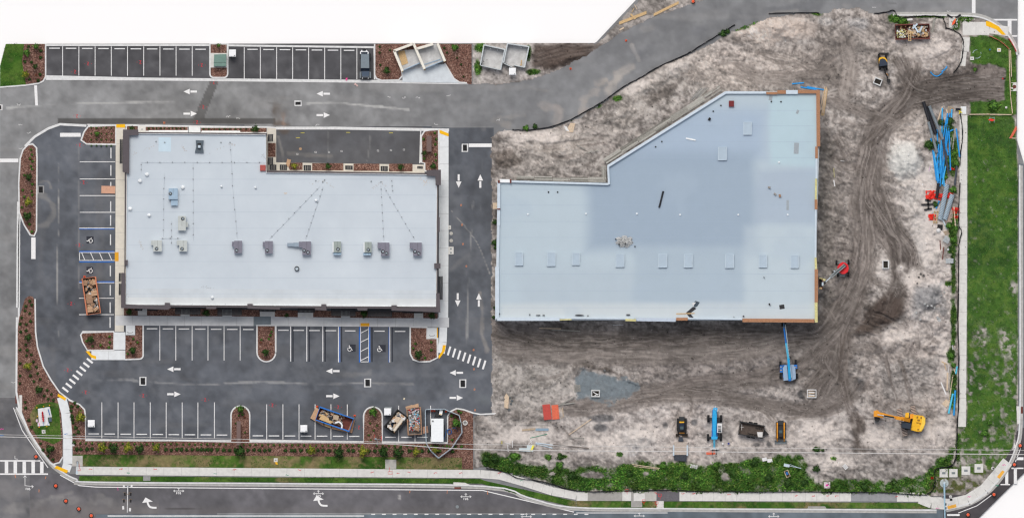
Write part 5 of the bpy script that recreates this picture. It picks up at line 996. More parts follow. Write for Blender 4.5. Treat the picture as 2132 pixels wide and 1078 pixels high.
for i, (u, v, w_, h_) in enumerate([(1206, 656, 22, 4), (1308, 655, 12, 4), (1040, 653, 3, 4), (1103, 655, 4, 4), (1121, 656, 12, 2.5), (1132, 656, 6, 3), (1224, 657, 4, 3), (1528, 659.5, 2.5, 3), (1548, 658, 5, 4)]):
    r = random.Random(i); poly = [(u + w_ / 2 * math.cos(6.28 * k / 8) * r.uniform(.6, 1), v + h_ / 2 * math.sin(6.28 * k / 8) * r.uniform(.6, 1)) for k in range(8)]; flat('debris_bag', f"dark scrap bundle by the south parapet of the unfinished roof, {nth(i)} listed by size", 'scrap', poly, mat('dark_scrap', (74, 76, 80), .8, .2, 6), BZ + .01, .25)['label'] = f"dark scrap bundle along the unfinished lower roof edge, {['largest, long and level', 'slanted, right of the largest', 'at the far left corner', 'small, left of the thin smear', 'thin smear', 'small, right of the thin smear', 'small dot right of the largest', 'tiny, far right', 'slanted, far right'][i]}"
for i, (u, v, m, s) in enumerate([(1601.5, 390, scrap_grey, 5), (1613.5, 404, scrap_grey, 5), (1623.5, 407.5, card2, 6), (1477, 248, fan_black, 6), (1473, 217, fan_black, 4), (1590.5, 577, fan_black, 2), (1602, 633, fan_black, 4)]):
    b = MB((u, v)); b.obox(u, v, s, s * .7, 0, .3, i * .7); b.obox(u + 1, v + 1, s * .5, s * .5, .3, .45, i); o = single('roof_scrap', f"small {['grey scrap at the dark membrane line', 'grey scrap beside a cardboard box', 'brown cardboard box', 'black bundle by the slanted parapet', 'black strap by the slanted parapet', 'black speck', 'dark torn scrap'][i]} on the unfinished roof", 'scrap', b, m); o.location.z = BZ
b = MB((1438, 290)); b.beam((1428, 288, .1), (1448, 292, .1), .25, .12); o = single('light_board', 'short white plank lying on the unfinished roof', 'plank', b, white_metal); o.location.z = BZ
# plank walkway along the unfinished north walls
wk = thing('plank_walkway', 'weathered grey plank walkway along the north walls of the unfinished building', 'walkway', CX, CY)
def planks(a, c, off0, off1, n, rows):
    l = math.hypot(c[0] - a[0], c[1] - a[1]); dx, dy = (c[0] - a[0]) / l, (c[1] - a[1]) / l; nx, ny = dy, -dx
    for i in range(n):
        for j in range(rows):
            if rnd.random() < .06: continue
            s0, s1 = l * i / n + rnd.uniform(.1, .8), l * (i + 1) / n - rnd.uniform(.1, .8); o0 = off0 + (off1 - off0) * j / rows + .15; o1 = off0 + (off1 - off0) * (j + 1) / rows - .15
            b = MB(); z = .5 + rnd.uniform(0, .08); b.prism([(a[0] + dx * s + nx * o, a[1] + dy * s + ny * o) for s, o in ((s0, o0), (s1, o0), (s1, o1), (s0, o1))], z, z + .06); link('plank', b.mesh('plank', rnd.choice([lead_grey, mat('lumber_dark', (124, 122, 116), .85, .14, 4, .2), mat('lumber_pale', (172, 170, 164), .85, .12, 4, .2)])), wk)
planks((1075, 378), (1262, 381), 1.5, 12, 5, 4); planks((1264, 378), (1263, 345), 1.5, 11, 1, 4); planks((1263, 343), (1505, 189), 1.5, 14, 7, 4)
# ================================================================ THINGS ON THE GROUND
def mesh_thing(name, label, cat, u, v, parts, z=0, rot=0, group=None):
    """parts: list of (part name, material, function that fills an MB)"""
    t = thing(name, label, cat, u, v, z, rot, group)
    for nm, m, fn in parts:
        b = MB((0, 0)); fn(b); part(nm, b, m, t)
    return t
# ---- drains
GR = mat('grate_black', (28, 28, 30), .7, .1, 5)
for i, (u, v, w_, h_, lab) in enumerate([(297.5, 793, 14, 18, 'below the south-west stalls'), (765.5, 796.5, 14, 18, 'below the blue access aisle'), (963.5, 798, 14, 18, 'east in the lower aisle'), (968, 308, 13, 17, 'beside the stop bar between the buildings'), (620.5, 215.5, 15, 11, 'in the middle of the north road'), (85, 395, 13, 17, 'against the west island kerb'), (1, 224, 8, 12, 'west on the north road')]):
    t = thing('storm_drain', f'black storm drain grate in a pale concrete frame {lab}', 'storm drain', u, v, 0)
    b = MB((u, v)); b.strip([(u - w_/2 + 1, v - h_/2 + 1), (u + w_/2 - 1, v - h_/2 + 1), (u + w_/2 - 1, v + h_/2 - 1), (u - w_/2 + 1, v + h_/2 - 1)], 2.2, .0, .035, True); part('frame', b, concrete_grey if i == 5 else kerb_m, t)
    b = MB((u, v)); b.box(u - w_/2 + 1.8, v - h_/2 + 1.8, u + w_/2 - 1.8, v + h_/2 - 1.8, .0, .012); part('pit', b, GR, t)
    n = int((h_ - 4) / 1.3)
    for k in range(n): y = v - h_/2 + 2.2 + k * 1.3; b = MB((u, v)); b.box(u - w_/2 + 2, y, u + w_/2 - 2, y + .5, .012, .03); part('grate_bar', b, GR, t)
for i, (u, v, w_, h_, a, lab) in enumerate([(1827.5, 170, 17, 14, .38, 'beside the mini excavator'), (1844, 550.5, 14, 18, 0, 'on the haul road east of the red lift'), (1240, 818.5, 18, 14.5, 0, 'standing in the slate-grey wet patch')]):
    t = thing('catch_basin', f'open square concrete catch basin {lab}', 'catch basin', u, v, hz(u, v), -a)
    b = MB((0, 0)); b.strip([(-w_/2 + 1, -h_/2 + 1), (w_/2 - 1, -h_/2 + 1), (w_/2 - 1, h_/2 - 1), (-w_/2 + 1, h_/2 - 1)], 2.2, -.3, .55, True); part('rim', b, mat('basin_concrete', (206, 208, 208), .85, .06, 2), t)
    b = MB((0, 0)); b.box(-w_/2 + 2, -h_/2 + 2, w_/2 - 2, h_/2 - 2, -.2, .1); part('water', b, mat('dark_water', (38, 34, 26), .2, .2, 2), t)
    if i == 2:
        b = MB((0, 0)); b.beam((-5, -3, .3), (5, 3, .35), .15, .06); b.beam((-2, 4, .3), (6, 1, .3), .12, .06); part('debris', b, paper_w, t)
t = thing('form_box', 'half-buried concrete box with pale boards inside, below the blue boom lift', 'concrete box', 1690, 819, hz(1690, 819), 0)
b = MB((0, 0)); b.strip([(-9, -8), (9, -8), (9, 8), (-9, 8)], 1.6, -.1, .5, True); part('rim', b, paper_w, t)
for k in range(5): b = MB((0, 0)); b.beam((-7, -6 + k * 2.8, .3), (6, -6.5 + k * 2.8 + (k % 2), .3), .16, .06); part('board', b, paper_w if k % 2 else wood_pale, t)
b = MB((0, 0)); b.box(0, 3, 7, 7, .0, .2); part('pit', b, GR, t)
# ---- manholes and utility pads
for i, (u, v, r_, m, lab) in enumerate([(939.5, 486, 3.6, mid_c, 'upper round cover at the east walk edge'), (939.5, 501, 3.8, mid_c, 'lower round cover at the east walk edge'), (2112, 181, 4, rust, 'rusty cover at the east edge of the north-east lawn'), (1987, 48.5, 4, rust, 'rusty cover on the pad under the orange road sign'), (952, 1054, 3.4, grey_m, 'grey cover in the turn lane'), (625.5, 310, 3, mat('cover_tan', (168, 140, 112), .8, .1, 4), 'tan cover in the walled asphalt pad')]):
    b = MB((u, v)); b.cyl(u, v, r_, 0, .14 if i in (0, 1, 2, 3) else .02, 18); b.ring(u, v, r_ * .7, r_ * .8, .0, .15 if i < 4 else .025, 18); single('manhole_cover', f'round manhole {lab}', 'manhole', b, m)
for i, (u, v, w_, h_, lab) in enumerate([(936, 473.5, 6, 8, 'small box above the round covers'), (939, 521.5, 11, 16, 'larger box with two dark lids at the east walk edge'), (574, 957, 8, 8, 'small meter box with a yellow tag in the verge'), (1965, 984, 17.5, 17.5, 'first utility pad in the south-east corner row'), (1985, 984, 17.5, 17.5, 'second utility pad in the south-east corner row'), (2011, 979, 18, 18, 'third utility pad in the south-east corner row'), (2038, 974, 18, 18, 'fourth utility pad in the south-east corner row'), (2080, 104.5, 8, 7.5, 'white square box with a yellow dot in the north-east lawn'), (2024, 122, 8, 7, 'small box beside the wire hoop'), (1722, 1009, 13, 13, 'pinkish pad among the weeds'), (91, 898, 8, 8, 'small pad below the backflow slab'), (2095, 224, 4, 4, 'tiny white box in the north-east lawn'), (1981, 868, 2, 2, 'tiny stub'), (296, 269.5, 10, 6, 'tan box in the north planter')]):
    if i == 12: continue
    z = hz(u, v); t = thing('utility_box', f'concrete {lab}', 'utility box', u, v, z)
    b = MB((u, v)); b.box(u - w_/2, v - h_/2, u + w_/2, v + h_/2, -.1, .16); part('slab', b, concrete if i != 9 else mat('pinkish_pad', (216, 200, 206), .8, .06, 3), t)
    if i == 1:
        for y in (518, 526): b = MB((u, v)); b.box(u - 2, y - 1.4, u + 1.6, y + 1.4, .16, .2); part('lid', b, grey_m, t)
    elif w_ > 3: b = MB((u, v)); b.box(u - w_*.2, v - h_*.13, u + w_*.2, v + h_*.13, .16, .19); part('lid', b, {7: machine_y, 9: pink_paint}.get(i, grey_m), t)
# ---- transformer
b = MB(); b.box(438.5, 111, 472.5, 141, .1, .2); struct('concrete_pad', b, concrete)
t = thing('transformer', 'green transformer cabinet on a pad between the north parking lots', 'transformer', 457, 126, .2)
b = MB((457, 126)); b.prism([(446, 114), (471, 113), (471, 138), (445, 138)], 0, 1.5); part('cabinet', b, mat('transformer_green', (108, 138, 128), .5, .06, 2), t); b = MB((457, 126)); b.box(445, 130.5, 471, 131, 1.5, 1.52); part('door_seam', b, cap_black, t); b = MB((457, 126)); b.box(446, 138, 470, 139, .1, 1.2); part('door', b, MATS['transformer_green'], t)
# ---- portable toilets
for i, (u, v, lab) in enumerate([(190, 881, 'at the far left of the lower row'), (632.5, 891.5, 'alone left of the blue-rimmed dumpster'), (807, 856.5, 'beside the black tilted dumpster'), (484, 111, 'in the north lot next to the transformer'), (1067, 149, 'in front of the grey block enclosure')]):
    t = thing('portable_toilet', f'white-roofed portable toilet {lab}', 'portable toilet', u, v, hz(u, v), 0, 'portable toilets')
    b = MB((0, 0)); b.box(-6.6, -6.6, 6.6, 6.6, 0, 2.1); bd = part('cabin', b, mat('toilet_grey', (150, 160, 166), .5, .05, 3), t)
    b = MB((0, 0)); b.prism([(-7.2, -7.4), (7.2, -7.4), (7.2, 7.4), (-7.2, 7.4)], 2.1, 2.2); b.prism([(-5.8, -6), (5.8, -6), (5.8, 6), (-5.8, 6)], 2.2, 2.32); part('roof', b, plastic_w, t)
    b = MB((0, 0)); b.cyl(4.6, 5.2, .9, 2.2, 2.5, 8); part('vent_pipe', b, fan_black, t)
    b = MB((0, 0)); b.box(-3.6, 6.6, 3.6, 7.1, .1, 1.95); dr = part('door', b, plastic_w, t); b = MB((0, 0)); b.box(2.2, 7.1, 2.9, 7.5, .95, 1.1); part('handle', b, fan_black, dr)
    if i == 2: b = MB((0, 0)); b.box(-6, -10, 9, -8, 0, 1.0); b.box(7.5, -10, 9.4, 2, 0, 1.1); part('hand_wash_stand', b, grey_m, t)
# ---- parked off-roader (front faces south)
t = thing('parked_car', 'dark grey boxy off-road car parked at the east end of the north lot', 'car', 760.5, 134, 0)
o_ = (760.5, 134); cargrey = mat('car_roof_grey', (116, 128, 138), .45, .06, 4); cardark = mat('car_body_grey', (62, 72, 84), .35, .06, 4)
b = MB(o_); b.prism([(751, 108), (769, 108), (770, 148), (750.5, 148)], .45, 1.15); b.prism([(752, 148), (769.5, 148), (768.5, 162), (753.5, 162)], .5, [1.1, 1.1, 1.0, 1.0]); part('body', b, cardark, t)
b = MB(o_); b.prism([(751.5, 113.4), (768.2, 113.4), (768.6, 142.3), (751.5, 142.3)], 1.15, 1.82); rf_ = part('roof', b, cargrey, t)
for k in range(7): x = 753 + k * 2.3; b = MB(o_); b.box(x, 114.5, x + .7, 141.5, 1.82, 1.85); part('roof_rib', b, mat('rib_grey', (134, 146, 154), .45, .05, 4), rf_)
b = MB(o_); b.prism([(751.2, 142.4), (769, 142.4), (769.4, 147.8), (750.8, 147.8)], 1.1, [1.8, 1.8, 1.15, 1.15][::-1]); part('windscreen', b, dark_glass, t)
b = MB(o_); b.prism([(753, 149), (768.8, 149), (767.8, 161), (754, 161)], 1.0, [1.16, 1.16, 1.06, 1.06][::-1]); part('bonnet', b, mat('bonnet_grey', (78, 92, 110), .3, .05, 3), t)
for sx in (-1, 1):
    x = 760.7 + sx * 10.2
    for y0, y1 in ((150, 163), (112, 124)): b = MB(o_); b.box(x - 1.5, y0, x + 1.5, y1, .7, .85); part('fender', b, mat('fender_grey', (120, 128, 134), .5, .06, 3) if y0 > 140 else black_m, t)
    for y in (156.5, 118): 
        b = MB(o_); b.tube((x - 1.4, y, .4), (x + 1.6, y, .4), .4, 16); wh = part('wheel', b, rubber, t); b = MB(o_); b.tube((x + sx * 1.65, y, .4), (x + sx * 1.8, y, .4), .22, 12); part('rim', b, grey_m, wh)
    b = MB(o_); b.box(x - .6, 143, x + 2.0 * sx + .6, 145, 1.1, 1.25); part('mirror', b, black_m, t)
    b = MB(o_); b.cyl(760.7 + sx * 6, 163.2, 1.0, .8, .95, 10); part('headlight', b, plastic_w, t)
b = MB(o_); b.box(750.5, 162.3, 771, 165.2, .45, .75); part('front_bumper', b, black_m, t); b = MB(o_); b.prism([(749.5, 109), (753, 104.5), (763, 104.5), (767.5, 109), (767.5, 113), (749.5, 113)], .6, 1.2); part('tailgate', b, plastic_w, t); b = MB(o_); b.tube((758.3, 103.4, 1.05), (758.3, 106, 1.05), .38, 16); part('spare_wheel', b, rubber, t); b = MB(o_); b.prism([(751.5, 109), (765.5, 109), (765, 112.5), (752, 112.5)], 1.2, 1.3); part('rear_window', b, dark_glass, t)
# ---- refuse enclosures
t = thing('refuse_enclosure', 'cream walled refuse enclosure with two open bays and yellow posts', 'enclosure', 875, 118, 0); o_ = (875, 118)
WT = 2.1
for pts in [[(820.5, 106), (838, 148.5)], [(820, 106.5), (860, 91.5)], [(861, 91), (884, 144)], [(867.5, 102), (902, 92)], [(911, 91), (926.5, 128)]]:
    b = MB(o_); b.strip(pts, 5.2, 0, WT); part('wall', b, stucco, t)
b = MB(o_); b.prism([(822, 108), (862, 94), (908, 92), (925, 128), (884, 142), (839, 146)], -.02, .13); part('floor', b, concrete_bed, t)
for i, (u, v) in enumerate([(832, 105.5), (850.5, 98), (881, 101), (897.5, 94), (837.5, 148.8), (884.5, 145.5), (926, 128.8)]):
    b = MB((u, v)); b.cyl(u, v, 1.1, 0, 1.0, 10); b.cyl(u, v, 1.1, 1.0, 1.06, 10, .6); single('bollard', f"yellow post in the cream refuse enclosure, {['left bay, left', 'left bay, right', 'right bay, left', 'right bay, right', 'left gate end', 'middle gate end', 'right gate end'][i]}", 'bollard', b, machine_y, 'yellow enclosure posts')
for i, pts in enumerate([[(838.5, 147), (874, 131.5)], [(885, 142.5), (922, 127)], [(876, 137), (916, 124)]]):
    b = MB((860, 140)); b.strip(pts, 1.6, .08 if i == 2 else .15, 1.7 if i < 2 else .3); single('gate', f"pale blue-grey refuse gate, {['left bay', 'right bay', 'lying inside the right bay'][i]}", 'gate', b, unit_blue)
b = MB((839, 122)); b.prism([(828, 108.5), (842, 105), (850, 132), (837, 137)], .14, .25); single('plywood_sheet', 'tan plywood sheet lying in the left refuse bay', 'plywood', b, wood_tan)
t = thing('block_enclosure', 'pair of grey block refuse bays with open tops', 'enclosure', 1050, 120, 0); o_ = (1050, 120)
for pts in [[(1000, 136), (1007.5, 94), (1051, 103.5), (1042, 146)], [(1000.5, 136.5), (1042, 146)], [(1048.5, 131), (1056.5, 91), (1101, 97.5), (1092, 141)], [(1070, 136), (1092, 141)], [(1049, 132), (1067, 140.5)]]:
    b = MB(o_); b.strip(pts, 2.4 if len(pts) > 2 else 1.4, 0, 1.9); part('wall', b, block_m, t)
b = MB(o_); b.prism([(1002, 136), (1008, 96), (1050, 105), (1042, 145)], 0, .13); b.prism([(1050, 131), (1057.5, 92), (1100, 99), (1091, 140), (1068, 139)], 0, .13); part('floor', b, concrete_bed, t)
for i, (u, v) in enumerate([(1021, 101.5), (1036, 104.8), (1070, 96), (1085, 99.5)]): b = MB((u, v)); b.cyl(u, v, 1.2, 0, 1.0, 10); b.cyl(u, v, 1.2, 1, 1.07, 10, .6); single('bollard', f'white post in the grey block bays, {nth(i)} from the left', 'bollard', b, plastic_w, 'white block bay posts')
b = MB((1085, 132)); b.obox(1085.5, 129, 2, 7, .14, .4, .1); b.obox(1085, 135, 3, 4, .14, .3, .5); single('broken_pallet', 'brown wood scrap inside the right grey bay', 'scrap wood', b, wood_tan)
# ---- brown monument signs
for u0, v0, u1, v1, lab in [(492.5, 876, 501, 926, 'on the lower planted finger'), (888, 283, 898.5, 316, 'on the island at the east walk')]:
    u, v = (u0 + u1) / 2, (v0 + v1) / 2; t = thing('monument_sign', f'long brown monument sign {lab}', 'sign', u, v, .1)
    b = MB((u, v)); b.box(u0 + 1, v0 + 1, u1 - 1, v1 - 1, 0, 1.3); part('base', b, rust, t); b = MB((u, v)); b.box(u0, v0, u1, v1, 1.3, 1.6); part('cap', b, mat('brown_cap', (112, 92, 88), .6, .05, 3), t)
# ---- traffic barrels and cones
for i, (u, v, lab) in enumerate([(75, 950, 'by the west crossing'), (116, 1010.5, 'below the west crossing'), (137, 1042, 'in the south-west junction'), (164, 1058.5, 'in the line at the south-west junction'), (190, 1072.5, 'at the bottom edge, south-west'), (1443, 3.5, 'on the curved road at the top edge'), (2124, 927, 'at the east kerb'), (2112, 966.5, 'beside the east crossing'), (2069.5, 1028.5, 'on the south-east curve'), (2015.5, 1070.5, 'at the bottom edge, south-east')]):
    t = thing('traffic_barrel', f'orange traffic barrel with black rubber base {lab}', 'traffic barrel', u, v, 0, 0, 'traffic barrels')
    b = MB((0, 0)); b.cyl(0, 0, 5, .01, .12, 20, 4.4); part('base', b, rubber, t)
    b = MB((0, 0))
    for z0, z1, r0, r1 in ((.12, .4, 3.5, 3.4), (.6, .8, 3.3, 3.2), (.95, 1.05, 3.1, 2.9)): b.cyl(0, 0, r0, z0, z1, 16, r1)
    part('drum', b, orange_m, t); b = MB((0, 0)); b.cyl(0, 0, 3.4, .4, .6, 16, 3.3); b.cyl(0, 0, 3.2, .8, .95, 16, 3.1); part('reflective_band', b, plastic_w, t); b = MB((0, 0)); b.beam((-1, 0, 1.12), (1, 0, 1.12), .08, .08); part('handle', b, orange_m, t)
for i, (u, v, lab) in enumerate([(1303.5, 85, 'by the sawn hollow north of the curved road'), (1188, 143.5, 'at the verge of the curved road'), (342, 256, 'at the kerb north of the store'), (660, 846, 'at the left end of the blue-rimmed dumpster'), (738.5, 865, 'at the right end of the blue-rimmed dumpster'), (176, 576, 'at the orange dumpster'), (899, 854.8, 'left of the trailer tongue'), (904.5, 854.8, 'beside the trailer tongue'), (928.5, 856, 'right of the trailer tongue')]):
    b = MB((u, v)); b.box(u - 2, v - 2, u + 2, v + 2, .01, .06); b.cyl(u, v, 1.7, .06, .7, 12, .4); single('traffic_cone', f'small orange cone {lab}', 'traffic cone', b, orange_m if i != 2 else mat('faded_orange', (206, 130, 96), .6, .1, 4), 'small orange cones').location.z = hz(u, v)
b = MB((722, 165)); b.prism([(720, 163), (723.5, 162.5), (722.5, 168), (720, 168)], .04, .2); single('pink_bag', 'bright pink bag on the north lot line', 'bag', b, mat('hot_pink', (236, 70, 150), .5, .05, 3))
b = MB((741, 177)); b.obox(739.5, 175.5, 3, 4, 0, .2, .3); b.obox(743, 178, 3, 5, 0, .15, -.6); single('litter', 'crumpled pink and white litter on the north road', 'litter', b, mat('litter_pink', (206, 176, 170), .7, .15, 6))
b = MB((841.5, 829.5)); b.obox(841.5, 829.5, 3, 4, 0, .12, .4); single('litter', 'cream paper scrap in the lower aisle', 'litter', b, mat('cream_paper', (220, 210, 186), .7, .06, 6))
# ---- dumpsters
def dumpster(label, u, v, w_, h_, rot, m, zh=1.5, rimm=None, inner=None):
    t = thing('dumpster', label, 'dumpster', u, v, hz(u, v), rot, 'roll-off dumpsters')
    b = MB((0, 0)); b.strip([(-w_/2, -h_/2), (w_/2, -h_/2), (w_/2, h_/2), (-w_/2, h_/2)], 1.4, .15, zh, True); wl = part('wall', b, m, t)
    n = int(max(w_, h_) / 8)
    for k in range(n):
        f = (k + .5) / n - .5
        for sgn in (-1, 1):
            b = MB((0, 0))
            if h_ > w_: b.box(sgn * (w_/2 + .7) - .5, f * h_ - .5, sgn * (w_/2 + .7) + .5, f * h_ + .5, .2, zh - .1)
            else: b.box(f * w_ - .5, sgn * (h_/2 + .7) - .5, f * w_ + .5, sgn * (h_/2 + .7) + .5, .2, zh - .1)
            part('rib', b, m, wl)
    b = MB((0, 0)); b.strip([(-w_/2, -h_/2), (w_/2, -h_/2), (w_/2, h_/2), (-w_/2, h_/2)], 2.0, zh, zh + .1, True); part('rim', b, rimm or m, t)
    b = MB((0, 0)); b.box(-w_/2 + .5, -h_/2 + .5, w_/2 - .5, h_/2 - .5, .15, .3); part('floor', b, inner or rust, t)
    for sx in (-1, 1):
        for sy in (-1, 1): b = MB((0, 0)); b.box(sx * w_*.36 - 1, sy * h_*.36 - 1, sx * w_*.36 + 1, sy * h_*.36 + 1, 0, .16); part('roller', b, black_m, t)
    return t
def rubble(name, label, u, v, w_, h_, rot, z, mats, n, seed, smin=2, smax=7, top=.7, fill=1.0, hmax=.5):
    r = random.Random(seed); b = MB((0, 0)); c, s = math.cos(-rot), math.sin(-rot)
    for i in range(n):
        b.m = r.randrange(len(mats)); x, y = r.uniform(-w_/2, w_/2) * fill, r.uniform(-h_/2, h_/2) * fill; k = r.uniform(smin, smax); a = r.uniform(0, 3.14)
        zz = z + r.uniform(0, top) * (1 - .4 * (abs(x) / (w_/2) + abs(y) / (h_/2)) / 2)
        q = [(x + px * math.cos(a) - py * math.sin(a), y + px * math.sin(a) + py * math.cos(a)) for px, py in ((-k/2, -k*.3), (k/2, -k*.36), (k*.45, k*.32), (-k*.5, k*.28))]
        q = [(max(-w_/2 + .9, min(w_/2 - .9, px)), max(-h_/2 + .9, min(h_/2 - .9, py))) for px, py in q]
        t0 = zz + r.uniform(.03, hmax * .5); b.prism(q, zz - .1, [t0 + r.uniform(0, hmax * .6) for _ in q])
    o = link(name, b.mesh(name, mats)); o.location = W(u, v, 0); o.rotation_euler[2] = rot; o['label'] = label; o['category'] = 'rubbish'; o['kind'] = 'stuff'; return o
def carton(label, u, v, w_, h_, rot, z, m=card, th=.35, group=None, seam=True):
    t = thing('cardboard_box', label, 'cardboard box', u, v, z, rot, group)
    b = MB((0, 0)); b.prism([(-w_/2, -h_/2), (w_/2, -h_/2), (w_/2, h_/2), (-w_/2, h_/2)], 0, [th, th * .9, th, th * 1.1]); part('carton', b, m, t)
    b = MB((0, 0)); b.box(-w_/2 + .2, -.35, w_/2 - .2, .35, th * .9, th * 1.12); part('flap', b, card2, t)
dumpster('orange-framed dumpster heaped with cardboard, west stalls', 190, 615.5, 28, 76, math.radians(8), mat('dumpster_orange', (196, 122, 90), .6, .1, 4), 1.6, None, black_m)
rubble('rubbish', 'cardboard scraps and black bags heaped inside the orange-framed dumpster', 190, 615.5, 25, 72, math.radians(8), .5, [card, card2, card, card, black_m, paper_w, scrap_grey], 130, 3, 3, 9, .5)
for i, (u, v, w_, h_, a, lab) in enumerate([(177.5, 589, 9, 11, -.1, 'upper left'), (196, 588, 6, 9, .2, 'upper right'), (196, 610, 12, 11, .15, 'middle right'), (187, 622, 12, 18, .1, 'large flat one in the middle'), (187.5, 644, 11, 11, .1, 'lower left'), (199.5, 643, 10, 6, .8, 'lower right, tilted'), (193, 634, 8, 6, .1, 'small one above the lower pair')]): carton(f'cardboard box in the orange-framed dumpster, {lab}', u, v, w_, h_, a, 1.15 + (i % 3) * .15, card if i % 3 else card2, .4, 'cardboard boxes in the orange dumpster')
dumpster('blue-rimmed dumpster tilted across the lower stalls', 696.5, 872, 74, 28, math.radians(-19), card2, 1.5, blue_m, rust)
rubble('rubbish', 'mixed building rubbish in the blue-rimmed dumpster', 690, 868, 54, 24, math.radians(-19), .4, [scrap_grey, paper_w, card, wood_tan, scrap_grey, scrap_grey, card2], 130, 8, 2, 6, .6)
for i, (poly, m, lab) in enumerate([([(657.5, 847), (664, 851), (657, 873), (646, 870)], card, 'left end flap'), ([(646, 870), (658, 873), (673, 880), (674, 886)], card, 'lower left flap'), ([(676, 879), (690, 886), (689, 891), (675, 886)], wood_tan, 'lower middle flap'), ([(691, 886), (728, 897), (722, 899), (691, 892)], card, 'lower right flap'), ([(732, 877), (739, 873), (733, 901), (723, 898)], card2, 'right end flap')]): flat('cardboard_flap', f'cardboard sheet leaning at the blue-rimmed dumpster, {lab}', 'cardboard', poly, m, .02, .5)
for i, (poly, m, lab) in enumerate([([(671, 862), (688, 872), (690, 882), (664, 872)], wood_tan, 'tan plywood panel'), ([(694, 862), (706, 865), (704, 875), (694, 872)], pallet_m, 'pallet'), ([(684, 868), (690, 866), (692, 873), (686, 875)], black_m, 'black bag')]): flat('rubbish_piece', f'{lab} on the rubbish in the blue-rimmed dumpster', 'scrap', poly, m, 1.15, .2)
b = MB((707, 884)); b.path(spline([(698, 880, .1), (706, 878, .15), (712, 884, .15), (711, 891, .1)], 5), .16, 8); single('hose', 'white curled hose in the blue-rimmed dumpster', 'hose', b, plastic_w).location.z = 1.35
dumpster('black dumpster standing aslant, heaped with board offcuts', 824.5, 878, 27, 46, math.radians(-38), black_m, 1.5, None, black_m)
rubble('rubbish', 'plasterboard and paper heaped in the black aslant dumpster', 825, 878, 24, 42, math.radians(-38), .8, [paper_w, scrap_grey, wood_pale, paper_w, card, dark_glass], 60, 12, 4, 12, .6)
flat('plasterboard', 'long pale board on top of the black aslant dumpster', 'board', [(836, 870), (840, 874), (822, 898), (818, 895)], mat('board_cream', (216, 206, 190), .8, .06, 3), 1.7, .06); flat('plasterboard', 'short tan board on top of the black aslant dumpster', 'board', [(824, 866), (836, 869), (828, 880), (820, 876)], wood_pale, 1.75, .06)
dumpster('brown dumpster full of coloured paper litter', 862.5, 876, 28, 56, math.radians(3), card2, 1.5, None, scrap_grey)
rubble('rubbish', 'coloured paper and bottles filling the brown dumpster', 862.5, 872, 25, 50, math.radians(3), .9, [paper_w, scrap_grey, pale_metal, blue_l, paper_w, paper_w, scrap_grey, red_m, card, paper_w, pale_metal], 420, 17, 1.2, 3.4, .6, 1, .3)
for i, (poly, m, lab) in enumerate([([(844, 846), (858, 842), (860, 849), (846, 853)], card, 'upper left, folded over the rim'), ([(858, 843), (871, 839), (872, 846), (860, 849)], card, 'upper right, folded over the rim'), ([(880, 888), (890, 886), (892, 900), (881, 902)], mat('card_pink', (200, 160, 138), .85, .1, 3), 'lying on the asphalt to the right'), ([(864, 880), (873, 884), (872, 898), (862, 892)], card2, 'inside, lower right')]): flat('cardboard_sheet', f'cardboard sheet at the brown litter dumpster, {lab}', 'cardboard', poly, m, 1.5 if i != 2 else .01, .06)
dumpster('rust-red dumpster with timber and yellow foam, north-east', 1899.5, 66.5, 71, 30, math.radians(1.5), rust, 1.5, None, rust)
rubble('rubbish', 'timber offcuts heaped in the rust-red dumpster', 1903, 66.5, 60, 26, 0, .5, [wood_tan, wood_pale, paper_w, scrap_grey, wood_tan, card2], 110, 23, 2, 8, .6)
rubble('rubbish', 'yellow foam scraps at the left end of the rust-red dumpster', 1876.5, 70, 21, 20, 0, 1.0, [foam_yellow, foam_yellow, paper_w], 60, 29, 2, 5, .5)
t = thing('wooden_ladder', 'short wooden frame hanging over the rust-red dumpster edge', 'ladder', 1893, 78, 1.5); b = MB((0, 0)); b.beam((-2.4, -14, .25), (-1, 8, .1), .12, .1); part('rail', b, wood_tan, t); b = MB((0, 0)); b.beam((2.4, -14, .25), (3.6, 8, .1), .12, .1); part('rail', b, wood_tan, t)
for k in range(5): b = MB((0, 0)); b.beam((-2.2 + k * .3, -13 + k * 5, .26 - k * .03), (2.5 + k * .3, -13 + k * 5, .26 - k * .03), .12, .06); part('rung', b, wood_tan, t)
for p, q, lab in [((1902, 52), (1912, 68), 'leaning left'), ((1910, 50), (1900, 60), 'short'), ((1914, 68), (1920, 55), 'leaning right')]: b = MB((1908, 60)); b.beam((*p, 1.6), (*q, 1.75), .3, .06); single('metal_offcut', f'pale metal strip on the timber in the rust-red dumpster, {lab}', 'metal strip', b, pale_metal)
b = MB((1943, 54)); b.beam((1946, 37, .3), (1940, 72, .3), .4, .1); single('plank', 'long grey plank leaning right of the rust-red dumpster', 'plank', b, lead_grey); b = MB((1895, 40)); b.obox(1894.5, 41, 11, 4, .2, .3, -.1); single('board', 'white board behind the rust-red dumpster', 'board', b, paper_w)
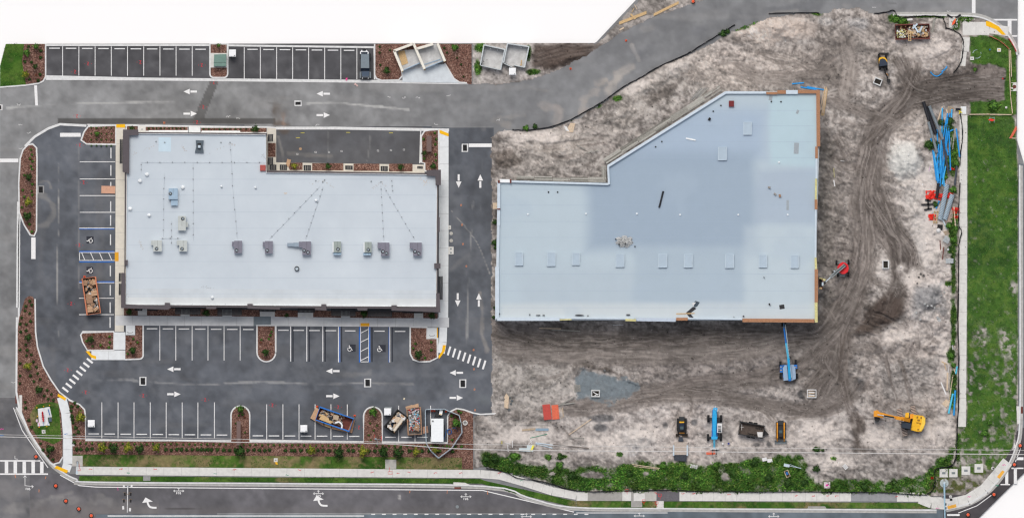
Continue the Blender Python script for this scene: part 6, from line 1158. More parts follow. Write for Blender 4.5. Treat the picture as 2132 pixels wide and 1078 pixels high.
# ---- white box trailer and its barrier
t = thing('box_trailer', 'white box trailer with black tongue inside the barrier ring', 'trailer', 910.5, 894.5, 0); o_ = (910.5, 894.5)
b = MB(o_); b.box(898, 871, 923, 919, .5, 2.6); bx = part('box', b, plastic_w, t); b = MB(o_); b.box(897.7, 870.7, 923.3, 919.3, 2.6, 2.66); part('roof', b, white_metal, t); b = MB(o_); b.box(900, 874.5, 902.4, 877.5, 2.66, 2.8); part('roof_vent', b, fan_black, t)
b = MB(o_); b.beam((904, 870, .5), (910.5, 855, .5), .1, .1); b.beam((918, 870, .5), (911.5, 855, .5), .1, .1); b.beam((905, 866, .5), (917, 866, .5), .1, .1); part('tongue', b, black_m, t); b = MB(o_); b.box(908, 855, 912, 868, .55, .9); part('jack_box', b, black_m, t)
for s_ in (-1, 1):
    for y in (891, 901): b = MB(o_); b.tube((910.5 + s_ * 13.6 - 1, y, .36), (910.5 + s_ * 13.6 + 1, y, .36), .36, 14); part('wheel', b, rubber, t)
    b = MB(o_); b.box(910.5 + s_ * 14 - 1.4, 884, 910.5 + s_ * 14 + 1.4, 908, .74, .82); part('mudguard', b, black_m, t)
b = MB((918, 858)); b.obox(918, 858, 6.5, 10.5, .3, .9, .2); single('white_cabinet', 'small tilted white cabinet with amber stripe at the trailer tongue', 'cabinet', b, plastic_w); b = MB((918, 858)); b.obox(917.2, 862, 5.5, 1.2, .9, .92, .2); link('stripe', b.mesh('stripe', machine_y), bpy.data.objects[-1] if False else [o for o in bpy.data.objects if o.name.startswith('white_cabinet')][0])
t = thing('barrier_fence', 'grey mesh fence panels ringing the white trailer', 'fence', 930, 890, 0); o_ = (930, 890)
FP = [(885.5, 854), (886, 890), (887.5, 922), (897, 938), (913, 953), (940, 933), (962, 900), (960, 880), (956, 864), (936, 856), (925, 851), (888, 851.5)]
for i, (p, q) in enumerate(zip(FP, FP[1:] + FP[:1])):
    l = math.hypot(q[0] - p[0], q[1] - p[1]); wide = 1.7 if 3 <= i <= 6 else .8
    b = MB(o_)
    for s_ in (-wide/2, wide/2):
        nx, ny = -(q[1] - p[1]) / l * s_, (q[0] - p[0]) / l * s_; b.tube((p[0] + nx, p[1] + ny, 1.7 - abs(s_) * .4), (q[0] + nx, q[1] + ny, 1.7 - abs(s_) * .4), .035, 6)
    b.beam((*p, .95), (*q, .95), .03, 1.4); part('fence_panel', b, pale_metal, t)
    b = MB(o_); b.tube((*p, 0), (*p, 1.75), .035, 6); part('post', b, grey_m, t)
b = MB((935, 898)); b.path([(936 + 5 * math.cos(a * .5) * (1 - .01 * a), 898 + 5.5 * math.sin(a * .5), .08 + .004 * a) for a in range(26)], .04, 5); b.path(spline([(923, 917, .05), (927, 905, .05), (929, 896, .06), (936, 892, .1)], 4), .04, 5); b.path(spline([(941, 891, .1), (947, 890, .1), (953, 897, .1)], 4), .04, 5); single('hose', 'blue coiled air hose beside the white trailer', 'hose', b, blue_m).location.z = .14
t = thing('concrete_ring', 'white concrete cleanout ring in the bark by the barrier', 'concrete ring', 968.5, 879.5, .1); b = MB((0, 0)); b.ring(0, 0, 3.4, 5.2, 0, .4, 20); part('ring', b, concrete, t); b = MB((0, 0)); b.cyl(0, 0, 3.3, 0, .15, 16); part('lid', b, concrete_grey, t)
# ---- backflow slab in the west lawn
b = MB(); b.prism([(78.5, 850.5), (103.5, 846), (108, 867.5), (99.5, 868.5), (100.5, 877), (104, 884.5), (78.5, 886.5), (78.5, 879), (81, 878)], .1, .24); struct('concrete_pad', b, concrete_new)
t = thing('backflow_preventer', 'red pipe backflow assembly on the white slab', 'backflow preventer', 89.5, 867, .24); o_ = (89.5, 867)
b = MB(o_); b.tube((88.3, 857, .7), (90.4, 877, .7), .14, 10); part('pipe', b, red_m, t)
for k, (u, v) in enumerate([(88.3, 857.5), (89.3, 866), (90.3, 876)]): b = MB(o_); b.cyl(u, v, 1.6, 0, .95, 12, 1.3); vv = part('valve', b, red_m, t); b = MB(o_); b.ring(u, v, .9, 1.5, .95, 1.02, 12); part('handwheel', b, mat('deep_red', (150, 16, 36), .4, .08, 4), vv)
for k in range(4): b = MB(o_); b.tube((88.5 + .5 * k, 859.5 + 4 * k, .7), (88.56 + .5 * k, 860.1 + 4 * k, .7), .24, 10); part('flange', b, MATS['deep_red'], t)
t = thing('backflow_preventer', 'slim blue pipe assembly on the white slab', 'backflow preventer', 102, 857, .24); o_ = (102, 857); b = MB(o_); b.tube((100, 851, .5), (103.4, 863, .5), .07, 8); part('pipe', b, cyan_paint, t)
for u, v in ((100.3, 852), (102, 857), (103.4, 862.8)): b = MB(o_); b.cyl(u, v, .8, 0, .7, 8); part('valve', b, mat('navy_valve', (24, 60, 150), .4, .08, 3), t)
for i, (u, v) in enumerate([(76.8, 848.2), (90.6, 845.6), (103.2, 843.4), (78.2, 866.3), (81.3, 888.9), (97.4, 887.2)]): b = MB((u, v)); b.cyl(u, v, 1.25, 0, 1.05, 10); b.cyl(u, v, 1.25, 1.05, 1.12, 10, .6); single('bollard', f"yellow post round the white backflow slab, {['upper left', 'upper middle', 'upper right', 'left side', 'lower left', 'lower right'][i]}", 'bollard', b, machine_y, 'yellow slab posts').location.z = .12
b = MB((104.5, 873)); b.box(101.5, 869, 107.5, 877, 0, .5); b.cyl(104.3, 873, .7, .5, .56, 8); single('meter_box', 'dark blue-grey meter box in the notch of the white slab', 'meter box', b, mat('meter_slate', (78, 92, 110), .6, .06, 3)).location.z = .12
b = MB((76.7, 875)); b.box(74.8, 872, 78.6, 878, 0, .2); single('meter_box', 'lilac meter box left of the white slab', 'meter box', b, pipe_lilac).location.z = .12
b = MB(); b.strip([(79.5, 878.5), (82, 882), (82.4, 888)], .8, .24, .246); b.cyl(81.7, 882, 1.1, .24, .25, 10); struct('survey_mark', b, pink_paint, bpy.data.objects['concrete_pad']); b = MB(); b.strip([(102, 878), (99.3, 882), (99.5, 885)], .7, .24, .246); b.strip([(89.7, 878), (90.3, 886)], .8, .24, .246); struct('survey_mark', b, cyan_paint, bpy.data.objects['concrete_pad'])
# ---- benches of planks in wood stall, bike racks, lamp, signal masts
for i, (u, v) in enumerate([(271, 692), (899.5, 698.5)]):
    b = MB((u, v)); b.path([(u - 5.5, v - 1, 0), (u - 5.5, v - 1, .8), (u - 3, v + .6, .85), (u + 3, v + .6, .85), (u + 5.5, v - 1, .8), (u + 5.5, v - 1, 0)], .04, 6); single('bike_rack', f"small black looped bike rack on the {['west', 'east'][i]} front pad", 'bike rack', b, cap_black).location.z = .12
b = MB((225.5, 395)); b.obox(225.5, 395, 29, 15.5, .14, .2, .02); single('plywood_sheet', 'pinkish plywood sheet lying over a west stall', 'plywood', b, mat('ply_pink', (206, 160, 136), .8, .06, 3))
t = thing('street_lamp', 'grey street lamp reaching over the walk at the west corner', 'street lamp', 161, 961, .1); b = MB((0, 0)); b.cyl(0, 0, 3.2, 0, .2, 14); part('base', b, concrete_grey, t); b = MB((0, 0)); b.tube((0, 0, .2), (0, 0, 7), .09, 8); part('pole', b, grey_m, t); b = MB((0, 0)); b.tube((0, 0, 7), (-1, 20, 7.6), .07, 8); part('arm', b, pale_metal, t); b = MB((0, 0)); b.prism([(-2.8, 18), (.8, 18), (1.6, 25), (-3.4, 25)], 7.5, 7.7); part('lamp_head', b, pale_metal, t)
t = thing('signal_mast', 'slim white signal arm with dark heads over the turn lane', 'traffic signal', 266, 1012, .1); b = MB((0, 0)); b.tube((0, 0, 0), (0, 0, 6), .14, 8); part('pole', b, pale_metal, t); b = MB((0, 0)); b.tube((0, 0, 6), (-1, 54, 6.4), .09, 8, .06); part('arm', b, paper_w, t)
for k, (x, y, w_, h_, m) in enumerate([(-8, 0, 4, 5.5, paper_w), (8, -1, 4, 5.5, paper_w), (-6, 16, 3.6, 6.5, fan_black), (6, 16, 3.6, 6.5, fan_black), (-8, 30, 3.6, 6.5, fan_black), (6, 30, 3.6, 6.5, fan_black), (-9.5, 44, 4, 7, paper_w), (4.5, 48, 4, 7, paper_w)]):
    b = MB((0, 0)); b.obox(x, y, w_, h_, 5.9, 6.4, .1 if k % 2 else -.05); part('signal_head' if m is fan_black else 'sign_panel', b, m, t)
    if m is fan_black: b = MB((0, 0)); b.beam((x, y - 1, 6.2), (0, y, 6.2), .05, .05); b.box(x - 3.2, y - 3.6, x + 2.2, y - 2.6, 6.0, 6.1); part('bracket', b, mat('bracket_tan', (150, 120, 80), .6, .1, 4), t)
t = thing('signal_mast', 'pale blue signal mast arm on a round concrete base, south-east corner', 'traffic signal', 1966, 1005, .08); b = MB((0, 0)); b.cyl(0, 0, 9, 0, .25, 24); b.ring(0, 0, 5, 6, .25, .3, 20); part('base', b, mat('base_speckle', (176, 186, 186), .8, .25, 8), t); b = MB((0, 0)); b.tube((0, 0, .25), (0, 0, 6.2), .22, 12, .18); part('pole', b, pale_metal, t); b = MB((0, 0)); b.tube((0, 0, 6), (1.5, 76, 6.8), .17, 10, .12); part('arm', b, mat('mast_blue', (150, 182, 200), .4, .06, 3), t)
for y in (44, 52, 66): b = MB((0, 0)); b.box(2.4, y - 2.5, 4.6, y + 2.5, 5.8, 6.6); part('signal_head', b, fan_black, t)
t = thing('signal_post', 'short post with black pedestrian signal near the south-east ramp', 'traffic signal', 1979, 1033, .08); b = MB((0, 0)); b.cyl(0, 0, 3.2, 0, .15, 14); part('base', b, concrete, t); b = MB((0, 0)); b.tube((0, 0, 0), (0, 0, 3), .06, 8); part('post', b, grey_m, t); b = MB((0, 0)); b.box(-1.5, 4, 4, 8.5, 2.6, 3); part('signal_head', b, fan_black, t)
t = thing('signal_post', 'short post with black push-button head at the east ramp', 'traffic signal', 2067, 974, .08); b = MB((0, 0)); b.cyl(0, 0, 3.4, 0, .15, 14); part('base', b, concrete, t); b = MB((0, 0)); b.tube((0, 0, 0), (0, 0, 1.2), .06, 8); part('post', b, grey_m, t); b = MB((0, 0)); b.box(-.5, -1.5, 2.5, 2, 1.0, 1.3); part('signal_head', b, fan_black, t)
# utility pole and overhead wires
t = thing('utility_pole', 'grey utility pole top with short crossarms by the hedge', 'utility pole', 782, 913, .1); b = MB((0, 0)); b.tube((0, 0, 0), (0, 0, 8.6), .16, 10, .11); part('pole', b, lead_grey, t); b = MB((0, 0)); b.beam((-2, 1, 8.3), (15, 2, 8.3), .1, .12); b.beam((3, 2, 8), (4, 13, 8), .12, .12); part('crossarm', b, grey_m, t); b = MB((0, 0)); b.cyl(0, 0, 2, 8.0, 8.6, 12); part('pole_transformer', b, pale_metal, t); b = MB((0, 0)); b.path(spline([(-2, -9, 8), (-3, -4, 8), (0, 0, 8.2)], 4), .03, 5); b.box(11.5, -6, 12.5, 3, 8.3, 8.5); part('lead', b, red_m, t)
wire_m = mat('wire_pale', (206, 204, 202), .5, .04, 2)
for i, (pts, r_, lab) in enumerate([([(-60, 907, 9.2), (150, 912, 8.6), (500, 920, 8.2), (782, 922.5, 8.3), (1000, 935, 8.2), (1500, 940, 8.2), (2200, 946, 9)], .07, 'lower and thicker, along the whole south side'), ([(-60, 903, 9.8), (160, 907, 9.2), (782, 919, 8.9), (985, 924, 8.9), (1500, 931, 8.8), (2200, 937, 9.6)], .035, 'upper and thinner, along the whole south side')]):
    b = MB(pts[0][:2]); b.path(spline(pts, 6), r_, 6); single('overhead_wire', f'pale overhead wire, {lab}', 'overhead wire', b, wire_m)
for u, v, lab in ((575, 963, 'yellow marker disc'),): b = MB((u, v)); b.prism([(u - 2.5, v - 1.5), (u, v - 3), (u + 2.5, v - 1), (u + 3.6, v + 4), (u - 1, v + 2.4)], 0, .15); single('marker_flag', 'yellow marker tag in the verge', 'marker', b, machine_y).location.z = .1
# hydrant, hoop, lawn trench fittings
t = thing('fire_hydrant', 'blue-capped hydrant with pale stem in the north-east lawn', 'hydrant', 2061, 104, .05); b = MB((0, 0)); b.cyl(0, 0, 1.1, 0, .7, 10); b.tube((-1.6, 0, .45), (1.6, 0, .45), .08, 8); part('barrel', b, pale_metal, t); b = MB((0, 0)); b.cyl(0, 0, 1.8, .6, .8, 12, .8); part('cap', b, blue_m, t); b = MB((0, 0)); b.box(-.7, 1.5, .7, 13, 0, .12); part('supply_pipe', b, grey_m, t)
b = MB((2034, 113)); b.ring(2034, 113, 8.4, 9.2, .1, .2, 28); single('wire_hoop', 'thin pale wire hoop lying in the north-east lawn', 'hoop', b, pale_metal)
b = MB((2073, 160)); b.tube((2073, 149, 0), (2073, 171, 0), .1, 8); single('pipe', 'lilac pipe lying in the open trench', 'pipe', b, pipe_lilac).location.z = -.5
t = thing('trench_pipe', 'blue water main with black valve in the open trench', 'pipe', 2093, 164, -.5); b = MB((0, 0)); b.tube((.5, -15, .15), (-.2, 15, .15), .2, 10); part('pipe', b, pipe_cyan, t); b = MB((0, 0)); b.box(-4, -1.5, 3, 2, .1, .6); vv = part('valve', b, fan_black, t); b = MB((0, 0)); b.cyl(-5, 0, 1.6, .1, .55, 10); part('flange', b, red_m, t)
def net(name, label, pts, h, m, z=0.0, w_=.8):
    """a standing fabric strip that sags and ripples"""
    r = random.Random(len(label)); sp = spline(pts, 5); b = MB(pts[0]); q = [(u + r.uniform(-.5, .5), v + r.uniform(-.5, .5)) for u, v in sp]
    n = len(q); vs = []
    for i, (u, v) in enumerate(q):
        lean = r.uniform(-1, 1) * w_; a, c = q[max(0, i - 1)], q[min(n - 1, i + 1)]; l = math.hypot(c[0] - a[0], c[1] - a[1]) or 1; nx, ny = -(c[1] - a[1]) / l, (c[0] - a[0]) / l; zb = hz(u, v)
        k = w_ * r.uniform(.6, 1.5)
        vs += [b.L(u + nx * k, v + ny * k, zb - .05), b.L(u + nx * (lean * .4 + .35), v + ny * (lean * .4 + .35), zb + h * r.uniform(.7, 1)), b.L(u + nx * (lean * .4 - .35), v + ny * (lean * .4 - .35), zb + h * r.uniform(.7, 1)), b.L(u - nx * k, v - ny * k, zb - .05)]
    fs = []
    for i in range(n - 1):
        for j in range(3): fs.append([4 * i + j, 4 * i + j + 1, 4 * i + 5 + j, 4 * i + 4 + j])
    b.add(vs, fs); t = thing(name, label, 'silt fence' if m is silt else 'safety fence', *pts[0]); part('fabric', b, m, t)
    for i in range(0, n, 6): b = MB(pts[0]); u, v = q[i]; b.box(u - .4, v - .4, u + .4, v + .4, hz(u, v), hz(u, v) + h + .1); part('stake', b, wood_pale if m is not silt else lead_grey, t)
for lab, pts, w_ in [('along the south edge of the curved road', [(1066, 270), (1085, 271), (1130, 268), (1180, 253), (1220, 232), (1255, 212), (1262, 207), (1300, 180), (1330, 164), (1365, 143), (1380, 135), (1410, 122), (1440, 108)], 1.6), ('where the curved road meets the upper site', [(1440, 108), (1462, 93), (1500, 70), (1530, 52)], 1.5), ('below the road at the top of the site', [(1600, 29), (1640, 27), (1705, 27)], 1.2), ('around the top right skip', [(1820, 29), (1845, 26), (1860, 22), (1870, 35), (1885, 37), (1930, 33), (1960, 36), (1966, 45), (1970, 60)], 1.6), ('down the east side of the upper site', [(1968, 58), (1990, 66), (2004, 80), (2005, 100), (2002, 125), (1995, 140), (1985, 152)], 1.8), ('beside the east walk by the pipe stack', [(1999, 235), (2003, 262), (2004, 290), (2000, 320), (1999, 345)], 1.9), ('beside the east walk, middle stretch', [(1999, 380), (1996, 430), (1997, 470), (2002, 482), (1997, 510), (1996, 560), (1995, 610)], 1.6), ('beside the east walk, lower stretch', [(1995, 610), (1994, 660), (1996, 720), (1996, 780), (1996, 840), (1993, 890), (1992, 920), (1988, 960), (1972, 973)], 1.9), ('around the south-east utility pads', [(1984, 970), (1948, 976), (1947, 1000), (1942, 1018), (1930, 1028)], 1.2), ('along the south walk, west half', [(1012, 974), (1050, 982), (1080, 995), (1130, 1002), (1200, 1021), (1260, 1022), (1290, 1020)], 1.3), ('along the south walk, east half', [(1300, 1021), (1400, 1019), (1450, 1022), (1600, 1023), (1800, 1024), (1900, 1028), (1930, 1030)], .9)]: net('silt_fence', f'black silt fence {lab}', pts, .55, silt, 0, w_ * .72)
t = thing('fabric_roll', 'black fabric V laid round the drain at the top walk', 'fabric', 1986, 33, .12); b = MB((0, 0)); b.strip([(-14, -2), (-8, 2), (-3, 4)], 3.4, 0, .25); b.strip([(14, -2), (8, 2), (3, 4)], 3.4, 0, .25); part('roll', b, silt, t)
net('safety_fence', 'orange net fence round the north-east lawn corner', [(2060, 75), (2075, 82), (2090, 92), (2101, 102)], .8, mat('faded_net', (196, 110, 90), .7, .12, 5), 0, .8); net('safety_fence', 'bright orange net along the north-east kerb', [(2100, 80), (2108, 92), (2116, 108)], .8, net_red, 0, .8)
t = thing('timber_rail', 'timber rail fence down the east side of the open trench', 'fence', 2101, 102); 
for p, q in [((2101, 102), (2102, 150)), ((2102, 150), (2104, 200)), ((2104, 200), (2108, 236)), ((2104, 105), (2106, 160)), ((2018, 238.5), (2060, 238)), ((2060, 238.4), (2106, 239))]: b = MB((2101, 102)); b.beam((*p, .5), (*q, .55), .14, .1); part('rail', b, wood_pale, t)
for p in [(2101, 102), (2102, 150), (2104, 200), (2107, 238), (2060, 238)]: b = MB((2101, 102)); b.box(p[0] - .7, p[1] - .7, p[0] + .7, p[1] + .7, 0, .9); part('post', b, wood_tan, t)
for u, v, m, lab in [(2065, 250, net_red, 'red'), (1986, 47, orange_m, 'orange')]:
    t = thing('road_sign', f'{lab} diamond road sign folded on its stand, {"in the east lawn" if lab == "red" else "on the pad under the top street"}', 'road sign', u, v, .1); b = MB((0, 0))
    b.prism([(-8, 0), (-2, -3), (7, 0), (0, 3)] if lab == 'red' else [(-5, 7), (-2, -2), (5, -9), (2, 2)], .9, 1.0); part('sign_panel', b, m, t); b = MB((0, 0)); b.path([(-4, -6, 0), (-4, 6, 0)], .04); b.path([(5, -6, 0), (5, 6, 0)], .04); b.path([(-4, -5, 0), (5, -5, 0)], .03); b.path([(0, 0, 0), (0, 0, .9)], .04); part('stand', b, pale_metal, t)
b = MB((2110, 278)); b.beam((2103, 288, .2), (2116, 264, .3), .25, .15); b.beam((2105, 288, .15), (2117, 268, .3), .2, .15); single('orange_barricade', 'orange barricade arms at the east lawn edge', 'barricade', b, orange_red); b = MB((2107, 288)); b.beam((2101, 287.6, .1), (2117, 288, .1), .15, .12); single('rail', 'pale rail below the orange barricade', 'rail', b, wood_pale)
# storm inlets at kerbs
for i, (u0, v0, u1, v1) in enumerate([(32, 824, 37, 839), (946, 1013, 960, 1017), (2124, 846, 2130, 860)]): b = MB((u0, v0)); b.box(u0, v0, u1, v1, .0, .05); single('kerb_inlet', f"rust-brown kerb inlet grate {['on the west street', 'below the long walk', 'on the east street'][i]}", 'inlet grate', b, rust)
# ---- site materials: pipes
def pipe(label, p, q, r_, m, z, name='pipe', group='pipes stacked beside the east walk', rib=False):
    u, v = p[:2]; t = thing(name, label, 'pipe', u, v, 0, 0, group); b = MB((u, v)); zb = max(hz(*p[:2]), hz(*q[:2])) * .6 + z; b.tube((p[0], p[1], zb + r_), (q[0], q[1], zb + r_), r_, 12); part('barrel', b, m, t)
    l = math.hypot(q[0] - p[0], q[1] - p[1]); d = ((q[0] - p[0]) / l, (q[1] - p[1]) / l); k = 2.2
    if rib:
        b = MB((u, v)); n = int(l / 3.2)
        for i in range(n):      # helical bands of the corrugated metal
            s_ = l * (i + .5) / n; a = (p[0] + d[0] * (s_ - 1.6) - d[1] * r_ / S * .9, p[1] + d[1] * (s_ - 1.6) + d[0] * r_ / S * .9); c = (p[0] + d[0] * (s_ + 1.6) + d[1] * r_ / S * .9, p[1] + d[1] * (s_ + 1.6) - d[0] * r_ / S * .9)
            b.path([(a[0], a[1], zb + r_ * 1.5), ((a[0] + c[0]) / 2, (a[1] + c[1]) / 2, zb + r_ * 2.02), (c[0], c[1], zb + r_ * 1.5)], .07, 5)
        part('rib', b, pale_metal, t)
    else: b = MB((u, v)); b.tube((p[0], p[1], zb + r_), (p[0] + d[0] * k, p[1] + d[1] * k, zb + r_), r_ * 1.15, 12); part('bell_end', b, m, t)
pipe('thick black corrugated pipe, upper left of the blue pipe stack', (1922.5, 212), (1934, 250), .3, pipe_black, .2); pipe('thick black corrugated pipe continuing down the left of the stack', (1928, 222), (1948, 278), .36, pipe_black, .0)
pipe('long grey pipe slanting over the top of the blue stack', (1935, 221), (1963, 290), .26, pipe_grey, .6); pipe('grey pipe left of the blue stack', (1933, 254), (1951, 318), .24, pipe_grey, .4); pipe('long dark pipe lying over the middle of the blue stack', (1963, 291), (1975, 362), .2, mat('slate_pipe', (62, 66, 76), .6, .1, 4), .7)
pipe('dark pipe at the right of the stack by the silt fence', (1993, 336), (1988, 385), .18, mat('slate_pipe2', (70, 76, 86), .6, .1, 4), .1)
BL = [((1962, 225), (1961, 282)), ((1970, 250), (1962, 300)), ((1973, 246), (1967, 310)), ((1978, 236), (1970, 285)), ((1982, 228), (1981, 245)), ((1976, 262), (1968, 320)), ((1951, 270), (1954, 340)), ((1955, 305), (1950, 352)), ((1960, 292), (1958, 345)), ((1963, 300), (1960, 356)), ((1967, 318), (1962, 372)), ((1958, 310), (1957, 362)), ((1954, 306), (1962, 350)), ((1976, 275), (1979, 355)), ((1991, 268), (1998, 327)), ((1942, 313), (1950, 376)), ((1944, 316), (1954, 372)), ((1971, 310), (1974, 324)), ((1966, 330), (1957, 380)), ((1949, 345), (1953, 381)), ((1969, 346), (1962, 384)), ((1938, 288), (1940, 296)), ((1976, 274), (1985, 270)), ((1955, 300), (1952, 330)), ((1970, 285), (1966, 335)), ((1951, 325), (1955, 378)), ((1961, 345), (1957, 388)), ((1956, 418), (1949, 434)), ((1964, 360), (1966, 388)), ((1973, 236), (1968, 262))]
for i, (p, q) in enumerate(BL): pipe(f'blue plastic pipe in the stack by the east walk, {nth(i)} counted from the north end', p, q, .135, pipe_blue if i % 4 else mat('blue_pvc_bright', (66, 176, 236), .4, .06, 3), .04 + .16 * (i % 3), group='blue pipes stacked beside the east walk')
pipe('thick black sleeve on a blue pipe at the lower end of the stack', (1954, 382), (1950, 412), .28, pipe_black, .3); pipe('long corrugated metal culvert below the blue stack', (1972, 384), (1957, 457), .42, mat('culvert_steel', (124, 142, 156), .35, .1, 3), .0, 'culvert_pipe', None, True); pipe('short corrugated metal culvert right of the long one', (1983, 405), (1967, 457), .42, MATS['culvert_steel'], .0, 'culvert_pipe', None, True)
pipe('thin bright drain tube by the lower end of the culverts', (1963, 457), (1971, 476), .14, pale_metal, 0)
for i, (p, q, m, r_, lab) in enumerate([((1649, 175), (1674, 172.8), pipe_blue, .12, 'alone north of the unfinished roof'), ((1667, 181.5), (1700, 187), pipe_blue, .12, 'left of a crossing pair at the north-east roof corner'), ((1680, 181), (1716, 187.5), pipe_blue, .12, 'right of a crossing pair at the north-east roof corner'), ((1984, 819), (1975, 860), pipe_cyan, .18, 'pale cyan one at the lower east fence'), ((1989, 812), (1986, 864), pipe_blue, .17, 'right one at the lower east fence'), ((1993, 762), (1990, 778), pipe_cyan, .16, 'short one at the lower east fence'), ((1974, 330), (1974, 331), pipe_blue, .1, 'stub'), ((1903, 316), (1915, 342), pipe_lilac, .08, 'thin lilac one by the white sand heap'), ((1937, 345), (1934, 357), pipe_lilac, .08, 'short lilac one below the white sand heap'), ((1989, 460), (1990, 472), pale_metal, .1, 'pale one at the culvert boards')]):
    if i != 6: pipe(f'plastic pipe, {lab}', p, q, r_, m, 0, group='loose pipes on the site')
b = MB((1950, 152)); b.path(spline([(1937, 150, .1), (1944, 157, .12), (1952, 159, .12), (1962, 152, .12), (1972, 138, .12)], 5), .1, 8); b.path([(1960, 150, .15), (1972, 141, .15)], .1, 8); single('pipe', 'bent blue pipe on the pale sand, north-east', 'pipe', b, pipe_blue).location.z = .3
# lumber, boards, pallets
def plank(label, p, q, wd, m, z=.1, th=.06, name='plank', group='loose planks on the site'):
    b = MB(p); zb = max(hz(*p), hz(*q)); b.beam((*p, zb + z), (*q, zb + z), wd * S, th); single(name, label, 'plank', b, m, group)
for i in range(6): plank(f'pale timber in the bundle right of the north-east roof corner, {nth(i)} from the left', (1717 + i * 1.1, 181 + (i % 3) * 3), (1709 + i * 1.2 + (i == 0) * -3, 236 + (i % 2) * 5), 1.5, wood_tan if i % 2 else wood_pale, .15 + .08 * (i % 3), group='timbers in the north-east bundle')
for i in range(4): plank(f'new timber in the left stack beyond the curved road, {nth(i)} from the top', (1289, 46.5 + i * 1.6), (1346, 24 + i * 1.7), 1.5, wood_tan, .1, .15, group='timbers in the left stack beyond the curved road')
for i in range(3): plank(f'new timber in the right stack beyond the curved road, {nth(i)} from the top', (1361, 29.5 + i * 1.9), (1413, 4 + i * 1.9), 1.7, wood_tan, .1, .15, group='timbers in the right stack beyond the curved road')
plank('cross timber on the left stack beyond the curved road', (1313, 30), (1323, 40), 4, wood_tan, .3); plank('short board below the left timber stack', (1290, 63), (1299, 58), 3, wood_pale); plank('short loose timber above the left stack', (1316, 26), (1320, 18), 1.2, wood_tan); plank('thin loose timber at the cut edge', (1321, 10), (1326, 20), 1.4, wood_pale)
for i in range(7): plank(f'grey form board in the heap by the slanted wall, {nth(i)} from the left', (1437 + i * 3, 207 + (i % 3) * 2 - i), (1458 + i * 3.2, 182 + (i % 2) * 2), 1.6, [lead_grey, concrete_grey, MATS['lumber_pale']][i % 3], .1 + .06 * (i % 2), group='grey form boards by the slanted wall')
for i, (p, q, wd, m, lab) in enumerate([((1122, 683), (1168, 684), 1.6, wood_pale, 'below the south wall, upper'), ((1149, 686), (1208, 689), 1.8, lead_grey, 'below the south wall, lower'), ((1276, 676), (1298, 676), 1.2, paper_w, 'white, below the south wall'), ((1201, 302), (1220, 312), 1.4, lead_grey, 'in the north sand, upper'), ((1219, 319), (1246, 313), 2, lead_grey, 'in the north sand, lower'), ((1185, 904), (1231, 872), 1.8, wood_pale, 'slanting over the pale sand'), ((1184, 911), (1216, 911), 1.6, lead_grey, 'level, at the pale sand'), ((1215, 910), (1214, 920), 1.6, lead_grey, 'short upright at the end of the level one'), ((1152, 924), (1226, 933), 2, mat('mud_board', (112, 104, 98), .9, .1, 4), 'muddy, along the lower sand'), ((1087, 895), (1115, 892), 4, pallet_m, 'brown, left of the blue-grey plate'), ((1196, 838), (1165, 842), 3, lead_grey, 'grey, at the wet patch'), ((1198, 825), (1160, 845), 2.2, lead_grey, 'long grey, slanting to the red boards'), ((1316, 966), (1374, 974), 1.5, wood_pale, 'upper, in the weeds'), ((1320, 970), (1372, 976), 1.3, wood_pale, 'lower, in the weeds'), ((1973, 775), (1972, 812), 3.4, wood_pale, 'broad, at the lower east fence'), ((1959, 795), (1970, 821), 2.6, paper_w, 'white, at the lower east fence'), ((1984, 780), (1975, 845), 1.6, wood_pale, 'long thin, at the lower east fence'), ((1985, 766), (1990, 778), 1.8, wood_pale, 'short, by the cyan pipe'), ((1966, 757), (1970, 770), 1.2, wood_tan, 'tan sliver, upper'), ((1960, 752), (1972, 758), 1.4, wood_tan, 'tan splinter, level'), ((1976, 760), (1974, 775), 1, paper_w, 'white sliver at the lower east fence'), ((1984, 715), (1992, 728), 1.6, wood_pale, 'cream, halfway down the east fence'), ((1983, 717), (1984, 727), 1.6, paper_w, 'white, halfway down the east fence'), ((1957, 500), (1959, 526), 2, rust, 'rusty, left by the blocks'), ((1965, 514), (1962, 540), 2, rust, 'rusty, right by the blocks'), ((1962, 222), (1953, 250), 2.6, wood_pale, 'cream, at the north end of the pipe stack'), ((1970, 228), (1974, 240), 2.4, wood_pale, 'short cream, at the north end of the pipe stack'), ((1987, 277), (1982, 325), 2.4, lead_grey, 'grey, among the pipes'), ((1981, 285), (1979, 306), 2, lead_grey, 'short grey, among the pipes'), ((1976, 363), (1974, 384), 2.4, lead_grey, 'grey, above the culvert'), ((1986, 430), (1990, 480), 2.2, wood_pale, 'long, right of the culverts'), ((1971, 370), (1970, 384), 1, pipe_lilac, 'lilac, above the culvert'), ((1750, 335), (1758, 336), 1, paper_w, 'tiny white, east of the roof'), ((1736, 350), (1737, 370), 1, foam_yellow, 'tiny yellow, east of the roof'), ((1736, 375), (1738, 388), 2.4, paper_w, 'pale wedge, east of the roof')]):
    plank(f'loose board, {lab}', p, q, wd, m)
flat('steel_plate', 'blue-grey metal channel next to a brown board, lower left sand', 'metal plate', [(1115, 891), (1142, 891), (1142, 896), (1115, 896)], mat('plate_blue', (130, 156, 176), .4, .06, 3), .2); flat('foam_sheet', 'pale blue-grey L-shaped sheet on the lower left sand', 'sheet', [(1081, 932), (1097, 932), (1097, 926), (1110, 925), (1110, 940), (1080, 938)], mat('sheet_pale', (196, 208, 212), .6, .06, 3), .22); flat('foam_sheet', 'yellow notice sheet beside the pale L-shaped sheet', 'sheet', [(1109, 925), (1113, 926), (1108, 938), (1104, 938)], mat('sheet_yellow', (236, 226, 80), .6, .05, 3), .3)
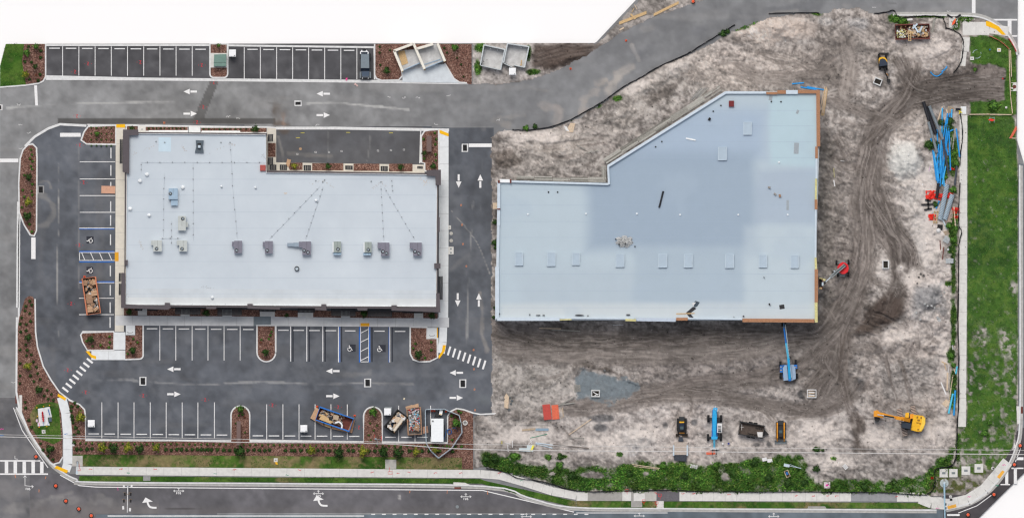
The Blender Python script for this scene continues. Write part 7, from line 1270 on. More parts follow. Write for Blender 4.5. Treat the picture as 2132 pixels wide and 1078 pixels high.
for i, (p, q, m, r_, lab) in enumerate([((1104, 911), (1139, 903), teal_paint, .05, 'teal'), ((1115, 921), (1151, 926), pale_metal, .1, 'pale upper'), ((1115, 923), (1150, 932), pale_metal, .1, 'pale lower'), ((1100, 924), (1110, 915), paper_w, .05, 'white slanting left'), ((1102, 912), (1108, 924), paper_w, .05, 'white slanting right'), ((1067, 917), (1067, 931), paper_w, .06, 'white upright'), ((1057, 926), (1058, 940), paper_w, .06, 'white upright, far left'), ((1052, 921), (1063, 924), paper_w, .05, 'white level, far left'), ((1045, 917), (1045, 924), yellow_paint, .06, 'yellow upright, far left')]): pipe(f'thin rod on the lower left sand, {lab}', p, q, r_, m, .02, 'rod', 'thin rods on the lower left sand')
for i, (poly, m, lab) in enumerate([([(1129, 842), (1145, 840.5), (1149, 872), (1132.5, 874)], red_board, 'red'), ([(1148, 843), (1162, 841.5), (1165, 871.5), (1150.5, 873)], orange_red, 'orange')]): flat('formwork_board', f'{lab} form panel lying on the sand south-west of the site', 'form panel', poly, m, hz(1145, 858) + .05, .18)
for i, (u, v) in enumerate([(1168, 862), (1172, 860)]): plank(f"brown batten right of the orange panel, {['left', 'right'][i]}", (u - 1, v - 12), (u + 1, v + 8), 2, pallet_m)
flat('orange_sheet', 'orange plate on the ground at the telehandler forks', 'plate', [(1470, 939), (1489, 937), (1489.5, 945), (1471, 946)], orange_red, hz(1480, 940) + .06); flat('plywood_sheet', 'pale square board at the lower east fence', 'plywood', [(1970, 830), (1979, 837), (1970, 848), (1961, 840)], wood_pale, hz(1970, 840) + .1, .05)
flat('plywood_sheet', 'pinkish board under the culverts', 'plywood', [(1972, 420), (1984, 440), (1982, 464), (1966, 462)], mat('ply_mauve', (176, 156, 146), .8, .1, 4), hz(1975, 440) + .05, .04)
flat('plywood_sheet', 'tan sheet on the north sand by the silt fence', 'plywood', [(1188, 256), (1198, 257), (1193, 276), (1180, 275), (1184, 262)], wood_pale, hz(1188, 266) + .1, .05); flat('white_sheet', 'torn white sheet beside the tan one on the north sand', 'sheet', [(1174, 262), (1180, 264), (1186, 275), (1178, 272)], paper_w, hz(1180, 268) + .12, .05)
flat('cardboard_sheet', 'tan cardboard leaning at the walled pad planter', 'cardboard', [(598, 331), (606, 333), (602, 348), (595, 345)], card, .3, .05)
def pallet(label, u, v, w_, h_, rot, n, m=pallet_m):
    t = thing('pallet', label, 'pallet', u, v, hz(u, v), rot, 'pallets and crates')
    for k in range(n): b = MB((0, 0)); y = (k + .5) / n * h_ - h_/2; b.box(-w_/2, y - h_/n*.3, w_/2, y + h_/n*.3, .12, .15); part('deck_board', b, m, t)
    for x in (-w_/2 + .8, 0, w_/2 - .8): b = MB((0, 0)); b.box(x - .7, -h_/2, x + .7, h_/2, 0, .12); part('stringer', b, m, t)
pallet('grey slatted pallet beside the wet patch', 1202, 808, 13, 15, .05, 7, lead_grey); pallet('pale pallet in the weed band', 1444.5, 970.5, 15, 8, -.2, 5, paper_w); pallet('brown slatted pallet near the block stacks', 1968, 485, 17, 9, .15, 7); pallet('broken pallet at the north end of the pipe stack', 1979, 228, 13, 12, -.2, 6); pallet('small slatted frame in the lower sand', 1760, 971, 8, 11, .7, 5, paper_w)
for k, (u, v, w_, h_, a, nx, ny) in enumerate([(1971, 499, 13, 13, .5, 4, 4), (1977, 543, 16, 10, 0, 6, 3), (1974, 519, 4, 5, 0, 2, 2), (1944, 442, 6, 6, .4, 2, 2)]):
    t = thing('block_stack', f"stack of pale hollow concrete blocks, {['tilted, below the brown pallet', 'level, farther down the fence', 'pair between the two stacks', 'small, left of the culverts'][k]}", 'concrete blocks', u, v, hz(u, v), -a)
    for i in range(nx):
        for j in range(ny):
            x, y = (i + .5) / nx * w_ - w_/2, (j + .5) / ny * h_ - h_/2; bw, bh = w_/nx*.46, h_/ny*.44
            b = MB((0, 0)); b.strip([(x - bw + .4, y - bh + .4), (x + bw - .4, y - bh + .4), (x + bw - .4, y + bh - .4), (x - bw + .4, y + bh - .4)], .8, 0, .2, True); part('block', b, block_m, t)
for i, (u, v, r_) in enumerate([(1939, 406, 12), (1961, 410, 9), (1977, 408, 8), (1941, 452, 8), (1990, 438, 8), (1984, 352, 4), (1941, 994, 3), (1990, 452, 4)]):
    r = random.Random(i); b = MB((0, 0)); N = 9; vs = []; fs = []
    for a in range(N):
        for c in range(N):
            x, y = (a / (N - 1) - .5) * 2 * r_, (c / (N - 1) - .5) * 2 * r_ * .8; vs.append(b.L(x + r.uniform(-.8, .8), y + r.uniform(-.8, .8), r.uniform(.05, .5) * max(.1, 1 - (x * x + y * y) / r_ ** 2)))
    for a in range(N - 1):
        for c in range(N - 1):
            if r.random() < .98 - .35 * (abs(a - 3.5) + abs(c - 3.5)) / 7: fs.append([a * N + c, a * N + c + 1, (a + 1) * N + c + 1, (a + 1) * N + c])
    b.add(vs, fs); b.o = (u, v); o = link('net_heap', b.mesh('net_heap', net_red)); o.location = W(u, v, hz(u, v) + .1); o['label'] = f"crumpled red-orange netting {['left of the black sleeve', 'under the long culvert', 'right of the long culvert', 'at the timber frame below the stack', 'right of the short culvert', 'in the weeds by the dark pipe', 'by the south-east silt fence', 'lowest right of the culverts'][i]}"; o['category'] = 'netting'; o['group'] = 'red-orange netting heaps'
t = thing('metal_stand', 'black metal star-shaped stand left of the culverts', 'metal stand', 1932, 428, hz(1932, 428)); b = MB((0, 0))
for p, q in [((-14, -2), (14, -3)), ((0, -14), (1, 8)), ((-8, 9), (8, 6)), ((-6, -12), (6, -10))]: b.beam((*p, .3), (*q, .3), .3, .25)
part('frame', b, black_m, t)
t = thing('timber_skid', 'open timber frame below the black stand', 'timber frame', 1949, 450, hz(1949, 450)); 
for p, q in [((-3, -11), (-5, 16)), ((3, -11), (1, 16)), ((-6, -8), (6, -9)), ((-5, 4), (3, 3)), ((-6, 12), (3, 13))]: b = MB((0, 0)); b.beam((*p, .2), (*q, .2), .14, .1); part('rail', b, wood_tan, t)
flat('black_mat', 'black rubber mat with white bag, below the timber frame', 'mat', [(1952, 467), (1963, 468), (1962, 480), (1951, 479)], fan_black, hz(1957, 474) + .1, .2); b = MB((1954, 480)); b.cyl(1954, 480, 5, 0, .3, 9, 2.5); single('white_bag', 'white cement bag slumped on the black mat', 'bag', b, paper_w).location.z = hz(1954, 480) + .2
b = MB((1996, 230)); b.obox(1995, 228, 11, 5, .05, .4, .1); single('fabric_heap', 'black fabric heap at the end of the east walk', 'fabric', b, silt).location.z = .1
b = MB((1999, 234)); b.beam((1997, 238, .3), (2001, 226, .3), .15, .1); b.beam((1996, 231, .35), (2003, 235, .35), .15, .1); single('caution_tape', 'yellow caution tape over the black fabric heap', 'tape', b, mat('tape_yellow', (226, 206, 40), .5, .05, 3)).location.z = .1
t = thing('tool_cart', 'small timber tray with blue contents in the weeds', 'tray', 1639, 985.5, hz(1639, 985) + .05, .4); b = MB((0, 0)); b.strip([(-4, -7), (4, -7), (4, 7), (-4, 7)], 1, 0, .3, True); part('tray', b, wood_pale, t); b = MB((0, 0)); b.box(-2, -4, 2, 2, .05, .25); part('blue_box', b, blue_m, t); b = MB((0, 0)); b.box(-3.4, -6.4, 3.4, 6.4, 0, .05); part('floor', b, wood_dark, t)
b = MB((1650, 972)); b.path([(1632, 967, .2), (1668, 974, .2)], .06, 6); b.path([(1645, 966, .2), (1668, 975, .2)], .04, 6); b.obox(1638, 968, 12, 6, .1, .4, .2); single('metal_rail', 'pale metal bracket with two rods in the weeds', 'metal rail', b, pale_metal).location.z = hz(1650, 972)
for i, (u, v, m, r_, lab) in enumerate([(1505, 923, plastic_w, 1.6, 'white bucket'), (1517, 922.5, mat('navy', (24, 40, 140), .4, .05, 3), 2, 'navy blue bucket')]): b = MB((u, v)); b.cyl(u, v, r_ * .85, 0, .4, 12, r_); b.ring(u, v, r_ * .8, r_, .4, .43, 12); single('bucket', f'{lab} near the telehandler', 'bucket', b, m).location.z = hz(u, v)
flat('white_rock', 'pale rubble slab left of the weed edge', 'rubble', [(1586, 953), (1596, 951), (1597, 958), (1588, 960)], paper_w, hz(1590, 955) + .05, .2); flat('white_rock', 'pale rubble slab right of the first', 'rubble', [(1597, 955), (1607, 954), (1609, 961), (1598, 962)], paper_w, hz(1600, 958) + .05, .2)
# broken concrete on the east heap
r = random.Random(44)
for i in range(16):
    u, v, k = [(1925, 633, 5), (1931, 637, 4), (1940, 636, 5), (1946, 640, 4), (1960, 615, 4), (1966, 608, 4), (1952, 660, 6), (1908, 650, 4), (1968, 624, 3), (1916, 665, 5), (1975, 596, 3), (1917, 570, 5), (1923, 574, 5), (1913, 577, 4), (1910, 590, 4), (1955, 665, 9)][i]
    poly = [(u + k * .6 * math.cos(6.28 * j / 6) * r.uniform(.6, 1.2), v + k * .6 * math.sin(6.28 * j / 6) * r.uniform(.6, 1.2)) for j in range(6)]; b = MB((u, v)); b.prism(poly, -.2, [r.uniform(.15, .4) for _ in poly]); o = single('concrete_lump', f'broken concrete lump on the east heap, {nth(i)} from the top of the heap', 'rubble', b, mat('rubble_grey', (176, 178, 178), .85, .12, 4, .2) if not 11 <= i <= 14 else mat('rubble_dark', (96, 94, 92), .85, .2, 5, .2), 'broken concrete lumps'); o.location.z = hz(u, v) + .05
# pavers: rubble on the south-west sand
b = MB((1055, 818)); b.prism([(1050, 826), (1054, 818), (1060, 826), (1058, 850), (1050, 848)], 0, [.2, .4, .5, .3, .2]); single('concrete_lump', 'long broken kerb piece at the south-west sand edge', 'rubble', b, wood_pale).location.z = hz(1055, 830)
for i, (u, v) in enumerate([(1062, 828), (1064, 840), (1060, 852), (1066, 834)]): b = MB((u, v)); b.prism([(u + 3 * math.cos(1.05 * j) * r.uniform(.6, 1.1), v + 3 * math.sin(1.05 * j) * r.uniform(.6, 1.1)) for j in range(6)], 0, .35); single('concrete_lump', f'dark rubble beside the broken kerb piece, {nth(i)} from the left', 'rubble', b, mat('rubble_slate', (92, 98, 102), .85, .2, 5, .2)).location.z = hz(u, v) - .05
# ================================================================ MACHINES
def tyre(t, o, u, v, r_, w_, ax='u', nm='wheel'):
    b = MB(o); h = w_ / 2
    p, q = ((u - h, v, r_), (u + h, v, r_)) if ax == 'u' else ((u, v - h, r_), (u, v + h, r_)); b.tube(p, q, r_, 18); w_o = part(nm, b, rubber, t)
    b = MB(o); e = .2 if ax == 'u' else 0; b.tube((p[0] - e, p[1], r_), (q[0] + e, q[1], r_), r_ * .5, 12); part('rim', b, grey_m, w_o)
# ---- excavator
t = thing('excavator', 'yellow tracked excavator with its arm stretched west', 'excavator', 1895, 880, hz(1890, 885)); o_ = (1895, 880)
def seg(p, q, wd): l = math.hypot(q[0] - p[0], q[1] - p[1]); dx, dy = (q[0] - p[0]) / l, (q[1] - p[1]) / l; return l, dx, dy
for (p, q) in (((1871, 850), (1885.5, 907)), ((1899.5, 844), (1914, 901))):
    l, dx, dy = seg(p, q, 10); nx, ny = -dy * 5, dx * 5
    b = MB(o_); b.prism([(p[0] + nx, p[1] + ny), (q[0] + nx, q[1] + ny), (q[0] - nx, q[1] - ny), (p[0] - nx, p[1] - ny)], .1, .82); tr = part('track', b, rubber, t)
    n = 18
    for k in range(n):
        s_ = l * (k + .5) / n; b = MB(o_); u, v = p[0] + dx * s_, p[1] + dy * s_; b.prism([(u + nx * a + dx * e, v + ny * a + dy * e) for a, e in ((1, -1), (1, 1), (-1, 1), (-1, -1))], .8, .9); part('track_shoe', b, mat('sandy_steel', (176, 160, 150), .8, .15, 6), tr)
b = MB(o_); b.prism([(1881, 868), (1905, 866), (1908, 892), (1884, 894)], .5, 1.0); part('undercarriage', b, black_m, t)
body = [(1902, 863), (1911, 863.5), (1922, 865), (1926.5, 870), (1926.8, 880), (1923, 891), (1918, 898), (1908, 897.5), (1896, 894.5), (1900, 876)]
b = MB(o_); b.prism(body, 1.0, 2.1); part('house', b, machine_y, t); b = MB(o_); b.prism([(1920, 866), (1926.3, 870.5), (1926.5, 880), (1922.6, 890.6), (1917.5, 897), (1913.5, 896), (1919, 880)], 2.1, 2.25); part('counterweight', b, mat('machine_yellow_pale', (246, 200, 70), .45, .06, 3), t)
for (x, y, w_, h_) in [(1910, 868, 3, 4), (1918, 869, 3, 4), (1912.5, 874, 5, 3.2), (1910.5, 879.5, 5, 1.6), (1915.5, 881, 3, 3), (1912, 893.5, 4, 2.4)]: b = MB(o_); b.obox(x, y, w_, h_, 2.1, 2.2, .1); part('hatch', b, mat('hatch_bronze', (150, 108, 30), .6, .1, 3), t)
b = MB(o_); b.prism([(1876.5, 876.5), (1897.3, 881), (1896, 893), (1876.5, 889.5)], 1.0, 2.9); cb = part('cab', b, dark_glass, t); b = MB(o_); b.prism([(1877, 877), (1896.8, 881.4), (1895.6, 892.6), (1877, 889)], 2.9, 2.97); part('cab_roof', b, mat('cab_roof_navy', (34, 46, 60), .4, .08, 3), cb)
b = MB(o_); b.prism([(1885.5, 858.5), (1893, 858.5), (1892, 869), (1884, 868)], 1.0, 2.0); part('tank', b, machine_y, t); b = MB(o_); b.box(1894.5, 861, 1902, 871, 1.0, 1.8); part('toolbox', b, machine_o, t); b = MB(o_); b.box(1893.2, 859, 1895, 868, 1.0, 1.7); part('steps', b, black_m, t)
b = MB(o_); b.beam((1892, 874, 1.9), (1879, 871, 3.6), .65, .7); b.beam((1879, 871, 3.6), (1865, 869, 3.9), .6, .55); part('boom', b, machine_o, t); b = MB(o_); b.tube((1890, 876, 2.2), (1877, 873, 3.9), .1, 8); part('boom_cylinder', b, black_m, t)
b = MB(o_); b.beam((1866, 868.5, 3.9), (1824, 858, 2.0), .4, .5); part('stick', b, machine_o, t); b = MB(o_); b.tube((1861, 868.5, 4.25), (1841, 865, 3.5), .14, 8); part('stick_cylinder', b, black_m, t); b = MB(o_); b.tube((1841, 864.8, 3.5), (1827, 862.5, 2.9), .08, 8); part('cylinder_rod', b, pale_metal, t)
b = MB(o_); b.prism([(1819, 855), (1827, 853), (1840, 866), (1838, 870), (1826, 867), (1819, 867)], 1.2, 2.4); part('linkage', b, machine_o, t); b = MB(o_); b.prism([(1820, 867), (1832, 868), (1832, 873), (1828, 878), (1822, 876)], .1, 1.6); bk = part('bucket', b, black_m, t)
for k in range(4): b = MB(o_); b.box(1821.5 + k * 2.4, 876, 1822.7 + k * 2.4, 879.5 - k * .5, .1, .3); part('tooth', b, grey_m, bk)
# ---- blue boom lift
t = thing('boom_lift', 'blue boom lift with light blue-grey covers and long boom to the wall', 'boom lift', 1643, 775, hz(1643, 775)); o_ = (1643, 775)
b = MB(o_); b.box(1624, 760, 1631, 775, .5, .9); b.box(1651, 758.5, 1660, 767, .5, .9); b.box(1630, 759, 1653, 786, .45, .9); part('chassis', b, blue_m, t)
for u, v in ((1624.5, 757), (1656.5, 753.5), (1625, 782), (1659, 782)): tyre(t, o_, u, v, .45, 4.6)
b = MB(o_); b.prism([(1630, 765), (1634, 759.5), (1638.5, 760), (1641.3, 791), (1631.5, 792)], .95, 1.6); part('engine_cover', b, cover_grey, t); b = MB(o_); b.prism([(1645.8, 758), (1652, 758.6), (1656, 767), (1657, 788), (1647.5, 792.5)], .95, 1.6); part('engine_cover', b, cover_grey, t); b = MB(o_); b.box(1636, 762, 1650, 792, .9, 1.2); part('turntable', b, black_m, t)
b = MB(o_); b.beam((1644.5, 792, 2.0), (1641.3, 745, 3.0), .42, .5); part('boom_base', b, cyan_m, t); b = MB(o_); b.beam((1641.2, 745, 3.0), (1636.3, 713.5, 3.7), .34, .42); part('boom_mid', b, blue_l, t); b = MB(o_); b.beam((1636.3, 713.5, 3.7), (1632.2, 682, 4.4), .26, .34); part('boom_upper', b, blue_m, t); b = MB(o_); b.beam((1632.2, 682, 4.4), (1631.8, 672.5, 4.6), .2, .28); part('boom_tip', b, mat('slate_blue', (74, 110, 140), .5, .06, 3), t)
b = MB(o_); b.beam((1648, 786, 2.1), (1635, 675, 4.5), .1, .12); part('power_track', b, pale_metal, t)
for k in range(9): b = MB(o_); f = .25 + k * .05; b.obox(1648 - 13 * f + .9, 786 - 111 * f, 1, 1.6, 2.1 + 2.4 * f, 2.2 + 2.4 * f); part('track_link', b, fan_black, t)
for (u, v) in ((1626, 763.5), (1626.2, 770), (1656, 764)): b = MB(o_); b.box(u - 1.6, v - .5, u + 1.6, v + .5, .9, .92); part('decal', b, machine_y, t)
b = MB(o_); b.box(1641.5, 788.5, 1647, 792.5, 2.0, 2.4); part('boom_pivot', b, blue_m, t); b = MB(o_); b.strip([(1627, 672), (1637, 672), (1637, 679), (1627, 679)], .6, 3.4, 4.4, True); b.box(1627, 672, 1637, 679, 3.3, 3.4); part('basket', b, black_m, t)
# ---- red boom lift
t = thing('boom_lift', 'red boom lift with grey twin boom at the east wall', 'boom lift', 1754, 558, hz(1754, 558)); o_ = (1754, 558)
b = MB(o_); b.box(1748.5, 543, 1760, 575.5, .4, .8); b.box(1741, 546, 1768, 549, .4, .6); b.box(1743, 569, 1768, 572, .4, .6); part('chassis', b, grey_m, t)
for u, v in ((1741.5, 546), (1766.5, 545), (1744, 571), (1766.5, 571)): tyre(t, o_, u, v, .42, 4)
b = MB(o_); b.prism([(1743.5, 555), (1748, 548.5), (1754, 545.2), (1760, 546.5), (1765.5, 551), (1767.3, 559), (1765, 566), (1759, 570), (1753, 570.4), (1747.5, 567), (1744, 561)], .85, 1.7); part('turret', b, red_m, t)
for s_ in (-1, 1): b = MB(o_); b.beam((1758.5 + s_ * 1.2, 552 + s_ * 1.6, 2.0), (1729 + s_ * 1.2, 577 + s_ * 1.6, 3.6), .22, .35); part('boom', b, grey_m, t)
b = MB(o_); b.beam((1758.5, 552, 1.75), (1736, 571, 3.0), .16, .2); part('cylinder', b, black_m, t); b = MB(o_); b.obox(1758.5, 552, 8, 3, 1.7, 2.1, .7); part('boom_pivot', b, black_m, t); b = MB(o_); b.beam((1729, 577, 3.6), (1716.5, 589, 3.9), .14, .2); b.cyl(1737, 564, 1.5, 2.8, 3.2, 8); part('jib', b, pale_metal, t); b = MB(o_); b.beam((1719, 586.5, 3.9), (1715.5, 591, 3.9), .4, .3); part('jib_head', b, black_m, t)
b = MB(o_); b.strip([(1705, 580), (1712.5, 580), (1712.5, 601), (1705, 601)], .8, 3.2, 4.3, True); part('basket_rail', b, rust, t); b = MB(o_); b.box(1705, 580, 1712.5, 601, 3.1, 3.2); part('basket_floor', b, black_m, t); b = MB(o_); b.box(1711, 587.5, 1714.5, 594.5, 3.8, 4.35); part('control_box', b, pale_metal, t)
flat('foam_board', 'yellow foam strip above the red lift basket', 'foam board', [(1706, 577), (1719.5, 581.5), (1717, 585), (1706, 579.5)], foam_yellow, 4.3, .05); b = MB((1708, 600)); b.box(1704.5, 598, 1711.5, 602, 0, .15); single('board', 'tan board across the lower end of the red lift basket', 'board', b, wood_tan).location.z = 4.32
# ---- telehandler
t = thing('telehandler', 'bright blue telehandler with white cab frame, forks toward the hedge', 'telehandler', 1488, 885, hz(1488, 885)); o_ = (1488, 885)
b = MB(o_); b.prism([(1483, 853), (1493, 853), (1493.5, 914), (1481.5, 914)], .6, 1.3); part('chassis', b, blue_m, t)
for u, v in ((1474.8, 870.5), (1501.3, 870.5), (1474.3, 910), (1500.8, 910)): tyre(t, o_, u, v, .62, 4.8)
for v in (870.5, 910): b = MB(o_); b.box(1476, v - 1.2, 1500, v + 1.2, .5, .75); part('axle', b, black_m, t)
b = MB(o_); b.prism([(1484.5, 855), (1491.3, 855), (1492.5, 868), (1490.5, 908), (1484.2, 908), (1483, 868)], 1.5, [2.2, 2.2, 2.2, 1.9, 1.9, 2.2][::-1]); part('boom', b, cyan_m, t); b = MB(o_); b.prism([(1485.5, 848), (1494, 848.5), (1492, 856), (1484, 856)], 1.3, 2.0); part('boom_pivot', b, cyan_m, t)
for x, y in ((1489.5, 846), (1493.5, 850)): b = MB(o_); b.tube((x, y - 1, 1.6), (x, y + 7, 2.1), .07, 6); part('hydraulic_line', b, pale_metal, t)
b = MB(o_); b.prism([(1480.5, 908), (1494.5, 908), (1493, 914), (1481.5, 914)], 1.2, 1.9); part('boom_head', b, cyan_m, t); b = MB(o_); b.beam((1487, 913, 1.6), (1487.3, 932, .7), .35, .3); part('boom_extension', b, blue_l, t); b = MB(o_); b.box(1479, 932.6, 1497, 934.6, .3, .9); part('fork_carriage', b, paper_w, t)
for x in (1483.5, 1484 + 8): b = MB(o_); b.box(x - .7, 934, x + .7, 946, .15, .22); part('fork', b, black_m, t)
b = MB(o_); b.box(1493.8, 880.5, 1502.8, 900, .9, 1.3); part('cab_base', b, grey_m, t); b = MB(o_); b.strip([(1494, 882), (1502.6, 882), (1502.6, 899.5), (1494, 899.5)], 1.1, 2.5, 2.62, True); b.box(1494, 880.5, 1502.6, 885.5, 2.5, 2.64)
for k in range(3): b.box(1494.5, 887.5 + k * 3, 1502, 888.6 + k * 3, 2.52, 2.6)
part('cab_roof', b, paper_w, t); b = MB(o_)
for x, y in ((1494, 882), (1502.6, 882), (1494, 899.5), (1502.6, 899.5)): b.box(x - .5, y - .5, x + .5, y + .5, 1.3, 2.5)
part('cab_post', b, grey_m, t); b = MB(o_); b.box(1496, 889, 1500.5, 895, 1.3, 1.8); part('seat', b, fan_black, t); b = MB(o_); b.box(1493.8, 868, 1499, 879, .9, 1.6); part('engine_box', b, black_m, t)
# ---- compact track loaders
def loader(label, u0, arms, front, u, y0, y1):
    t = thing('track_loader', label, 'track loader', u, (y0 + y1) / 2, hz(u, (y0 + y1) / 2), 0, 'compact track loaders'); o_ = (u, (y0 + y1) / 2)
    for s_ in (-1, 1):
        b = MB(o_); b.box(u + s_ * 8 - 2.2, y0 + 3, u + s_ * 8 + 2.2, y1 - 4, 0, .7); tr = part('track', b, rubber, t)
        for k in range(9): b = MB(o_); y = y0 + 4 + k * (y1 - y0 - 8) / 9; b.box(u + s_ * 8 - 2.3, y, u + s_ * 8 + 2.3, y + 1.2, .68, .74); part('track_lug', b, black_m, tr)
        b = MB(o_); b.beam((u + s_ * 7.2, y0 + 4, 1.55), (u + s_ * 7.2, y1 - 4, 1.35), .2 if arms is black_m else .22, .25); b.beam((u + s_ * 7.2, y1 - 4, 1.35), (u + s_ * 7.2, y1 + 2, .5), .2, .25); part('lift_arm', b, arms, t)
    b = MB(o_); b.box(u - 5.8, y0, u + 5.8, y1 - 2, .3, 1.25); part('body', b, black_m, t); b = MB(o_); b.box(u - 4.8, y0 + .5, u + 4.8, y0 + 9, 1.25, 1.45)
    for k in range(4): b.box(u - 4, y0 + 1.5 + k * 1.8, u + 4, y0 + 2.2 + k * 1.8, 1.45, 1.5)
    part('engine_hood', b, mat('hood_slate', (54, 58, 62), .6, .08, 3), t)
    b = MB(o_); b.prism([(u - 5, y0 + 13), (u + 5, y0 + 13), (u + 5.4, y0 + 22), (u + 3.6, y1 - 6), (u - 3.6, y1 - 6), (u - 5.4, y0 + 22)], 1.25, 2.0); cb = part('cab', b, dark_glass if front else black_m, t); b = MB(o_); b.box(u - 3.4, y0 + 20, u + 3.4, y0 + 26, 2.0, 2.03); part('roof_window', b, mat('slate_green', (70, 88, 92), .2, .06, 3), cb)
    if front: b = MB(o_); b.box(u - 5, y0 + 9.8, u + 5, y0 + 12.6, 1.25, 1.7); part('rear_panel', b, machine_y, t); b = MB(o_); b.box(u - 6, y1 - 1.5, u + 6, y1 + .6, .5, .8); part('coupler', b, machine_o, t)
    b = MB(o_); b.prism([(u - 12.5, y1 + 1.2), (u + 12.5, y1 + 1.2), (u + 12.5, y1 + 2.2), (u - 12.5, y1 + 2.2)], .05, .7); b.box(u - 12.5, y1 + 2, u + 12.5, y1 + 8.4, .05, .12); b.box(u - 12.5, y1 + 2, u - 11.8, y1 + 8, .05, .6); b.box(u + 11.8, y1 + 2, u + 12.5, y1 + 8, .05, .6); part('bucket', b, mat('bucket_brown', (84, 74, 66), .7, .12, 4) if front else grey_m, t)
loader('black and yellow compact loader nosed up to the small trailer', 0, black_m, True, 1419.5, 867, 901)
loader('compact loader with orange-yellow lift arms', 0, machine_o, False, 1625.5, 875, 915)
# ---- small equipment trailer
t = thing('equipment_trailer', 'low equipment trailer with sandy deck and dark ramp', 'trailer', 1417, 932, hz(1417, 932)); o_ = (1417, 932)
b = MB(o_); b.box(1404, 919, 1430, 946, .45, .55); part('deck', b, mat('sandy_deck', (184, 172, 162), .9, .1, 4), t)
for x in (1402.5, 1431): b = MB(o_); b.box(x - 1.5, 926, x + 1.5, 948, .5, .8); part('mudguard', b, pale_metal, t); [tyre(t, o_, x, y, .33, 2.6) for y in (932, 941)]
b = MB(o_); b.prism([(1403, 946.5), (1430, 946), (1429.5, 960), (1403.5, 957.5)], .3, .5); part('ramp', b, mat('ramp_slate', (60, 64, 72), .7, .15, 4), t); b = MB(o_); b.prism([(1411.5, 918), (1423, 918), (1421, 909), (1414, 909)], .4, .85); part('tongue_box', b, mat('tongue_slate', (58, 66, 78), .6, .06, 3), t)
# ---- dump trailer
t = thing('dump_trailer', 'black open dump trailer with muddy floor', 'trailer', 1564.5, 894.5, hz(1564, 894), math.radians(-10)); o_ = (0, 0)
b = MB(o_); b.strip([(-26, -13), (26, -13), (26, 13), (-26, 13)], 1.8, .5, 1.5, True); wl = part('wall', b, black_m, t)
for k in range(6): b = MB(o_); x = -22 + k * 8.8; b.box(x, -15, x + 1, -13.8, .5, 1.5); b.box(x, 13.8, x + 1, 15, .5, 1.5); part('rib', b, black_m, wl)
b = MB(o_); b.box(-25, -12, 25, 12, .5, .62); part('floor', b, mat('muddy_floor', (88, 78, 72), .9, .2, 4), t); b = MB(o_); b.prism([(26, -6), (38, 3), (26, 8)], .4, .7); part('tongue', b, black_m, t); b = MB(o_); b.prism([(12, 2), (24, 0), (25, 11), (16, 12)], .62, .7); part('sand_patch', b, paper_w, t)
for k in range(4): b = MB(o_); b.strip([(-6 + k * 5, 8), (-2 + k * 5, 8), (-2 + k * 5, 11.5), (-6 + k * 5, 11.5)], .7, .62, .8, True); part('chain_tray', b, fan_black, t); b = MB(o_); b.box(8 + k * 3.6, -7, 10 + k * 3.6, -4, .62, .72); part('cleat', b, fan_black, t)
b = MB(o_); b.strip([(-22, -9), (-20, 4)], .8, .62, .7); b.strip([(-23, -2), (-17, -3)], .8, .62, .7); part('strap', b, paper_w, t)
for y in (-15.5, 15.5): [tyre(t, o_, x, y, .36, 2.4, 'v') for x in (-4, 6)]
# ---- mini excavator
t = thing('mini_excavator', 'mini excavator with dark canopy and yellow rear by the catch basin', 'excavator', 1838, 128, hz(1838, 128)); o_ = (1838, 128)
for s_ in (-1, 1): b = MB(o_); b.prism([(1837 + s_ * 7 - 2.4, 113), (1837 + s_ * 7 + 2.4, 112), (1839 + s_ * 7 + 2.4, 146), (1839 + s_ * 7 - 2.4, 147)], 0, .5); part('track', b, rubber, t)
b = MB(o_); b.prism([(1829.5, 124), (1831, 121), (1836, 119), (1842, 119.5), (1846, 124), (1848, 130), (1830, 133)], .5, 1.4); part('house', b, machine_y, t); b = MB(o_); b.prism([(1830.5, 128), (1833, 123.5), (1838, 122), (1843, 124), (1847, 129.5), (1847.6, 136), (1831, 138.5)], 1.6, 2.3); part('canopy', b, mat('canopy_navy', (40, 52, 70), .5, .08, 3), t); b = MB(o_); b.box(1832, 136, 1847, 142, .5, 1.1); part('floor_deck', b, black_m, t)
b = MB(o_); b.beam((1840, 141, 1.0), (1843, 152, 2.0), .25, .3); b.beam((1843, 152, 2.0), (1848, 163, 1.0), .2, .25); part('boom', b, black_m, t); b = MB(o_); b.prism([(1846, 164), (1854, 166), (1853, 173), (1847, 172)], .1, .7); part('bucket', b, black_m, t); b = MB(o_); b.tube((1846, 154, 1.9), (1849, 158, 1.5), .05, 6); part('cylinder', b, machine_o, t); b = MB(o_); b.box(1829, 110, 1850, 112.4, .05, .5); part('blade', b, black_m, t)
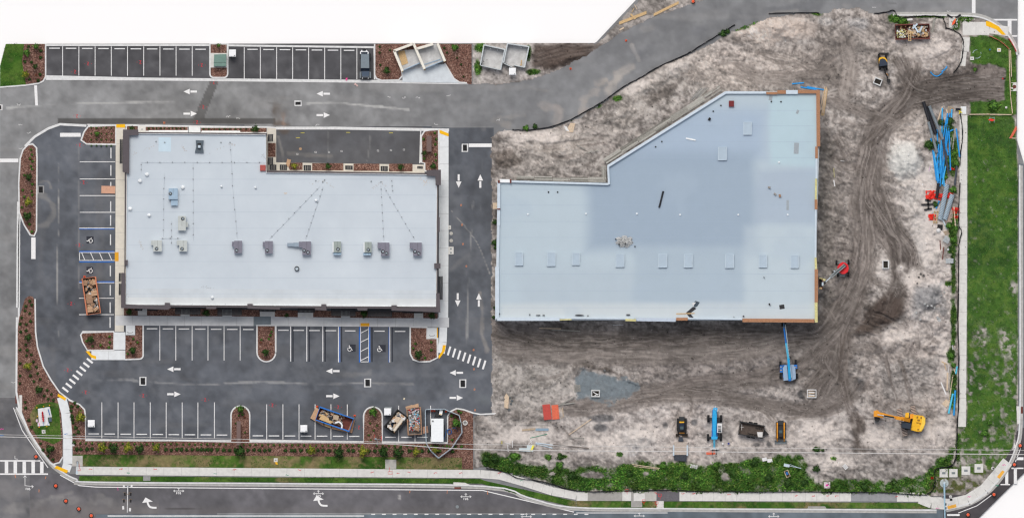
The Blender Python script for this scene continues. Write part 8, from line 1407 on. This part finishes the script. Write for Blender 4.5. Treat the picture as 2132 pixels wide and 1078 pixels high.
# ================================================================ PLANTS
leaf_m = mat_attr('leaf', .75, .25, 6.0, 0, 1.5, .25)
def leaf_mesh(name, n, rad, h, base, seed, size, cols, z0=.15):
    r = np.random.RandomState(seed); d = r.normal(size=(n, 3)); d /= np.linalg.norm(d, axis=1)[:, None]; rr = r.uniform(.35, 1, n) ** .6
    lump = 1 + .22 * np.sin(3 * np.arctan2(d[:, 1], d[:, 0]) + seed) + .18 * np.sin(5 * np.arctan2(d[:, 1], d[:, 0]) + 2 * seed)
    c = d * rr[:, None] * np.array([rad, rad, h * .5]) * np.stack([lump, lump, np.ones(n)], 1); c[:, 2] += h * .5 + z0
    a = r.normal(size=(n, 3)); a /= np.linalg.norm(a, axis=1)[:, None]; bb = np.cross(a, d); bb /= np.linalg.norm(bb, axis=1)[:, None] + 1e-6; a = np.cross(bb, d) + .35 * r.normal(size=(n, 3))
    s_ = size * r.uniform(.6, 1.4, n)[:, None]; p = [c - a * s_, c + bb * s_ * .6, c + a * s_, c - bb * s_ * .6]
    co = np.stack(p, 1).reshape(-1, 3); me = bpy.data.meshes.new(name); me.from_pydata(co.tolist(), [], np.arange(4 * n).reshape(-1, 4).tolist())
    pal = np.array([lin(x) for x in cols]); pick = pal[r.randint(0, len(cols), n)] * r.uniform(.7, 1.3, n)[:, None]
    ca = me.attributes.new('Col', 'FLOAT_COLOR', 'POINT'); ca.data.foreach_set('color', np.concatenate([np.repeat(pick, 4, 0), np.ones((4 * n, 1))], 1).astype(np.float32).ravel()); me.materials.append(leaf_m); me.update(); return me
GD = [(38, 66, 26), (52, 84, 32), (64, 98, 38), (44, 72, 30)]; GM = [(60, 100, 36), (80, 124, 44), (96, 140, 52), (50, 84, 32)]; GY = [(120, 130, 36), (150, 150, 50), (86, 116, 34), (168, 160, 60)]; GR_ = [(120, 60, 40), (150, 74, 46), (92, 80, 44)]
VAR = {k: [leaf_mesh('foliage', n, 1, 1.3, 0, s + i, sz, c) for i in range(3)] for k, (n, s, sz, c) in {'d': (240, 10, .2, GD), 'm': (240, 20, .2, GM), 'y': (260, 30, .18, GY), 'r': (90, 40, .2, GR_)}.items()}
b = MB((0, 0)); b.tube((0, 0, 0), (.6, .4, .7), .06, 6, .03); stem_me = b.mesh('stem', wood_dark); b = MB((0, 0)); b.tube((0, 0, 0), (.3, .2, 1.2), .09, 7, .05); b.tube((.3, .2, 1.1), (6, 3, 1.8), .05, 5, .02); b.tube((.3, .2, 1.1), (-5, 4, 1.9), .05, 5, .02); b.tube((.2, .2, 1.1), (1, -6, 1.9), .05, 5, .02); trunk_me = b.mesh('trunk', wood_dark)
pc = [0]
def shrub(u, v, r_px, kind, label, group, tree=False, z=.1):
    pc[0] += 1; k = r_px * S; t = thing('small_tree' if tree else 'shrub', label, 'tree' if tree else 'shrub', u, v, max(z, hz(u, v)), rnd.uniform(0, 6.28), group)
    f = link('crown' if tree else 'foliage', VAR[kind][pc[0] % 3], t); zs = (1.3 if tree else .62) * k; f.scale = (k, k, max(.3, zs)); f.location.z = .7 if tree else 0
    s_ = link('trunk' if tree else 'stem', trunk_me if tree else stem_me, t)
    if not tree: s_.scale = (k, k, max(.3, k))
Q = []
def row(pts, kind, what, where, group, z=.1):
    for i, (u, v, r_) in enumerate(pts): shrub(u + rnd.uniform(-.6, .6), v + rnd.uniform(-.6, .6), r_ * rnd.uniform(.9, 1.15), kind, f'{what} {where}, {nth(i)} from the left', group, False, z)
row([(167 + i * 12.6, 919.5 + i * .1 + 3, 2.6) for i in range(64) if not (25 <= i <= 26 or 47 <= i <= 48)], 'm', 'tiny shrub in the upper hedge line', 'of the lower bed', 'upper hedge line shrubs')
lowx = [160, 169, 181, 191, 237, 345, 357, 368, 378, 388, 400, 411, 419, 427, 433, 440, 452, 465, 478, 490, 516, 529, 540, 551, 562, 594, 607, 614, 626, 640, 662, 672, 685, 707, 725, 735, 768, 781, 853, 862, 879, 893, 912, 942]
row([(x, 934 + (x - 160) * .006, 4.4) for x in lowx], 'd', 'dark round shrub in the lower hedge line', 'of the lower bed', 'lower hedge line shrubs')
for i, (u, v, r_, k, lab) in enumerate([(213, 931, 11, 'y', 'yellow-green one at its left end'), (237, 933, 11, 'd', 'dark one, second from its left end'), (267, 931, 11, 'y', 'yellow-green one right of a dark one'), (291, 934, 10, 'd', 'dark one between two yellow-green ones'), (325, 931, 9, 'y', 'third yellow-green one'), (500, 939, 12, 'd', 'dark one below the brown sign'), (649, 937, 9.5, 'y', 'yellow-green one below the white toilet'), (705, 941, 12.5, 'd', 'dark one below the blue-rimmed dumpster'), (757, 939, 12, 'y', 'broad yellow-green one by the pole'), (798, 940, 12, 'd', 'dark one right of the pole'), (829, 941, 13, 'd', 'dark one below the black dumpster'), (867, 940, 9, 'y', 'yellow-green one below the litter dumpster'), (906, 936, 7, 'y', 'yellow-green one by the barrier corner'), (167, 868, 12, 'y', 'yellow-green one beside the lower left stall'), (104, 934, 10, 'd', 'dark one at the west corner'), (950, 880, 10, 'm', 'green one inside the barrier'), (777, 857, 9.5, 'm', 'green one at the top of the right finger'), (501, 851, 9, 'm', 'green one at the top of the left finger')]):
    shrub(u, v, r_, k, f'leafy young tree in the lower bed, {lab}', 'young trees in the lower bed', True)
for i, (u, v, r_, k, lab) in enumerate([(202, 279, 6, 'm', 'in the north-west island'), (60, 368, 8, 'd', 'dark, in the west lens island, upper'), (59, 420, 9, 'y', 'yellow-green, in the west lens island'), (57, 450, 10, 'd', 'dark, in the west lens island, lower'), (58, 703, 8, 'd', 'dark, in the long west bed'), (58, 762, 9, 'y', 'yellow-green, in the long west bed'), (81, 811, 9, 'd', 'dark, low in the long west bed'), (189, 706, 8, 'd', 'in the south-west island'), (276, 729, 8, 'd', 'in the bed by the west front pad'), (553, 733, 8, 'd', 'in the round-ended island'), (871, 737, 9.5, 'd', 'in the east front island'), (805, 147, 8, 'd', 'beside the cream enclosure'), (947, 99, 8, 'm', 'right of the cream enclosure'), (56, 110, 8, 'm', 'in the north-west corner bed, upper'), (75, 97, 7, 'm', 'at the top of the north-west corner bed'), (53, 155, 8, 'y', 'bright, in the north-west corner bed'), (73, 139, 6, 'd', 'right side of the north-west corner bed'), (455, 95, 5, 'm', 'above the transformer'), (274, 268, 6.5, 'd', 'in the north planter, left'), (532, 268, 8, 'd', 'in the north planter, right'), (683, 346, 7, 'd', 'in the walled pad planter, second bay'), (834, 348, 7, 'd', 'in the walled pad planter, fourth bay'), (883, 319, 6, 'd', 'in the east island, left'), (902, 346, 7, 'd', 'in the east island, lower right'), (269, 649, 7, 'd', 'at the south-west store corner'), (430, 651, 8, 'd', 'in the front bed between canopies'), (758, 653, 8, 'd', 'in the front bed above the access aisle'), (597, 656, 5, 'd', 'in the front bed, middle'), (899, 656, 8, 'd', 'at the south-east store corner'), (613, 346, 7, 'y', 'brownish, in the walled pad planter, first bay')]):
    shrub(u, v, r_, k, f'small round tree {lab}', 'small trees in the planted islands', True)
SM = [('n-w island', [(190 + (i % 5) * 10.5, 266 + (i // 5) * 12.5) for i in range(20)], 1.9, 'm', 'north-west island'), ('lens', [(64, 312), (66, 322), (62, 330), (68, 336), (64, 346), (67, 352), (50, 365), (67, 383), (48, 396), (66, 398), (50, 410), (67, 405), (46, 432), (62, 467), (66, 482)], 3, 'm', 'west lens island'),
      ('w bed', [(62, 626), (54, 637), (66, 634), (52, 647), (62, 652), (45, 661), (64, 668), (42, 674), (43, 690), (55, 675), (55, 688), (54, 717), (56, 728), (42, 728), (65, 738), (55, 740), (42, 756), (70, 753), (76, 764), (42, 782), (64, 781), (70, 793), (78, 777), (42, 798), (84, 788), (92, 824), (100, 830), (111, 833), (98, 812), (107, 820), (53, 836), (54, 848), (60, 875), (65, 888), (84, 922), (90, 935), (100, 948), (110, 956)], 3.4, 'd', 'long west bed'),
      ('path', [(148, 845), (148, 855), (150, 865), (151, 872), (156, 838), (162, 846), (153, 880), (157, 890), (163, 898), (155, 905), (154, 920)], 4.2, 'd', 'bed right of the west path'), ('e', [(905, 277), (908, 290), (882, 290), (906, 300), (907, 322), (908, 334), (884, 330)], 3, 'm', 'east island'),
      ('front', [(180, 710), (193, 720), (210, 718), (228, 700), (229, 712), (227, 722), (277, 705), (287, 712), (266, 736), (560, 705), (544, 706), (565, 690), (563, 697), (865, 715), (898, 712), (885, 745), (898, 728), (860, 725)], 3, 'm', 'front island bed'), ('north', [(310 + i * 8.2, 267 + i * .07) for i in range(10)] + [(424 + i * 11, 269) for i in range(11)], 2.1, 'd', 'north planter strip'),
      ('nl', [(60, 97), (84, 120), (66, 130), (84, 105), (62, 165), (84, 155), (80, 168), (52, 128)], 3.6, 'd', 'north-west corner bed'), ('encl', [(790, 98), (790, 110), (792, 135), (812, 105), (952, 120), (960, 135), (930, 110), (965, 160), (925, 100)], 2.6, 'd', 'beds beside the cream enclosure'), ('fing', [(497, 864), (505, 862), (492, 880), (510, 900), (770, 880), (785, 885), (778, 895), (768, 905), (772, 920 - 5)], 2.4, 'm', 'planted fingers of the lower row'), ('bar', [(940, 865), (955, 850 + 5), (960, 858), (942, 915), (962, 928), (905, 925 + 3), (930, 928), (917, 938)], 3, 'm', 'bark round the barrier')]
for _, pts, r_, k, where in SM: row([(x, y, r_) for x, y in pts], k, 'low shrub in the', where, 'low shrubs in the beds')
for i, (u, v) in enumerate([(265, 706), (289, 715), (195, 696), (209, 697), (220, 700), (213, 720), (272, 715), (543, 712), (564, 716), (509, 868), (950, 868), (950, 895), (945, 912), (950, 937), (60, 155), (75, 157), (65, 332 - 1)]): shrub(u, v, 2.8, 'r', f'reddish low plant in the bark, {nth(i)} listed', 'reddish low plants')
for o in [o for o in bpy.data.objects if o.get('group') == 'reddish low plants']: o['label'] = o['label'].replace(' listed', ' of the reddish scatter')
for i, (u, v, r_, k) in enumerate([(1030, 953, 9, 'd'), (1012, 955, 8, 'd'), (1071, 950, 10, 'm'), (1143, 952, 6, 'm'), (1166, 950, 8, 'd'), (1165, 968, 9, 'm'), (1190, 990, 9, 'd'), (1310, 985, 8, 'd'), (1380, 968, 9, 'm'), (1425, 990, 9, 'd'), (1490, 968, 8, 'm'), (1570, 962, 9, 'd'), (1600, 995, 9, 'd'), (1640, 1005, 9, 'd'), (1675, 1003, 8, 'd'), (1700, 975, 8, 'd'), (1800, 1012, 9, 'd'), (1850, 1012, 8, 'm'), (1960, 957, 8, 'm'), (1940, 985, 7, 'm'), (1980, 740, 7, 'm'), (1985, 760, 6, 'm'), (1984, 715, 6, 'm'), (1935, 302, 11, 'd'), (1960, 255, 8, 'd'), (1978, 252, 9, 'd'), (1975, 265, 9, 'd'), (1950, 300, 7, 'd'), (1972, 335, 7, 'm'), (1990, 340, 8, 'm'), (1985, 320, 7, 'm'), (1953, 330, 6, 'm'), (1968, 370, 6, 'm'), (1985, 395, 8, 'm'), (1948, 425, 7, 'd'), (1975, 470, 7, 'm'), (1985, 500, 7, 'm'), (1990, 475, 7, 'm'), (1095, 267, 7, 'm'), (1114, 264, 6, 'd'), (1505, 70, 8, 'd'), (1515, 66, 6, 'd'), (1030, 462, 6, 'd'), (1030, 505, 7, 'd'), (1032, 515, 5, 'd'), (1030, 640, 4, 'd'), (1028, 660, 4, 'd'), (1865, 40, 9, 'm'), (1878, 44, 9, 'm'), (2068, 220, 14, 'm'), (2050, 900, 9, 'm'), (2060, 880, 5, 'm'), (2030, 145, 5, 'm'), (1700, 935, 8, 'd'), (1713, 937, 4, 'd')]):
    shrub(u, v, r_, k, f'wild bush on the site margin, {nth(i) if i < 60 else nth(i - 60)} of the {"southern and eastern" if i < 60 else "last"} scatter', 'wild bushes on the site margin', False, 0)
# tufts over turf and weeds: nobody could count them
r = np.random.RandomState(99); P_ = []; Cq = []
for (u, v, h, wild) in TUFT:
    if len(u) == 0: continue
    n = int(len(u) * 1.1); k = r.randint(0, len(u), n); uu = u[k] + r.uniform(-1, 1, n); vv = v[k] + r.uniform(-1, 1, n); hh = h[k]; wd = np.clip(wild[k], 0, 1)
    sz = (.09 + .09 * wd) * r.uniform(.5, 1.4, n); ht = (.08 + .3 * wd * r.uniform(.1, 1, n)); a = r.uniform(0, 6.283, n)
    x, y = (uu - CX) * S, (CY - vv) * S; ca, sa = np.cos(a), np.sin(a)
    q = np.stack([np.stack([x - ca * sz, y - sa * sz, hh - .02], 1), np.stack([x + ca * sz, y + sa * sz, hh - .02 + ht * .4], 1), np.stack([x - sa * sz * .9 * r.choice([-1, 1], n), y + ca * sz * .9, hh + ht], 1)], 1); P_.append(q.reshape(-1, 3))
    pal = np.array([lin(c_) for c_ in [(50, 88, 30), (62, 104, 36), (80, 122, 46), (42, 76, 26), (104, 126, 58)]]); cc = pal[r.randint(0, 5, n)] * (r.uniform(.75, 1.25, n) * np.clip(1 + .9 * (fbm(uu, vv, 26, 901, 3) - .5) * (1 + 2 * wd), .5, 1.7) * (1 + .25 * wd))[:, None]; Cq.append(np.repeat(cc, 3, 0))
co = np.concatenate(P_).astype(np.float32); cc = np.concatenate(Cq); nt_ = len(co) // 3
me = bpy.data.meshes.new('grass_tufts'); me.vertices.add(len(co)); me.vertices.foreach_set('co', co.ravel()); me.loops.add(len(co)); me.loops.foreach_set('vertex_index', np.arange(len(co), dtype=np.int32)); me.polygons.add(nt_); me.polygons.foreach_set('loop_start', np.arange(0, len(co), 3, dtype=np.int32)); me.materials.append(leaf_m); me.update(calc_edges=True)
ca = me.attributes.new('Col', 'FLOAT_COLOR', 'POINT'); ca.data.foreach_set('color', np.concatenate([cc, np.ones((len(cc), 1))], 1).astype(np.float32).ravel())
o = link('grass_tufts', me); o['kind'] = 'stuff'; o['label'] = 'blades of grass and weeds over the lawns and margins'; o['category'] = 'grass'
